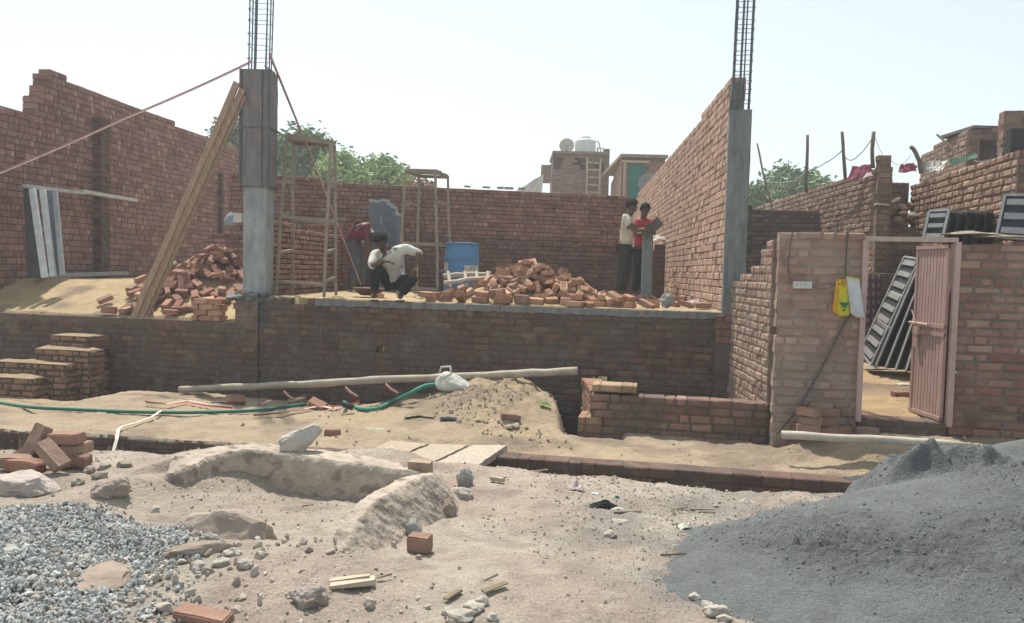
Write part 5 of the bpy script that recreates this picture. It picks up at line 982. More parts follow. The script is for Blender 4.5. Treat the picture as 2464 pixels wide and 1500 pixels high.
crumple("plastic_bag", "crumpled black plastic bag lying on the bare lane", "plastic bag", sit(1452, 1220, -.1, .0), (.09, .045, .10), (.02, .02, .025), 3)
crumple("plastic_bag", "dark torn plastic scrap on the sand mound above the boards", "plastic scrap", sit(1078, 1036, -.2, 0), (.09, .06, .05), (.03, .045, .05), 5)
crumple("rag", "pale pinkish rag on the lane just before the trench", "rag", sit(1385, 1178, -.1, 0), (.06, .05, .16), (.50, .43, .41), 7)
crumple("rag", "pinkish flat rag at the trench edge beside the grey sand", "rag", sit(2035, 1200, -.1, 0), (.12, .04, .05), (.42, .28, .24), 8)
crumple("foam_lump", "whitish crumbly foam lump at the tip of the grey sand", "foam", sit(1650, 1272, -.1, 0), (.045, .04, .11), (.66, .64, .55), 9)
crumple("foam_scrap", "pale fluffy scrap on the lane left of the sand heap top", "foam", sit(1795, 1210, -.1, 0), (.06, .03, .06), (.55, .53, .47), 10)
crumple("paper_scrap", "pale crushed paper scraps below the black bag", "paper", sit(1495, 1255, -.1, 0), (.06, .03, .05), (.50, .46, .38), 12)
crumple("paper_scrap", "small pale paper scraps right of the black bag's edge", "paper", sit(1487, 1226, -.1, 0), (.045, .02, .04), (.62, .6, .54), 13)
crumple("leaf_litter", "dry curled leaves and scraps on the sand mound", "dry leaves", sit(1010, 1000, -.1, 0), (.16, .1, .08), (.30, .23, .16), 14, 20)
crumple("leaf_litter", "dry bundle of leaves under the white sack", "dry leaves", sit(1075, 985, -.1, 0), (.12, .08, .10), (.34, .27, .19), 15, 18)
crumple("plastic_scrap", "pale green plastic strip on the sand left of the mound", "plastic scrap", sit(910, 1032, -.2, 0), (.12, .025, .02), (.50, .56, .46), 16)
crumple("plastic_scrap", "tiny green plastic scrap above the black bag", "plastic scrap", sit(1485, 1197, -.1, 0), (.016, .012, .03), (.03, .17, .09), 17)
crumple("wrapper", "small bluish white wrapper above the black bag", "wrapper", sit(1432, 1188, -.1, 0), (.03, .014, .015), (.68, .74, .78), 18, rot=-.8)
crumple("leaf", "dry orange leaf lying in the basin", "leaf", sit(715, 1185, -.1, 0), (.035, .02, .04), (.42, .27, .15), 19)
crumple("leaf", "dry brown leaf lying below the orange one in the basin", "leaf", sit(740, 1215, -.1, 0), (.035, .022, .035), (.36, .27, .19), 20)
crumple("weed", "small bright green weed beside the pole on the mound", "weed", sit(1312, 978, .1, .02), (.06, .04, .08), (.16, .30, .08), 21)
crumple("plastic_scrap", "greenish plastic scrap by the foot of the box wall", "plastic scrap", sit(1435, 1112, -.2, 0), (.07, .03, .06), (.45, .48, .38), 22)
for i, (u, v, l, a, w) in enumerate(((1925, 1228, .0, 0, 0), (1690, 1232, .16, -.15, .03), (1640, 1228, .08, .1, .02), (1510, 1238, .18, .05, .02), (1730, 1147, .22, .05, .01), (1300, 1138, .12, .2, .02), (1190, 1422, .14, .7, .03), (1090, 1440, .1, .9, .03), (925, 1395, .07, .4, .012), (1175, 1400, .12, .8, .015), (1620, 1342, .14, -.1, .006), (1240, 1118, .1, -.2, .015), (1205, 1118, .09, -.1, .03), (1320, 1133, .14, .05, .015))):
    if l:
        p = sit(u, v, -.1, .012); d = V(math.cos(a), math.sin(a), 0)
        tag(MB().bar(p - d * l / 2, p + d * l / 2 + V(0, 0, .012), w, .008, col=(.42, .36, .28), jit=.003).build("wood_chip", M_POLE), "thin weathered splinter of wood lying on the open ground", "wood chip", "wood splinters on the ground")
p = sit(850, 1412, -.05, .018); MBB = MB(); MBB.bar(p - V(.1, .03, 0), p + V(.1, .01, .01), .055, .02, col=(1.0, .95, .88), jit=.006); MBB.bar(p - V(.11, .0, 0), p + V(.07, .03, .02), .03, .02, col=(.9, .84, .76), jit=.006)
tag(MBB.build("wood_piece", M_POLE), "pale flaking flat piece of wood in front of the broken plaster wall", "wood piece")
tag(MB().bar(sit(1182, 1160, -.1, .03), sit(1212, 1166, -.1, .03), .035, .03, col=(.8, .78, .72), jit=.004).build("wood_chip", M_POLE), "short thick wood offcut at the right corner of the trench boards", "wood chip")
p = sit(363, 1477, -.05, .01); mb = MB(); mb.lathe(p, [(.0, 0), (.022, .002), (.024, .008), (.018, .012), (0, .010)], 14, (.5, .5, .5)); mb.lathe(p + V(0, 0, .002), [(.012, .011), (.008, .014), (0, .014)], 12, (.04, .04, .04)); tag(mb.build("bottle_cap", M_STEEL), "small round metallic cap on the rubble by the gravel", "cap")

# hose, tapes on the ground, sack
def hose(label, pts, r, col, name="hose", cat="hose"):
    q = []
    P = [V(*p) for p in pts]
    for i in range(len(P) - 1):
        p0 = P[max(i - 1, 0)]; p1 = P[i]; p2 = P[i + 1]; p3 = P[min(i + 2, len(P) - 1)]
        for k in range(8): t = k / 8; q.append(.5 * ((2 * p1) + (p2 - p0) * t + (2 * p0 - 5 * p1 + 4 * p2 - p3) * t * t + (3 * p1 - p0 - 3 * p2 + p3) * t ** 3))
    q.append(P[-1]); mb = MB(); mb.smooth = True; mb.tube(q, r, 8, col); return tag(mb.build(name, M_GEN), label, cat)
H_ = [sit(u, v, -.2, .03) for u, v in ((-60, 965), (60, 985), (180, 992), (300, 997), (420, 999), (520, 998), (620, 993), (700, 983), (735, 978))]
hose("long green hose lying along the sand strip from the left edge", H_, .02, (.03, .17, .13))
H_ = [PY(828, 968, 9.3), sit(840, 980, -.2, .03), sit(868, 991, -.2, .03), sit(905, 990, -.2, .03), sit(945, 975, -.1, .04), PY(985, 948, 9.2), PY(1020, 930, 9.25), PY(1052, 925, 9.3)]
hose("short bright green hose rising over the mound into the white sack", H_, .024, (.04, .24, .18))
MBs = MB(); MBs.smooth = True; MBs.tube([PY(822, 970, 9.2), PY(832, 975, 9.2), PY(850, 982, 9.2)], .035, 8, (.04, .05, .05)); tag(MBs.build("hose_coupling", M_GEN), "dark coupling lying at the break between the two green hoses", "coupling")
def sack(label, loc, size, col, seed, lean=0.0):
    mb = MB(); from mathutils import noise
    bm = bmesh.new(); bmesh.ops.create_icosphere(bm, subdivisions=4, radius=1); o_ = V(seed, 0, 0); vs = []
    for v in bm.verts:
        p = v.co.copy(); t = (p.z + 1) / 2; w = 1 - .55 * t ** 1.5; q = V(p.x * w, p.y * w, p.z); q *= 1 + .14 * noise.noise(p * 2 + o_) - .07 * abs(noise.noise(V(p.x * 6, p.y * 6, p.z * 1.5) + o_))
        q = V(q.x + lean * q.z, q.y, q.z); vs.append(V(q.x * size[0], q.y * size[1], q.z * size[2]) + V(*loc))
    mb.add(vs, [tuple(v.index for v in f.verts) for f in bm.faces], col); bm.free(); mb.smooth = True
    return tag(mb.build("sack", M_CLOTH), label, "sack")
p = sit(1086, 975, 0, .09); o = sack("white woven sack slumped on the mound at the end of the green hose", p, (.24, .17, .13), (.62, .62, .58), 4, -.25)
tag_ = MB(); tag_.smooth = True; tag_.tube([p + V(-.14, -.05, .12), p + V(-.12, -.08, .19), p + V(-.02, -.06, .2), p + V(0, -.1, .12), p + V(-.1, -.12, .06)], .014, 7, (.62, .62, .58)); tag_.build("handle", M_CLOTH, o)
W_ = [sit(388, 998, -.2, .05), sit(365, 1012, -.2, .04), sit(330, 1022, -.2, .03), sit(293, 1034, -.2, .035), sit(285, 1044, -.2, .05), PZ(281, 1056, -.2), PZ(272, 1088, -.30)]
tape("white strap crossing the sand strip and hanging into the trench", W_, .03, [(.72, .68, .62)], name="strap", cat="strap", n_=6)
G_ = [sit(u, v, -.2, .05) for u, v in ((350, 978), (400, 983), (450, 975), (500, 985), (560, 990))]
tape("crumpled red and white tape lying left of the tilted brick", G_, .04, [TWH, TR], up=(0, 1, .6), twist=.4, n_=8)
G_ = [sit(u, v, -.2, .045) for u, v in ((610, 1008), (680, 1002), (730, 993), (770, 985), (800, 990), (840, 983), (865, 974))]
tape("red and white tape lying along the sand right of the tilted brick", G_, .045, [TR, TWH], up=(0, 1, .6), twist=.3, n_=8)
tape("loose tape loop rising beside the tilted brick under the pole", [PY(597, 990, 9.55), PY(625, 972, 9.6), PY(650, 962, 9.7)], .045, [TR, TWH], up=(0, 1, .4), twist=.3, n_=8)
tape("pale tape loop arched over the dark gap left of the tilted brick", [PY(490, 980, 9.6), PY(515, 968, 9.7), PY(545, 968, 9.7), PY(560, 975, 9.7)], .04, [TWH], up=(0, 1, .4), twist=.2, n_=8)
for (u, v, y) in ((690, 945, 9.97), (838, 935, 9.84), (935, 927, 9.76)):
    tape("red and white tape knotted round the long grey pole", [PY(u - 8, v - 3, y - .07), PY(u + 5, v + 10, y - .10), PY(u + 22, v + 20, y - .07)], .04, [TR, TWH], up=(0, 1, .2), n_=5); bpy.context.scene.collection.objects[-1]["group"] = "tape ties round the long pole"

# ------------------------------------------------------------------ things at the gateway
D1 = (dl.x, dl.y); D2 = (dr.x, dr.y); PK = (.50, .35, .32)
t = thing("metal_gate", "pink ribbed metal door standing open in its pink frame", "door", (0, 0, 0))
zb, ztp = .12, 1.90
for (a, w) in ((D1, .05), (D2, .05)):
    MB().box((a[0], a[1] - .01, (zb + ztp) / 2 - .02), (w, .07, ztp - zb), Matrix.Rotation(-.2, 3, 'Z'), PK, .001).build("door_post", M_DOOR, t)
MB().bar((D1[0], D1[1] - .01, ztp), (D2[0], D2[1] - .01, ztp), .045, .045, col=(.50, .39, .35)).build("door_header", M_DOOR, t)
hx, hy = D2[0] - .05, D2[1] + .03; fx, fy2 = PY(2199, 800, 8.36).x, 8.36
A0, B0 = V(fx, fy2, 0), V(hx, hy, 0); dv = (B0 - A0); wl = dv.length; dv.normalize(); nv_ = V(-dv.y, dv.x, 0)     # leaf from free edge to hinge
if nv_.x > 0: nv_ = -nv_
mb = MB(); nb = 9
for k in range(nb):
    s0 = .035 + (wl - .07) * k / nb; s1 = .035 + (wl - .07) * (k + 1) / nb; g_ = .012
    mb.bar(A0 + dv * ((s0 + s1) / 2) + V(0, 0, .16), A0 + dv * ((s0 + s1) / 2) + V(0, 0, 1.83), s1 - s0 - g_, .014, nv_, PK)
mb.bar(A0 + dv * (wl / 2) - nv_ * .008 + V(0, 0, .16), A0 + dv * (wl / 2) - nv_ * .008 + V(0, 0, 1.83), wl - .06, .006, nv_, (.33, .22, .2)); leaf = mb.build("door_leaf", M_DOOR, t)
mb = MB()
for s in (.018, wl - .018): mb.bar(A0 + dv * s + V(0, 0, .14), A0 + dv * s + V(0, 0, 1.86), .036, .03, nv_, (.47, .31, .28))
for z in (.16, .98, 1.06, 1.84): mb.bar(A0 + V(0, 0, z) + nv_ * .006, B0 + V(0, 0, z) + nv_ * .006, .03, .035, (0, 0, 1), (.47, .31, .28))
mb.build("leaf_frame", M_DOOR, leaf)
mb = MB(); mb.tube([A0 - dv * .03 + nv_ * .04 + V(0, 0, 1.07), A0 + dv * .33 + nv_ * .04 + V(0, 0, 1.065)], .011, 8, (.55, .4, .36)); mb.tube([A0 + dv * .02 + nv_ * .045 + V(0, 0, 1.2), A0 + dv * .1 + nv_ * .05 + V(0, 0, 1.1), A0 + dv * .12 + nv_ * .045 + V(0, 0, 1.07)], .007, 6, (.55, .4, .36))
mb.box(A0 + dv * .11 + nv_ * .03 + V(0, 0, 1.0), (.03, .09, .10), col=(.5, .34, .3)); mb.bar(A0 + dv * .11 + nv_ * .03 + V(0, 0, 1.0), A0 + dv * .11 + nv_ * .03 + V(0, 0, .82), .05, .02, nv_, (.5, .34, .3)); mb.build("bolt", M_GEN, leaf)
gp = lambda u, v, off=.03: PL(u, v, (2.66, GWY(2.66) - off), (6, GWY(6) - off))
def bag3(name, label, quad, col, bulge, seed, cat="bag", stripes=None, mtr=None):
    bl, br_, tr_, tl = quad; n_ = 16; vs = []; cols = []; nn_ = (br_ - bl).cross(tl - bl).normalized()
    for side in (1, -1):
        for j in range(n_):
            for i in range(n_):
                a, b = i / (n_ - 1), j / (n_ - 1); p = (bl * (1 - a) + br_ * a) * (1 - b) + (tl * (1 - a) + tr_ * a) * b
                h = bulge * (max(0, math.sin(math.pi * a)) ** .5) * (max(0, math.sin(math.pi * min(1, b * .8 + .1))) ** .6) * (1 - .5 * b); h *= 1 + .5 * float(vnoise(np.array(a * 5. + seed), np.array(b * 3. + side), 1.5)); e = .004
                vs.append(p + nn_ * side * (h + e) + V(0, 0, -.03 * math.sin(math.pi * a) * (1 - b))); cols.append(stripes(a, b) if stripes else col)
    mb = MB(); N = n_ * n_; fs = []
    for j in range(n_ - 1):
        for i in range(n_ - 1): k = j * n_ + i; fs += [(k, k + 1, k + n_ + 1, k + n_), (N + k, N + k + n_, N + k + n_ + 1, N + k + 1)]
    ring = list(range(n_)) + [j * n_ + n_ - 1 for j in range(1, n_)] + [(n_ - 1) * n_ + i for i in range(n_ - 2, -1, -1)] + [j * n_ for j in range(n_ - 2, 0, -1)]
    for a, b in zip(ring, ring[1:] + ring[:1]): fs.append((a, a + N, b + N, b))
    mb.v = [tuple(v) for v in vs]; mb.f = fs; mb.c = [cols[f[0]] for f in fs]; mb.smooth = True
    return tag(mb.build(name, mtr or M_CLOTH), label, cat)
def ystripe(a, b):
    if a < .22: return (.72, .38, .03)
    if b > .82 and a > .35: return (.62, .35, .04)
    if b < .2 and .38 < a < .75 and b > .2 - .34 * (.28 - abs(a - .56)) : return (.04, .22, .10)
    return (.66, .58, .05) if b < .8 else (.70, .52, .05)
o = bag3("plastic_bag", "yellow printed plastic bag hanging on the brick pillar", [gp(2003, 750, .06), gp(2046, 758, .06), gp(2040, 672, .06), gp(2012, 673, .06)], None, .035, 2, stripes=ystripe)
q0 = gp(2024, 690, .115)
mb = MB()
for (u, v, w, h) in ((2019, 684, .02, .012), (2026, 683, .012, .02), (2031, 688, .012, .012), (2018, 700, .008, .05), (2021, 720, .006, .03)): p = gp(u, v, .112); mb.box(p, (w, .003, h), Matrix.Rotation(-.2, 3, 'Z'), (.25, .10, .03) if v < 692 else (.35, .32, .06))
for k in range(5): p = gp(2032 - k * 0, 730 + k * 3, .112); mb.box(p, (.085 - .02 * k, .003, .014), Matrix.Rotation(-.2, 3, 'Z'), (.02, .20, .09))
mb.build("print", M_CLOTH, o)
bag3("plastic_bag", "full white plastic bag with yellow rim hanging beside the yellow bag", [gp(2046, 752, .08), gp(2080, 762, .08), gp(2068, 672, .08), gp(2036, 664, .08)], None, .06, 5, stripes=lambda a, b: (.62, .56, .25) if b > .9 else (.64, .67, .70))
def cord(label, pts, r, col, name="cable", cat="cable"):
    o = MB(); o.tube(pts, r, 6, col); return tag(o.build(name, M_GEN), label, cat)
cord("dark cord from which the two plastic bags hang", [gp(2040, 556, .02), gp(2037, 600, .02), gp(2034, 650, .03), gp(2036, 668, .06)], .008, (.10, .08, .07), "cord", "cord")
cord("thick dark cable slanting down the pillar from the bags to the ground", [gp(2048, 752, .03), gp(2020, 800, .03), gp(1980, 880, .04), gp(1920, 985, .06), gp(1868, 1045, .12)], .013, (.12, .10, .09))
cord("thin wire drooping down the left part of the pillar", [gp(1908, 556, .015), gp(1902, 590, .02), gp(1896, 640, .02), gp(1900, 660, .02)], .006, (.12, .09, .08), "wire", "wire")
cord("thin wire running from the white switch box to the bags", [gp(1952, 688, .03), gp(1975, 698, .03), gp(2000, 692, .04), gp(2012, 680, .05)], .005, (.14, .11, .09), "wire", "wire")
p = gp(1931, 686, .03); o = MB().box(p, (.175, .05, .07), Matrix.Rotation(-.2, 3, 'Z'), (.60, .62, .60), .002).build("switch_box", M_GEN); tag(o, "small white switch box fixed on the pillar", "switch box")
mb = MB()
for k in range(3): mb.box(gp(1918 + k * 10, 685, .057), (.02, .004, .035), Matrix.Rotation(-.2, 3, 'Z'), (.45, .47, .47))
mb.build("switch", M_GEN, o)
crumple("dust_cap", "dry greyish thatch and dust on top of the right street wall", "dry thatch", gp(2345, 566, -.1) , (.28, .1, .10), (.33, .29, .24), 31, 30)
crumple("dust_cap", "long dusty crust along the right end of the street wall top", "dry thatch", gp(2430, 572, -.1), (.3, .1, .05), (.32, .28, .23), 32, 30)
crumple("tin_piece", "pale scrap wedged in the wall right of the pink door foot", "scrap", gp(2296, 898, .03), (.03, .01, .06), (.6, .57, .53), 33, 8)
# ------------------------------------------------------------------ behind the street wall
BROWN = [(.34, .225, .175), (.30, .19, .15), (.38, .26, .205), (.33, .235, .19)]
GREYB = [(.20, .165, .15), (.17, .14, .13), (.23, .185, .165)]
yw = 14.8
wa = (PY(1790, 600, yw).x, yw); wb_ = (PY(1976, 600, yw).x, yw)
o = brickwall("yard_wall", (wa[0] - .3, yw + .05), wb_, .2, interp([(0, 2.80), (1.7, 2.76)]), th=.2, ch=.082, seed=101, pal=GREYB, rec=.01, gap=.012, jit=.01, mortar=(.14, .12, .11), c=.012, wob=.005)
tag(o, "grey shaded brick wall behind the right concrete column", "brick wall")
nx_, ny_ = PY(2112, 500, 12.1).x, 12.1; kx = lambda y: nx_ + (y - ny_) * .055
o = brickwall("yard_wall", (kx(19.5), 19.5), (nx_, ny_), .2, interp([(0, 3.16), (7.4, 3.22)]), th=.2, ch=.088, seed=102, pal=BROWN, ph=.4, rec=.014, gap=.014, jit=.012, mortar=(.27, .21, .17), wob=.006, c=.014, mtr=M_PIER,
              dirt=lambda s, z: (.15 if s > 2.2 else .85, (.36, .29, .22) if s > 2.2 else (.42, .38, .31)))
tag(o, "long pale brown brick yard wall receding left of the collapsed wall corner", "brick wall")
brickwall("pier", (nx_ - .02, ny_ - .01), (nx_ + .16, ny_ - .04), .2, 3.36, th=.22, ch=.088, seed=103, pal=BROWN, rec=.012, gap=.012, jit=.015, mortar=(.24, .19, .16), c=.014, parent=o)
w3a = (PY(2187, 500, 12.5).x, 12.5); w3b = (PY(2440, 500, 9.0).x, 9.0)
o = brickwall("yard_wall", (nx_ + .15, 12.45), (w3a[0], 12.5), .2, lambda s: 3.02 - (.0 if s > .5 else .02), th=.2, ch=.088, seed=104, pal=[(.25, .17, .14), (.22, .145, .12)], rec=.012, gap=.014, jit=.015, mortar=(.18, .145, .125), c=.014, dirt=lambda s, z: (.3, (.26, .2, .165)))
tag(o, "short shaded wall piece between the two pale brown yard walls", "brick wall")
def w3hole(s, z): return (abs(s - 1.25) < .05 and 1.9 < z < 2.1)
o = brickwall("yard_wall", w3a, w3b, .1, interp([(0, 3.03), (1.2, 3.02), (3.6, 3.0)]), th=.22, ch=.09, seed=105, pal=[(.40, .27, .20), (.36, .235, .175), (.43, .30, .225), (.38, .25, .19)], ph=.42, rec=.028, gap=.016, jit=.02, mortar=(.24, .175, .13), wob=.007, c=.016, hole=w3hole)
tag(o, "rough mud mortar brick wall with deep joints behind the leaning formwork at right", "brick wall")
p = w3b; o2 = brickwall("end_pier", (p[0] - .0, p[1] - .03), (p[0] + 4.5, p[1] - .9), .1, 2.98, th=.2, ch=.09, seed=106, pal=[(.27, .17, .14), (.24, .15, .125)], rec=.014, gap=.014, jit=.015, mortar=(.15, .12, .1), c=.014, parent=o)
mb = MB()
for i in range(22): mb.rock((nx_ + .25 + R.uniform(-.1, .75), 12.3 + R.uniform(-.2, .1), 2.50 + R.uniform(-.12, .14)), R.uniform(.05, .11), 300 + i, 2, .3, (1.2, .8, .7), R.choice([(.36, .25, .2), (.3, .2, .16), (.4, .33, .27)]))
tag(mb.build("fallen_masonry", M_BRICK), "broken brick rubble sagging in the gap at the collapsed wall corner", "rubble", kind="stuff")
brickwall("yard_wall", (nx_ + .1, 12.25), (w3a[0] + .1, 12.2), .2, lambda s: 2.42 + .08 * math.sin(s * 9), th=.2, ch=.088, seed=107, pal=BROWN, rec=.02, gap=.016, jit=.03, mortar=(.25, .19, .15), wob=.01, c=.014)
tag(bpy.context.scene.collection.objects[-1], "broken lower brick wall under the sagging rubble at the yard corner", "brick wall")
tag(MB().bar(PY(2105, 492, 12.15), PY(2138, 495, 12.1), .2, .02, col=(.6, .6, .58)).build("sheet_scrap", M_GEN), "thin grey sheet scrap lying on the sagging rubble", "scrap")
tag(MB().bar(PY(2142, 488, 12.1), PY(2162, 478, 12.1), .12, .03, col=(.62, .5, .38)).build("sheet_scrap", M_GEN), "pale slanted board piece on top of the sagging rubble", "scrap")
# roof room and the taller building at the right edge
HR = thing("roof_room", "small brick roof room with a dark opening at upper right", "house", (0, 0, 0))
h1 = (PY(2215, 380, 16.2).x, 16.2); h2 = (PY(2325, 380, 13.8).x, 13.8); h3 = (PY(2440, 380, 13.6).x, 13.6)
brickwall("wall", h1, h2, 2.6, interp([(0, 4.03), (2.6, 4.12)]), th=.2, ch=.088, seed=111, pal=BROWN, rec=.012, gap=.012, jit=.012, mortar=(.27, .21, .17), wob=.006, c=.014, parent=HR, mtr=M_PIER)
brickwall("wall", h2, h3, 2.6, lambda s: 4.10 if s < .2 or True else 4, th=.2, ch=.088, seed=112, pal=[(.27, .18, .15), (.24, .155, .13)], rec=.01, gap=.012, jit=.012, mortar=(.18, .15, .13), c=.014, parent=HR, hole=lambda s, z: s > .2 and z < 3.88)
MB().box(((h2[0] + h3[0]) / 2 + .12, 14.3, 4.13), (h3[0] - h2[0] + .1, 1.1, .05), col=(.5, .46, .42)).build("roof_slab", M_CONC, HR)
MB().box(((h2[0] + h3[0]) / 2 + .45, 14.6, 3.35), (h3[0] - h2[0] + .5, .08, 1.52), col=(.25, .22, .22)).build("back_wall", M_CONC, HR)
HB = thing("house", "taller brick house cut by the right edge above the formwork panels", "house", (0, 0, 0))
b1 = (PY(2416, 300, 10.6).x, 10.6)
brickwall("wall", (b1[0] * 12.6 / 10.6 + .08, 12.6), b1, 2.6, 3.78, th=.2, ch=.088, seed=113, pal=BROWN, rec=.012, gap=.012, jit=.015, mortar=(.27, .21, .17), wob=.008, c=.014, parent=HB)
brickwall("wall", b1, (b1[0] + 2, 10.25), 2.6, interp([(0, 3.72), (.5, 3.80), (2, 3.86)]), th=.2, ch=.088, seed=114, pal=BROWN, rec=.012, gap=.012, jit=.015, mortar=(.27, .21, .17), wob=.008, c=.014, parent=HB)
MB().bar(PY(2408, 352, 10.4), PY(2475, 325, 10.2), .05, .03, col=(.55, .5, .46)).build("ledge_board", M_POLE, HB)
HB2 = MB().box(PY(2455, 345, 10.2), (.3, .1, .35), col=(.05, .05, .06)).build("opening", M_GEN, HB)  # solid near-black box, the shade inside an opening put into its colour

# poles, wires and washing on the yard walls
def py(u, v, y): return PY(u, v, y)
PL_ = [("straight thin bare pole, leftmost of those standing on the yard wall", [(1940, 464, 14.6), (1943, 326, 14.6)], .03), ("bare pole with knotted wires, between the straight pole and the washing", [(2034, 432, 13.2), (2030, 372, 13.2), (2026, 318, 13.2)], .028),
       ("dark pole standing behind the maroon cloth at the wall corner", [(2100, 405, 12.3), (2099, 360, 12.3), (2102, 318, 12.3)], .032), ("dark bent branch pole beside the pink cloth", [(2216, 418, 12), (2212, 388, 12), (2203, 368, 12), (2191, 352, 12)], .032),
       ("thin slanting stick antenna above the grey shaded wall", [(1858, 500, 15), (1838, 425, 15), (1822, 345, 15)], .02), ("thin white stick leaning on the small roof room", [(2300, 366, 13.6), (2254, 323, 13.6)], .02)]
for lab, pts, r_ in PL_: pole(lab, [py(*q_) for q_ in pts], r_, col=(.45, .42, .38) if r_ > .02 else (.8, .8, .75))
def wire(label, pts, r=.006, sag=.0, col=(.30, .30, .30)):
    q = []; P = [V(*p) for p in pts]
    for a, b in zip(P, P[1:]):
        for i in range(8): f = i / 8; q.append(a + (b - a) * f - V(0, 0, sag * 4 * f * (1 - f)))
    q.append(P[-1]); tag(MB().tube(q, r, 4, col).build("wire", M_GEN), label, "wire")
wire("slack wire climbing from the slanting stick to the knotted pole", [py(1822, 430, 15), py(1838, 437, 15), py(1905, 438, 14.6), py(1941, 413, 14.6), py(1985, 393, 14), py(2027, 362, 13.2)], .010, .02)
wire("slack wire hanging between the knotted pole and the dark pole", [py(2028, 365, 13.2), py(2042, 385, 13.1), py(2065, 375, 12.8), py(2100, 330, 12.3)], .008, .03)
wire("thin sagging wire between the dark pole and the bent branch pole", [py(2104, 325, 12.3), py(2145, 388, 12.2), py(2193, 372, 12)], .004, .1)
wire("dark cable hanging across the house front at the right edge", [py(2345, 388, 12), py(2400, 372, 11), py(2440, 352, 10.2), py(2475, 350, 10)], .016, .05, (.04, .04, .05))
wire("short crossing wires below the slanting stick", [py(1812, 450, 15), py(1840, 425, 15), py(1848, 440, 15), py(1870, 460, 14.9)], .007, .0)
def cloth(label, quad, col, seed, cat="cloth"):
    bl, br_, tr_, tl = [py(*q_) for q_ in quad]; n_ = 14; vs = []
    for j in range(n_):
        for i in range(n_):
            a, b = i / (n_ - 1), j / (n_ - 1); p = (bl * (1 - a) + br_ * a) * (1 - b) + (tl * (1 - a) + tr_ * a) * b
            vs.append(p + V(0, .09 * float(vnoise(np.array(a * 9. + seed), np.array(b * 3.), 1)), .03 * float(vnoise(np.array(a * 5. + seed), np.array(b * 4.), 1, 3))))
    N = len(vs); vs += [v + V(0, .01, 0) for v in vs]; fs = []
    for j in range(n_ - 1):
        for i in range(n_ - 1): k = j * n_ + i; fs += [(k, k + 1, k + n_ + 1, k + n_), (N + k, N + k + n_, N + k + n_ + 1, N + k + 1)]
    mb = MB(); mb.add(vs, fs, col); return tag(mb.build("cloth", M_CLOTH), label, cat)
cloth("maroon cloth drying on the yard wall beside the dark pole", ((2038, 436, 12.8), (2098, 420, 12.3), (2100, 397, 12.3), (2050, 400, 12.8)), (.30, .08, .13), 1, "washing")
cloth("white scrap of cloth below the maroon washing", ((2055, 434, 12.7), (2098, 424, 12.2), (2098, 412, 12.2), (2075, 425, 12.6)), (.68, .6, .62), 7, "washing")
cloth("pink cloth hanging beside the bent branch pole", ((2160, 416, 12.2), (2207, 412, 12.1), (2204, 394, 12.1), (2170, 395, 12.2)), (.50, .17, .25), 2, "washing")
cloth("white sheet hung along the roof edge by the bent pole", ((2222, 418, 12.0), (2268, 408, 11.6), (2282, 386, 11.6), (2219, 392, 12.0)), (.70, .70, .66), 3, "washing")
cloth("thin green net strip stretched along the wall top", ((2290, 398, 11.5), (2352, 378, 10.8), (2352, 368, 10.8), (2286, 386, 11.5)), (.22, .45, .33), 4, "net")

# steel shuttering stacked behind the street wall
def slant_panel(label, bl, br_, tr_, tl, n, dep, group=None, name="formwork"):
    t = thing(name, label, "formwork", (0, 0, 0), group); panel(t, (py(*bl), py(*br_), py(*tr_), py(*tl)), n, dep=dep, sheet=(.045, .05, .06), wb=.05, frame=(.30, .32, .34), slotcol=(.27, .285, .295)); return t
t = slant_panel("dark shuttering panel with two pale ribs, front of the stack behind the street wall", (2222, 582, 9.0), (2268, 582, 8.85), (2285, 508, 8.95), (2238, 511, 9.1), 3, .04, "shuttering stacked behind the street wall")
for k in range(5):
    u = 2290 + k * 23; t = thing("formwork", ("dark shuttering sheet seen edge on, %s from the ribbed panel behind the street wall" % ["first", "second", "third", "fourth", "fifth"][k]), "formwork", (0, 0, 0), "shuttering stacked behind the street wall")
    a, b, c_, d_ = py(u - 22, 590, 9.0 + .08 * k), py(u + 10, 590, 9.3 + .08 * k), py(u + 14, 512 + (k % 2) * 4, 9.35 + .08 * k), py(u - 8, 508 + (k % 2) * 3, 9.05 + .08 * k); s = V(.015, .05, 0)
    mb = MB(); mb.add([a, b, c_, d_, a + s, b + s, c_ + s, d_ + s], [(0, 1, 2, 3), (7, 6, 5, 4), (1, 5, 6, 2), (0, 3, 7, 4), (3, 2, 6, 7)], (.05, .058, .07)); mb.build("sheet", M_STEEL, t)
    MB().bar(d_, c_, .02, .03, col=(.30, .3, .3)).build("edge_rail", M_STEEL, t)
slant_panel("big shuttering panel with pale ribs rising at the right edge above the street wall", (2398, 572, 8.2), (2478, 578, 8.0), (2500, 472, 8.1), (2420, 472, 8.3), 3, .06)
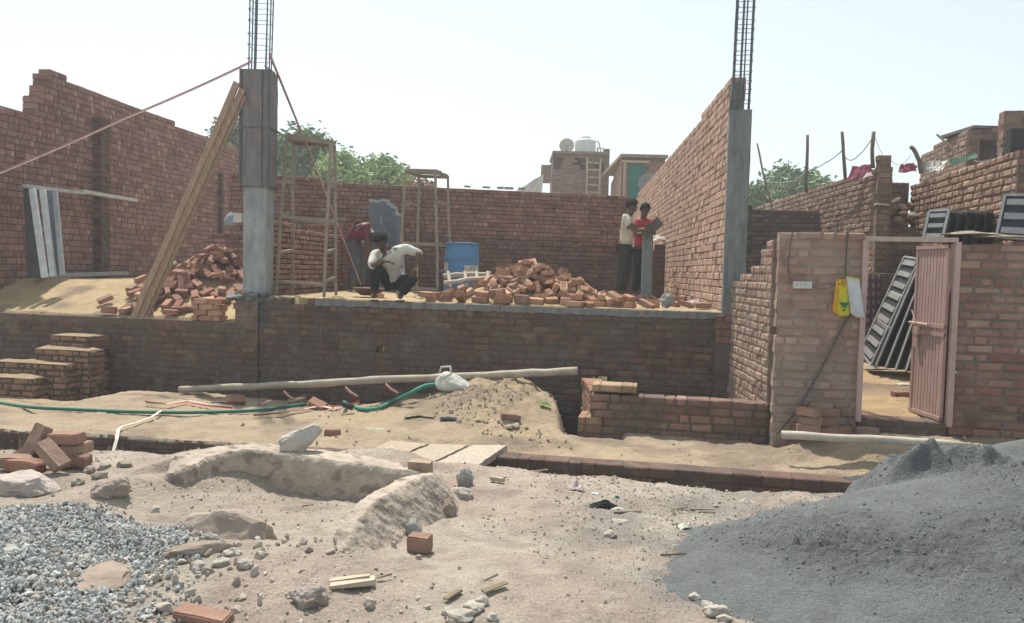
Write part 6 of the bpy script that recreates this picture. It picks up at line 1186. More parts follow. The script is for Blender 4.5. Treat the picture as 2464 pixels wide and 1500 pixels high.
# panels leaning in the yard, through the doorway
t = thing("formwork", "long narrow shuttering panel with white slots leaning beyond the doorway", "formwork", (0, 0, 0), "shuttering leaning in the yard")
pb1, pb2, pt2, pt1 = py(2073, 850, 11.0), py(2100, 880, 10.5), py(2216, 626, 10.9), py(2180, 620, 11.4)
panel(t, (pb1, pb2, pt2, pt1), 9, sheet=(.035, .038, .045), frame=(.33, .34, .35), slotcol=(.29, .29, .285), wb=.05, dep=.06)
for k in (.33, .62, .98): MB().bar(pb1 + (pt1 - pb1) * k + V(0, -.04, 0), pb2 + (pt2 - pb2) * k + V(0, -.04, 0), .03, .07, col=(.42, .42, .41)).build("cross_bar", M_STEEL, t)
for k in range(4):
    t = thing("formwork", ("black shuttering sheet leaning beyond the doorway, %s behind the slotted panel" % ["first", "second", "third", "fourth"][k]), "formwork", (0, 0, 0), "shuttering leaning in the yard")
    a, b, c_, d_ = py(2108 + 24 * k, 882 + 4 * k, 10.4 - .1 * k), py(2134 + 24 * k, 884 + 3 * k, 10.7 - .1 * k), py(2240 + 16 * k, 650, 11.3), py(2216 + 16 * k, 630, 10.8); s = V(.0, .04, .03)
    mb = MB(); mb.add([a, b, c_, d_, a + s, b + s, c_ + s, d_ + s], [(0, 1, 2, 3), (7, 6, 5, 4), (1, 5, 6, 2), (0, 3, 7, 4), (3, 2, 6, 7)], (.035, .038, .045)); mb.build("sheet", M_STEEL, t); MB().bar(a, d_, .02, .03, col=(.26, .26, .27)).build("edge_rail", M_STEEL, t)
def plaid(a, b):
    return (.16, .06, .075) if int(a * 7) % 2 else ((.32, .27, .27) if int(b * 14) % 2 else (.13, .10, .12))
bag3("hanging_cloth", "checked maroon and grey cloth hanging beyond the doorway", [py(2066, 815, 11.6), py(2118, 810, 11.6), py(2118, 662, 11.7), py(2066, 660, 11.7)], None, .02, 3, "cloth", plaid)
o = brickwall("fence_wall", (PY(2040, 800, 11.8).x, 11.8), (PY(2160, 800, 11.8).x, 11.8), .2, 1.60, th=.15, ch=.088, seed=121, pal=[(.26, .19, .15), (.3, .22, .17)], rec=.012, gap=.014, jit=.012, mortar=(.2, .16, .13), c=.012)
tag(o, "low brown wall carrying the checked cloth beyond the doorway", "low wall")
crumple("plastic_scrap", "pale plastic scraps on the yard sand beyond the doorway", "plastic scrap", sit(2175, 925, .2, 0), (.1, .06, .04), (.55, .55, .52), 41)
crumple("sacking", "pale crumpled sacking at the foot of the slotted panel", "sacking", sit(2100, 885, .3, 0), (.3, .15, .08), (.42, .38, .32), 42, 22)

# ------------------------------------------------------------------ village beyond
TB = thing("water_tower_house", "narrow brick roof room with slit windows carrying a white water tank", "house", (0, 0, 0)); yt = 34.0
ta, tb = PY(1328, 420, yt), PY(1459, 420, yt); zt_ = PY(1390, 370, yt).z
sl2 = [(PY(1340, 395, yt), .20, .38), (PY(1398, 397, yt), .2, .38), (PY(1452, 400, yt), .22, .4)]
def th_(s, z):
    for c_, w, h in sl2:
        if abs(s - (c_.x - ta.x)) < w / 2 + .05 and abs(z - c_.z) < h / 2 + .05: return True
    return False
o = brickwall("wall", (ta.x, yt), (tb.x, yt), .5, zt_, th=.25, ch=.1, seed=131, pal=[(.30, .20, .17), (.27, .18, .15), (.33, .225, .19)], rec=.01, gap=.02, jit=.015, mortar=(.27, .21, .18), c=.02, parent=TB, widths=(.22, .42), hole=th_)
mb = MB(); mb.box(((ta.x + tb.x) / 2, yt + 1.6, zt_ / 2 + .2), (tb.x - ta.x - .1, 2.6, zt_ - .6), col=(.16, .12, .11)); mb.build("room", M_GEN, TB)
MB().box(((ta.x + tb.x) / 2, yt + 1.3, zt_ + .02), (tb.x - ta.x, 3, .10), col=(.75, .62, .55)).build("roof_slab", M_CONC, TB)
brickwall("ledge_wall", (PY(1303, 400, yt).x, yt + .05), (ta.x - .02, yt + .05), PY(1300, 436, yt).z, PY(1300, 396, yt).z, th=.8, ch=.1, seed=132, pal=[(.33, .23, .19)], rec=.01, gap=.02, mortar=(.27, .21, .18), c=.02, parent=TB)
brickwall("corner_post", (tb.x - .12, yt - .02), (tb.x + .12, yt - .02), .5, zt_ + .28, th=.3, ch=.1, seed=133, pal=[(.25, .17, .14)], rec=.01, gap=.02, mortar=(.2, .16, .14), c=.02, parent=TB)
LD = thing("ladder", "pale wooden ladder set against the water tank house wall", "ladder", (0, 0, 0))
la, lb, lc_, ld_ = PY(1411, 473, yt - .3), PY(1442, 475, yt - .3), PY(1413, 380, yt - .1), PY(1445, 382, yt - .1)
MB().bar(la, lc_, .08, .08, col=(.9, .82, .78)).build("rail", M_POLE, LD); MB().bar(lb, ld_, .08, .08, col=(.9, .82, .78)).build("rail", M_POLE, LD)
for k in range(5): f = .12 + .19 * k; MB().bar(la + (lc_ - la) * f, lb + (ld_ - lb) * f, .06, .06, col=(.9, .82, .78)).build("rung", M_POLE, LD)
p = PY(1408, 369, yt + .8); p.z = zt_ + .07; s_ = yt / FOC
WT = thing("water_tank", "white ribbed plastic water tank on the narrow roof room", "water tank", p)
mb = MB(); mb.smooth = True; prof = [(0, 0), (25.5, 0)]
for k in range(6): prof += [(25.5, 1 + k * 5.2), (26.2, 2.5 + k * 5.2), (25.5, 4.6 + k * 5.2)]
prof += [(25.2, 33), (22, 36), (14, 39), (13, 40)]
mb.lathe((0, 0, 0), [(a * s_, b * s_) for a, b in prof], 32); mb.build("barrel", M_TANK, WT)
mb = MB(); mb.lathe((0, 0, 0), [(a * s_, b * s_) for a, b in [(13, 39.5), (13.5, 43), (11, 44.5), (0, 45)]], 24); mb.build("lid", M_TANK, WT)
WPp = thing("tank_pipes", "bent white water pipes rising beside the tank", "pipe", (0, 0, 0))
for pts in (((1433, 341), (1440, 341), (1447, 369)), ((1438, 355), (1438, 371)), ((1436, 357), (1452, 357), (1452, 371))):
    MB().tube([PY(u, v, yt + .4) for u, v in pts], .035, 6, (.62, .66, .66)).build("pipe", M_GEN, WPp)
def dish(label, u, v, y, r, col, tilt=.2):
    p = PY(u, v, y); t = thing("satellite_dish", label, "satellite dish", p); mb = MB(); mb.smooth = True; mb.lathe((0, 0, 0), [(0, 0), (r * .4, r * .04), (r * .8, r * .16), (r, r * .25), (r * .98, r * .28), (r * .78, r * .19), (0, r * .04)], 28, col)
    b_ = mb.build("reflector", M_GEN, t); b_.rotation_euler = (math.radians(90) - .15, 0, tilt)
    mb = MB(); mb.tube([(0, -.02, -r * .9), (0, -r * .6, r * .1)], .015, 5, (.3, .3, .3)); mb.tube([(0, .15, 0), (0, .2, -r * 1.1)], .03, 6, (.35, .35, .35)); mb.build("arm", M_GEN, t); return t
dish("cream satellite dish left of the white water tank", 1364, 352, yt + .3, 18 * s_, (.52, .50, .44), -.15)
GH = thing("teal_door_house", "brick roof house with a teal door beyond the sunlit wall", "house", (0, 0, 0)); yg = 27.0
g0 = PY(1462, 470, 34.5); g1_ = PY(1494, 420, yg); g2_ = PY(1600, 420, yg)
zg = PY(1500, 379, yg).z
brickwall("wall", (g0.x, 33.5), (g1_.x, yg + .02), .5, interp([(0, zg - .15), (6.5, zg)]), th=.25, ch=.1, seed=141, pal=[(.36, .25, .2), (.33, .22, .18)], rec=.01, gap=.02, jit=.02, mortar=(.28, .22, .18), c=.02, widths=(.12, .23), parent=GH)
da, db = PY(1502, 440, yg).x - g1_.x, PY(1554, 440, yg).x - g1_.x; zd = PY(1530, 392, yg).z
brickwall("wall", (g1_.x, yg), (g2_.x, yg), .5, zg, th=.25, ch=.1, seed=142, pal=[(.34, .235, .19), (.31, .21, .17)], rec=.01, gap=.02, jit=.01, mortar=(.28, .22, .18), c=.02, parent=GH, hole=lambda s, z: da < s < db and z < zd)
MB().box((g1_.x + (da + db) / 2, yg + .08, (zd + 2) / 2), (db - da + .1, .06, zd - 2), col=(.045, .20, .18)).build("door", M_GEN, GH)
MB().box((g1_.x + da + .0, yg - .02, zd / 2 + 1), (.09, .1, zd - 2), col=(.45, .36, .3)).build("door_frame", M_GEN, GH)
MB().box((g1_.x + (da + db) / 2, yg - .02, zd + .03), (db - da + .2, .1, .08), col=(.5, .42, .36)).build("door_lintel", M_GEN, GH)
MB().box(((g1_.x + g2_.x) / 2, yg + 2.5, zg + .04), (g2_.x - g1_.x + .1, 5.4, .1), col=(.8, .7, .6)).build("roof_slab", M_CONC, GH)
dish("grey satellite dish in front of the teal door", 1558, 445, yg - .6, 24 * yg / FOC, (.24, .24, .25), .1)
for i in range(5):
    u = 1140 + i * 27 + R.uniform(-12, 12); p = PY(u, 457, 18.2)
    tag(MB().box((p.x, RWY(p.x) + .1, 3.24 + R.uniform(-.01, .01)), (R.uniform(.1, .2), .1, R.uniform(.03, .05)), None, R.choice([(.42, .40, .38), (.34, .33, .32)]), .008).build("loose_block", M_STONE), "small grey block left lying on the rear wall top", "block", "blocks on the rear wall top")
cloth("white sheet hanging beside the water tank house", ((1232, 466, 32), (1304, 466, 32), (1308, 420, 32), (1285, 432, 32)), (.62, .64, .66), 6, "washing")

# ------------------------------------------------------------------ trees
def tree(label, base, lumps, n, seed, cols, leaf=.16, group="trees beyond the plots", trunk=.18):
    rr = random.Random(seed); rg = np.random.RandomState(seed); t = thing("tree", label, "tree", base, group)
    B = V(*base); mb = MB(); mb.smooth = True; top = sum((V(*l[0]) for l in lumps), V(0, 0, 0)) / len(lumps); fork = V(0, 0, (top.z - B.z) * .45)
    mb.tube([V(0, 0, 0), fork * .5 + V(.1, 0, 0), fork], [trunk, trunk * .8, trunk * .65], 8)
    for c_, r_ in lumps:
        c2 = V(*c_) - B; mid = (fork + c2) / 2 + V(rr.uniform(-.2, .2), rr.uniform(-.2, .2), .1); mb.tube([fork, mid, c2], [trunk * .5, trunk * .3, trunk * .1], 6)
        for _ in range(5): e = c2 + V(rr.gauss(0, 1), rr.gauss(0, 1), rr.gauss(0, .8)).normalized() * r_ * .9; mb.tube([mid * .3 + c2 * .7, e], [trunk * .12, .008], 4)
    mb.build("trunk", M_BARK, t)
    w = np.array([l[1] ** 2 for l in lumps]); w = w / w.sum(); idx = rg.choice(len(lumps), n // 14, p=w); C = np.array([tuple(V(*l[0]) - B) for l in lumps])[idx]; Rr = np.array([l[1] for l in lumps])[idx]
    d = rg.normal(size=(len(idx), 3)); d /= np.linalg.norm(d, axis=1)[:, None]; cen = C + d * (Rr * rg.uniform(.25, 1.12, len(idx)) ** .6)[:, None] * np.array([1, 1, .85])
    k = 14; c_ = np.repeat(cen, k, 0) + rg.normal(size=(len(cen) * k, 3)) * leaf * 1.5; N = len(c_)
    u = rg.normal(size=(N, 3)); u[:, 2] *= .6; u /= np.linalg.norm(u, axis=1)[:, None]; w_ = np.cross(u, rg.normal(size=(N, 3))); w_ /= np.linalg.norm(w_, axis=1)[:, None]
    L_ = leaf * rg.uniform(.6, 1.3, N)[:, None]; v = np.stack([c_ - u * L_, c_ + w_ * L_ * .42, c_ + u * L_, c_ - w_ * L_ * .42], 1).reshape(-1, 3); f = np.arange(N * 4).reshape(-1, 4)
    cc = np.array(cols)[rg.randint(0, len(cols), len(cen))] * rg.uniform(.75, 1.3, (len(cen), 1)); cc = np.repeat(cc, k, 0)
    link(bpy.data.objects.new("crown", npmesh("crown", v, f, M_LEAF, cc)), t); return t
LF1 = [(.20, .31, .16), (.17, .27, .15), (.26, .37, .19)]; LF2 = [(.33, .46, .20), (.27, .39, .18), (.38, .52, .24)]; LF3 = [(.27, .30, .19), (.22, .25, .16)]
def lumps(y, pts): return [(tuple(PY(u, v + 12, y + R.uniform(-1, 1))), r_ * .88 * y / FOC) for u, v, r_ in pts]
def tb_(u, y): p = PY(u, 600, y); return (p.x, y, .5)
tree("airy dull green tree showing left of the left concrete column", tb_(560, 30), lumps(30, [(545, 318, 22), (568, 335, 20), (570, 362, 22), (585, 380, 18), (556, 300, 12), (590, 345, 14)]), 3800, 1, LF3, .13)
tree("tall dark green feathery tree behind the taller scaffold", tb_(720, 34), lumps(34, [(735, 330, 30), (705, 350, 30), (765, 350, 28), (680, 380, 34), (730, 385, 36), (775, 395, 30), (660, 410, 28), (700, 425, 30), (750, 425, 32), (660, 340, 14)]), 11000, 2, LF1, .15)
tree("bright green rounded tree between the tall feathery tree and the smaller scaffold", tb_(830, 31), lumps(31, [(805, 395, 26), (835, 400, 28), (800, 425, 26), (845, 425, 26), (825, 382, 14), (862, 430, 20)]), 7000, 3, LF2, .13)
tree("pale green bushy tree behind the smaller scaffold's left leg", tb_(920, 33), lumps(33, [(900, 400, 24), (925, 395, 20), (895, 425, 28), (940, 420, 26), (960, 412, 18), (968, 432, 16)]), 7000, 4, LF2, .13)
tree("dark green tree just right of the right concrete column", tb_(1840, 38), lumps(38, [(1825, 465, 24), (1850, 455, 20), (1815, 485, 22), (1868, 470, 20), (1845, 480, 24), (1870, 430, 12)]), 6000, 5, LF1, .15)
tree("rounded green tree behind the straight thin pole on the right", tb_(1930, 36), lumps(36, [(1900, 430, 26), (1935, 440, 30), (1965, 445, 24), (1985, 445, 14), (1895, 455, 28), (1950, 462, 26), (1880, 408, 12)]), 8000, 6, LF1, .14)
# dusty shrub on top of the rear wall and dead twigs
tree("dry reddish twiggy shrub poking over the rear wall top", tb_(1015, 22), lumps(22, [(1000, 440, 12), (1030, 442, 14), (1015, 430, 8)]), 500, 7, [(.30, .2, .17), (.33, .22, .15)], .07, trunk=.05)

# ------------------------------------------------------------------ people
def skinmesh(nodes, edges, sub=2):
    """one continuous limbed surface grown over a skeleton (nodes: key -> (point, rx, ry))"""
    keys = list(nodes); ix = {k: i for i, k in enumerate(keys)}; me = bpy.data.meshes.new("s"); me.from_pydata([tuple(nodes[k][0]) for k in keys], [(ix[a], ix[b]) for a, b in edges], [])
    ob = bpy.data.objects.new("s", me); scene.collection.objects.link(ob); md = ob.modifiers.new("skin", 'SKIN')
    sk = me.skin_vertices[0].data
    for i, k in enumerate(keys): r_ = nodes[k][1]; sk[i].radius = (r_, nodes[k][2] if len(nodes[k]) > 2 else r_); sk[i].use_root = (i == 0)
    md.use_smooth_shade = True; ms = ob.modifiers.new("sub", 'SUBSURF'); ms.levels = sub; ms.render_levels = sub
    dg = bpy.context.evaluated_depsgraph_get(); dg.update(); out = bpy.data.meshes.new_from_object(ob.evaluated_get(dg)); bpy.data.objects.remove(ob)
    return out
def add_mesh(mb, me, col):
    mb.add([v.co.copy() for v in me.vertices], [tuple(p.vertices) for p in me.polygons], col); bpy.data.meshes.remove(me)
def person(label, J, skin, parts, hair, face, hands=None, hair_r=.105):
    """J: joints (head, neck, chest, waist, pelvis, sL sR eL eR wL wR hL hR kL kR aL aR tL tR)"""
    t = thing("person", label, "person", (0, 0, 0)); mb = MB(); mb.smooth = True
    hd = J['head']; up = (hd - J['neck']).normalized(); fd = V(*face).normalized(); fd = (fd - up * fd.dot(up)).normalized(); sd = up.cross(fd)
    N = {'pelvis': (J['pelvis'], .13, .10), 'waist': (J['waist'], .125, .09), 'chest': (J['chest'], .15, .10), 'neck': (J['neck'], .052), 'jaw': (hd - up * .075 + fd * .012, .058, .066), 'head': (hd, .074, .088), 'crown': (hd + up * .07 - fd * .01, .062, .078)}
    E = [('pelvis', 'waist'), ('waist', 'chest'), ('chest', 'neck'), ('neck', 'jaw'), ('jaw', 'head'), ('head', 'crown')]
    for s in 'LR':
        m = (J['e' + s] + J['w' + s]) / 2
        N.update({'s' + s: (J['s' + s], .056), 'e' + s: (J['e' + s], .040), 'm' + s: (m, .036), 'w' + s: (J['w' + s], .026), 'h' + s: (J['h' + s], .088), 'k' + s: (J['k' + s], .058), 'c' + s: (J['k' + s] * .7 + J['a' + s] * .3, .056), 'a' + s: (J['a' + s], .036), 't' + s: (J['t' + s], .034, .024)})
        E += [('chest', 's' + s), ('s' + s, 'e' + s), ('e' + s, 'm' + s), ('m' + s, 'w' + s), ('pelvis', 'h' + s), ('h' + s, 'k' + s), ('k' + s, 'c' + s), ('c' + s, 'a' + s), ('a' + s, 't' + s)]
    add_mesh(mb, skinmesh(N, E), skin)
    mb.rock(hd + fd * .094 - up * .02, .017, 1, 2, 0, (.8, .9, 1.3), skin); dk = tuple(c * .55 for c in skin)
    mb.box(hd + fd * .086 - up * .058, (.04, .012, .010), Matrix((sd, fd, up)).transposed(), (skin[0] * .9, skin[1] * .6, skin[2] * .6))
    for s in (-1, 1):
        mb.rock(hd + fd * .078 + sd * s * .03 + up * .008, .011, 2, 1, 0, (1.2, .8, .7), (.35, .33, .3)); mb.rock(hd + fd * .086 + sd * s * .03 + up * .008, .006, 2, 1, 0, (1, 1, 1), (.01, .01, .01))
        mb.box(hd + fd * .082 + sd * s * .031 + up * .026, (.034, .012, .007), Matrix((sd, fd, up)).transposed(), (.01, .01, .01))
        mb.rock(hd + sd * s * .078 - up * .008, .026, 3, 2, 0, (.4, .7, 1.1), dk)
    for s in 'LR':        # palm, four curled fingers of different length, thumb from the side
        w = J['w' + s]; a = (w - J['e' + s]).normalized(); hdv = (hands or {}).get(s)
        if hdv is not None: a = V(*hdv).normalized()
        n_ = a.cross(V(0, 0, 1) if abs(a.z) < .8 else V(0, 1, 0)).normalized(); b = a.cross(n_); pc = w + a * .045
        mb.box(pc, (.078, .085, .030), Matrix((n_, a, b)).transposed(), skin, .002)
        for i, (o_, l_) in enumerate(((-.029, .068), (-.010, .076), (.010, .071), (.028, .056))):
            q0 = pc + a * .036 + n_ * o_; q1 = q0 + a * l_ * .5 + b * .006; q2 = q1 + (a * .7 + b * .7).normalized() * l_ * .33; q3 = q2 + (a * .2 + b).normalized() * l_ * .22; mb.tube([q0 - a * .02, q0, q1, q2, q3], [.0095, .0095, .0088, .008, .006], 6, skin)
        q0 = pc - a * .02 + n_ * -.036; mb.tube([q0, q0 - n_ * .024 + a * .02, q0 - n_ * .03 + a * .05 + b * .012, q0 - n_ * .022 + a * .07 + b * .02], [.013, .012, .010, .007], 6, skin)
    mb.build("body", M_SKIN, t)
    hm = MB(); bm = bmesh.new(); bmesh.ops.create_icosphere(bm, subdivisions=4, radius=1); from mathutils import noise; F = []
    vs = [v.co.copy() for v in bm.verts]; keep = [not (p.y > .42 and p.z < .45) and not p.z < (-.55 if p.y < 0 else -.05 - .2 * (1 - abs(p.x))) for p in vs]
    mt = Matrix((sd, fd, up)).transposed()
    P = [mt @ V(p.x * hair_r * .87, p.y * hair_r * 1.0, p.z * hair_r * 1.0) * (1 + .10 * noise.noise(p * 3.5 + hd * 9) + .06 * noise.noise(p * 11)) + hd + up * .028 - fd * .014 for p in vs]
    hm.add(P, [tuple(v.index for v in f.verts) for f in bm.faces if all(keep[v.index] for v in f.verts)], hair); bm.free(); hm.build("hair", M_CLOTH, t)
    for name, nodes, edges, col, m_ in parts(J):
        mm = MB(); mm.smooth = True; me = skinmesh(nodes, edges)
        for v in me.vertices:
            n_ = noise.noise_vector(v.co * 9) * .012 + noise.noise_vector(v.co * 22) * .006; v.co += n_
        add_mesh(mm, me, col); mm.build(name, m_, t)
    return t, (fd, up, sd)
def shirt(J, col, full=.55, r_=1.0, hem=0.0, collar=None, fat=1.0):
    N = {'waist': (J['waist'], .150 * fat, .118 * fat), 'hem': (J['pelvis'] + (J['waist'] - J['pelvis']) * hem, .152 * fat, .125 * fat), 'chest': (J['chest'], .168 * fat, .125 * fat), 'neck': (J['chest'] + (J['neck'] - J['chest']) * .72, .080)}
    E = [('waist', 'hem'), ('waist', 'chest'), ('chest', 'neck')]
    for s in 'LR':
        k = full[s] if isinstance(full, dict) else full; N['s' + s] = (J['s' + s], .080); m_ = J['s' + s] + (J['e' + s] - J['s' + s]) * min(1, k); N['u' + s] = (m_, .064); E += [('chest', 's' + s), ('s' + s, 'u' + s)]
        if k > 1: N['v' + s] = (J['e' + s] + (J['w' + s] - J['e' + s]) * (k - 1), .056); E += [('u' + s, 'v' + s)]
    return ("shirt", N, E, col, M_CLOTH)
def trousers(J, col, flare=1.0):
    N = {'pelvis': (J['pelvis'] + (J['waist'] - J['pelvis']) * .35, .145, .12)}; E = []
    for s in 'LR':
        N.update({'h' + s: (J['h' + s], .104), 'k' + s: (J['k' + s], .077 * flare), 'c' + s: (J['k' + s] * .5 + J['a' + s] * .5, .070 * flare), 'a' + s: (J['a' + s] + (J['k' + s] - J['a' + s]) * .10, .062 * flare)}); E += [('pelvis', 'h' + s), ('h' + s, 'k' + s), ('k' + s, 'c' + s), ('c' + s, 'a' + s)]
    return ("trousers", N, E, col, M_CLOTH)
def sandals(t, J, col=(.07, .06, .055)):
    for s in 'LR':
        a, b = J['a' + s], J['t' + s]; d = (b - a); d.z = 0; d.normalize(); c_ = (a + b) / 2 + d * .015; zf = min(a.z, b.z) - .045
        o = MB().bar(V(c_.x, c_.y, zf) - d * .135, V(c_.x, c_.y, zf) + d * .135, .095, .018, col=col, jit=.003); o.bar(V(c_.x, c_.y, zf + .055) + d * .04 - V(d.y, -d.x, 0) * .045, V(c_.x, c_.y, zf + .055) + d * .04 + V(d.y, -d.x, 0) * .045, .03, .012, col=col); o.build("sandal", M_GEN, t)
SK = (.13, .08, .058)
# the man squatting on the wall edge
yq = 11.15
J = dict(head=PY(916, 582, 10.86), neck=PY(928, 603, 11.02), chest=PY(940, 620, 11.12), waist=PY(945, 655, 11.3), pelvis=PY(946, 678, 11.42),
         sL=PY(901, 612, 11.02), sR=PY(972, 597, 11.1), eL=PY(893, 640, 10.8), wL=PY(925, 630, 10.68), eR=PY(1010, 610, 11.1), wR=PY(996, 646, 10.95),
         hL=PY(932, 680, 11.4), hR=PY(960, 680, 11.4), kL=PY(900, 634, 10.9), kR=PY(995, 667, 10.95), aL=PY(902, 700, 11.12), aR=PY(965, 698, 11.12), tL=PY(900, 712, 10.98), tR=PY(962, 709, 10.98))
for k, z in (('aL', 1.125), ('aR', 1.125), ('tL', 1.092), ('tR', 1.092)): J[k].z = z
t, fr = person("man in a white shirt squatting on the wall edge, looking down", J, SK,
               lambda J: [shirt(J, (.66, .66, .62), {'L': 1.15, 'R': 1.05}, fat=.95, hem=.4), trousers(J, (.025, .028, .035), 1.05)], (.015, .015, .017), (-.25, -1, -1.1), {'L': (1, -.3, .0), 'R': (-.3, -.6, -.8)}, .118)
sandals(t, J)
mb = MB(); mb.add([PY(922, 600, 10.93), PY(937, 613, 10.93), PY(935, 603, 10.99), PY(948, 596, 10.95), PY(950, 612, 10.9)], [(0, 1, 2), (2, 4, 3)], (.7, .7, .66)); mb.build("collar", M_CLOTH, t)
# standing pair
def stand(u, y, hv, lean, feet, arms, facing):
    g_ = ZP; X = lambda uu, z, yy: V(PY(uu, 600, yy).x, yy, g_ + z)
    return X
y1 = 13.9; Q = lambda u, z, y: V(PY(u, 600, y).x, y, ZP + z)
J = dict(head=Q(1518, 1.60, y1 - .05), neck=Q(1512, 1.47, y1), chest=Q(1505, 1.30, y1), waist=Q(1504, 1.05, y1), pelvis=Q(1506, .92, y1),
         sL=Q(1503, 1.40, y1 - .16), sR=Q(1510, 1.40, y1 + .15), eL=Q(1522, 1.19, y1 - .25), wL=Q(1549, 1.18, y1 - .28), eR=Q(1530, 1.2, y1 + .1), wR=Q(1556, 1.22, y1 - .08),
         hL=Q(1503, .88, y1 - .07), hR=Q(1509, .88, y1 + .08), kL=Q(1496, .48, y1 - .08), kR=Q(1508, .48, y1 + .05), aL=Q(1487, .1, y1 - .05), aR=Q(1501, .1, y1 + .08), tL=Q(1500, .04, y1 - .1), tR=Q(1514, .04, y1 + .04))
t, fr = person("man in a cream short sleeved shirt standing sideways beside the man in red", J, SK, lambda J: [shirt(J, (.62, .62, .55), .62, hem=.0, fat=.98), trousers(J, (.040, .043, .046), 1.12)], (.02, .015, .015), (.75, -.6, -.25), {'L': (1, -.1, .05), 'R': (1, -.2, .0)}, .112); sandals(t, J)
y2 = 14.35
J = dict(head=Q(1549, 1.58, y2 - .05), neck=Q(1545, 1.44, y2), chest=Q(1545, 1.28, y2), waist=Q(1543, 1.05, y2), pelvis=Q(1541, .92, y2),
         sL=Q(1526, 1.39, y2), sR=Q(1564, 1.38, y2 + .02), eL=Q(1530, 1.14, y2 - .12), wL=Q(1555, 1.16, y2 - .35), eR=Q(1573, 1.16, y2 - .1), wR=Q(1570, 1.22, y2 - .35),
         hL=Q(1535, .88, y2), hR=Q(1549, .88, y2), kL=Q(1533, .48, y2 - .03), kR=Q(1551, .48, y2 - .03), aL=Q(1531, .1, y2), aR=Q(1549, .1, y2), tL=Q(1530, .04, y2 - .15), tR=Q(1551, .04, y2 - .15))
t, fr = person("man in a red shirt standing by the grey plates at the rear", J, SK, lambda J: [shirt(J, (.50, .055, .065), .7, hem=.1, fat=1.0), trousers(J, (.02, .024, .035), 1.05)], (.015, .013, .013), (.25, -1, -.2), None, .108); sandals(t, J)
y3 = 14.6
J = dict(head=Q(899, 1.00, y3 - .25), neck=Q(890, 1.12, y3 - .15), chest=Q(872, 1.20, y3 - .05), waist=Q(854, 1.08, y3 + .05), pelvis=Q(848, .92, y3 + .1),
         sL=Q(877, 1.16, y3 - .24), sR=Q(884, 1.22, y3 + .12), eL=Q(886, .88, y3 - .3), wL=Q(884, .62, y3 - .35), eR=Q(892, .92, y3), wR=Q(890, .66, y3 - .1),
         hL=Q(846, .88, y3), hR=Q(854, .88, y3 + .15), kL=Q(860, .48, y3 - .05), kR=Q(872, .48, y3 + .15), aL=Q(850, .1, y3), aR=Q(872, .1, y3 + .15), tL=Q(864, .04, y3 - .05), tR=Q(886, .04, y3 + .12))
t, fr = person("man in a maroon shirt bending over behind the squatting man", J, SK, lambda J: [shirt(J, (.19, .03, .065), .8, hem=.1, fat=1.14), trousers(J, (.11, .125, .14), 1.1)], (.015, .013, .013), (.3, -.6, -1), None, .1); sandals(t, J)
# what the pair hold
t = thing("formwork", "tall blue grey steel plate held upright by the two standing men", "formwork", (0, 0, 0))
a, b = Q(1548, .02, 13.75), Q(1570, .02, 13.7); c_, d_ = Q(1569, 1.16, 13.8), Q(1547, 1.16, 13.85); s = V(.02, .04, 0)
mb = MB(); mb.add([a, b, c_, d_, a + s, b + s, c_ + s, d_ + s], [(0, 1, 2, 3), (7, 6, 5, 4), (1, 5, 6, 2), (0, 3, 7, 4), (3, 2, 6, 7)], (.20, .25, .28)); mb.build("sheet", M_STEEL, t)
MB().bar(a, d_, .03, .03, col=(.3, .35, .38)).build("edge_rail", M_STEEL, t)
tag(MB().box(Q(1568, 1.24, 13.72), (.36, .10, .16), Matrix.Rotation(-.75, 3, 'Y'), (.38, .36, .34), .006).build("cement_block", M_CONC), "grey slab held slantwise by the two standing men", "block")
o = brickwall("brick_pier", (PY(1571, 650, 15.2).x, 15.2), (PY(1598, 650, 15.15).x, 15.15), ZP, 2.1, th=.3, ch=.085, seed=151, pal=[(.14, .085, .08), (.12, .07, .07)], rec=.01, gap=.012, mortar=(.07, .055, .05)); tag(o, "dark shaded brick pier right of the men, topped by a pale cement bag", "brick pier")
p = PY(1586, 540, 15.2); crumple("cement_bag", "pale empty cement bag draped over the dark brick pier", "cement bag", (p.x, 15.25, 2.12), (.17, .16, .3), (.62, .60, .56), 51, 18, .5)
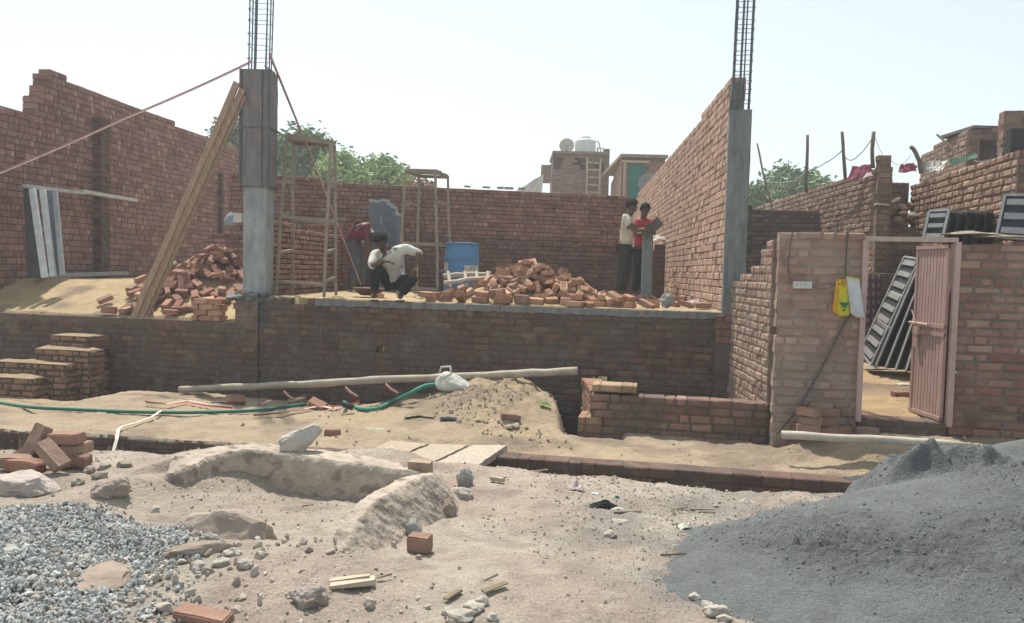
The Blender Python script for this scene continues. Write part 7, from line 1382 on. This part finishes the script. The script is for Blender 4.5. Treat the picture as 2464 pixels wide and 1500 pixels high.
# scraps along the raised edge
for i, (u, v, m_, e) in enumerate(((1570, 722, 3, (.3, .2, .5)), (1540, 720, 2, (.2, -.3, .4)), (1555, 735, 0, (.1, .4, -.6)), (1650, 735, 1, (0, .25, -.4)), (1690, 738, 2, (.1, 0, .2)), (1625, 722, 0, (0, 0, .3)), (1660, 722, 3, (0, 0, .1)))):
    p = PZ(u, v, ZP + .03); brick(PROD[m_], (p.x, max(p.y, fy(p.x) + .12), ZP + .045), e, "dusty broken brick lying near the sunlit wall end of the raised floor", "broken bricks near the sunlit wall end")
p = PZ(1585, 728, ZP + .06); rock("grey concrete block piece tilted on the raised edge below the men", (p.x, fy(p.x) + .3, ZP + .1), .11, 161, (1, .6, .9), (.36, .36, .35), RZ(.3, .4, .5))
crumple("plastic_bag", "crushed pale and yellow plastic bag near the right end of the raised floor", "plastic bag", (PZ(1680, 722, ZP + .05).x, 11.4, ZP), (.15, .1, .22), (.60, .52, .30), 52)
crumple("plastic_bag", "white crumpled plastic sheet behind the tilted concrete piece", "plastic bag", (PZ(1575, 712, ZP + .05).x, 12.2, ZP), (.2, .1, .16), (.62, .62, .6), 53)
# pale blue bags tied behind the left column
p = PY(556, 528, 12.4); sack("bluish plastic bag hanging on the column side before the left wall", p, (.13, .08, .11), (.34, .40, .45), 9); 
p = PY(572, 524, 12.2); tag(MB().box(p, (.12, .06, .14), None, (.66, .66, .64), .008).build("switch_box", M_GEN), "white electric box sticking out behind the left column", "switch box")
crumple("dry_rag", "pale dusty cloth draped over the brick heap beside the prop", "rag", sit(410, 672, .9, .3), (.12, .1, .3), (.40, .34, .27), 54, 18)
# ------------------------------------------------------------------ summer haze
hm_ = bpy.data.materials.new("haze"); hm_.use_nodes = True; N_ = hm_.node_tree; N_.nodes.remove(N_.nodes["Principled BSDF"]); pv = N_.nodes.new("ShaderNodeVolumePrincipled")
pv.inputs["Density"].default_value = 0.0034; pv.inputs["Color"].default_value = (.93, .97, 1, 1); pv.inputs["Anisotropy"].default_value = 0.2; N_.links.new(pv.outputs[0], N_.nodes["Material Output"].inputs["Volume"])
mb = MB(); mb.box((0, 0, 4.5), (150, 110, 12)); mb.v = [(x, y + 25, z) for x, y, z in mb.v]; hz_ = mb.build("haze", hm_); tag(hz_, "thin pale summer haze over the whole site", "haze", kind="stuff")
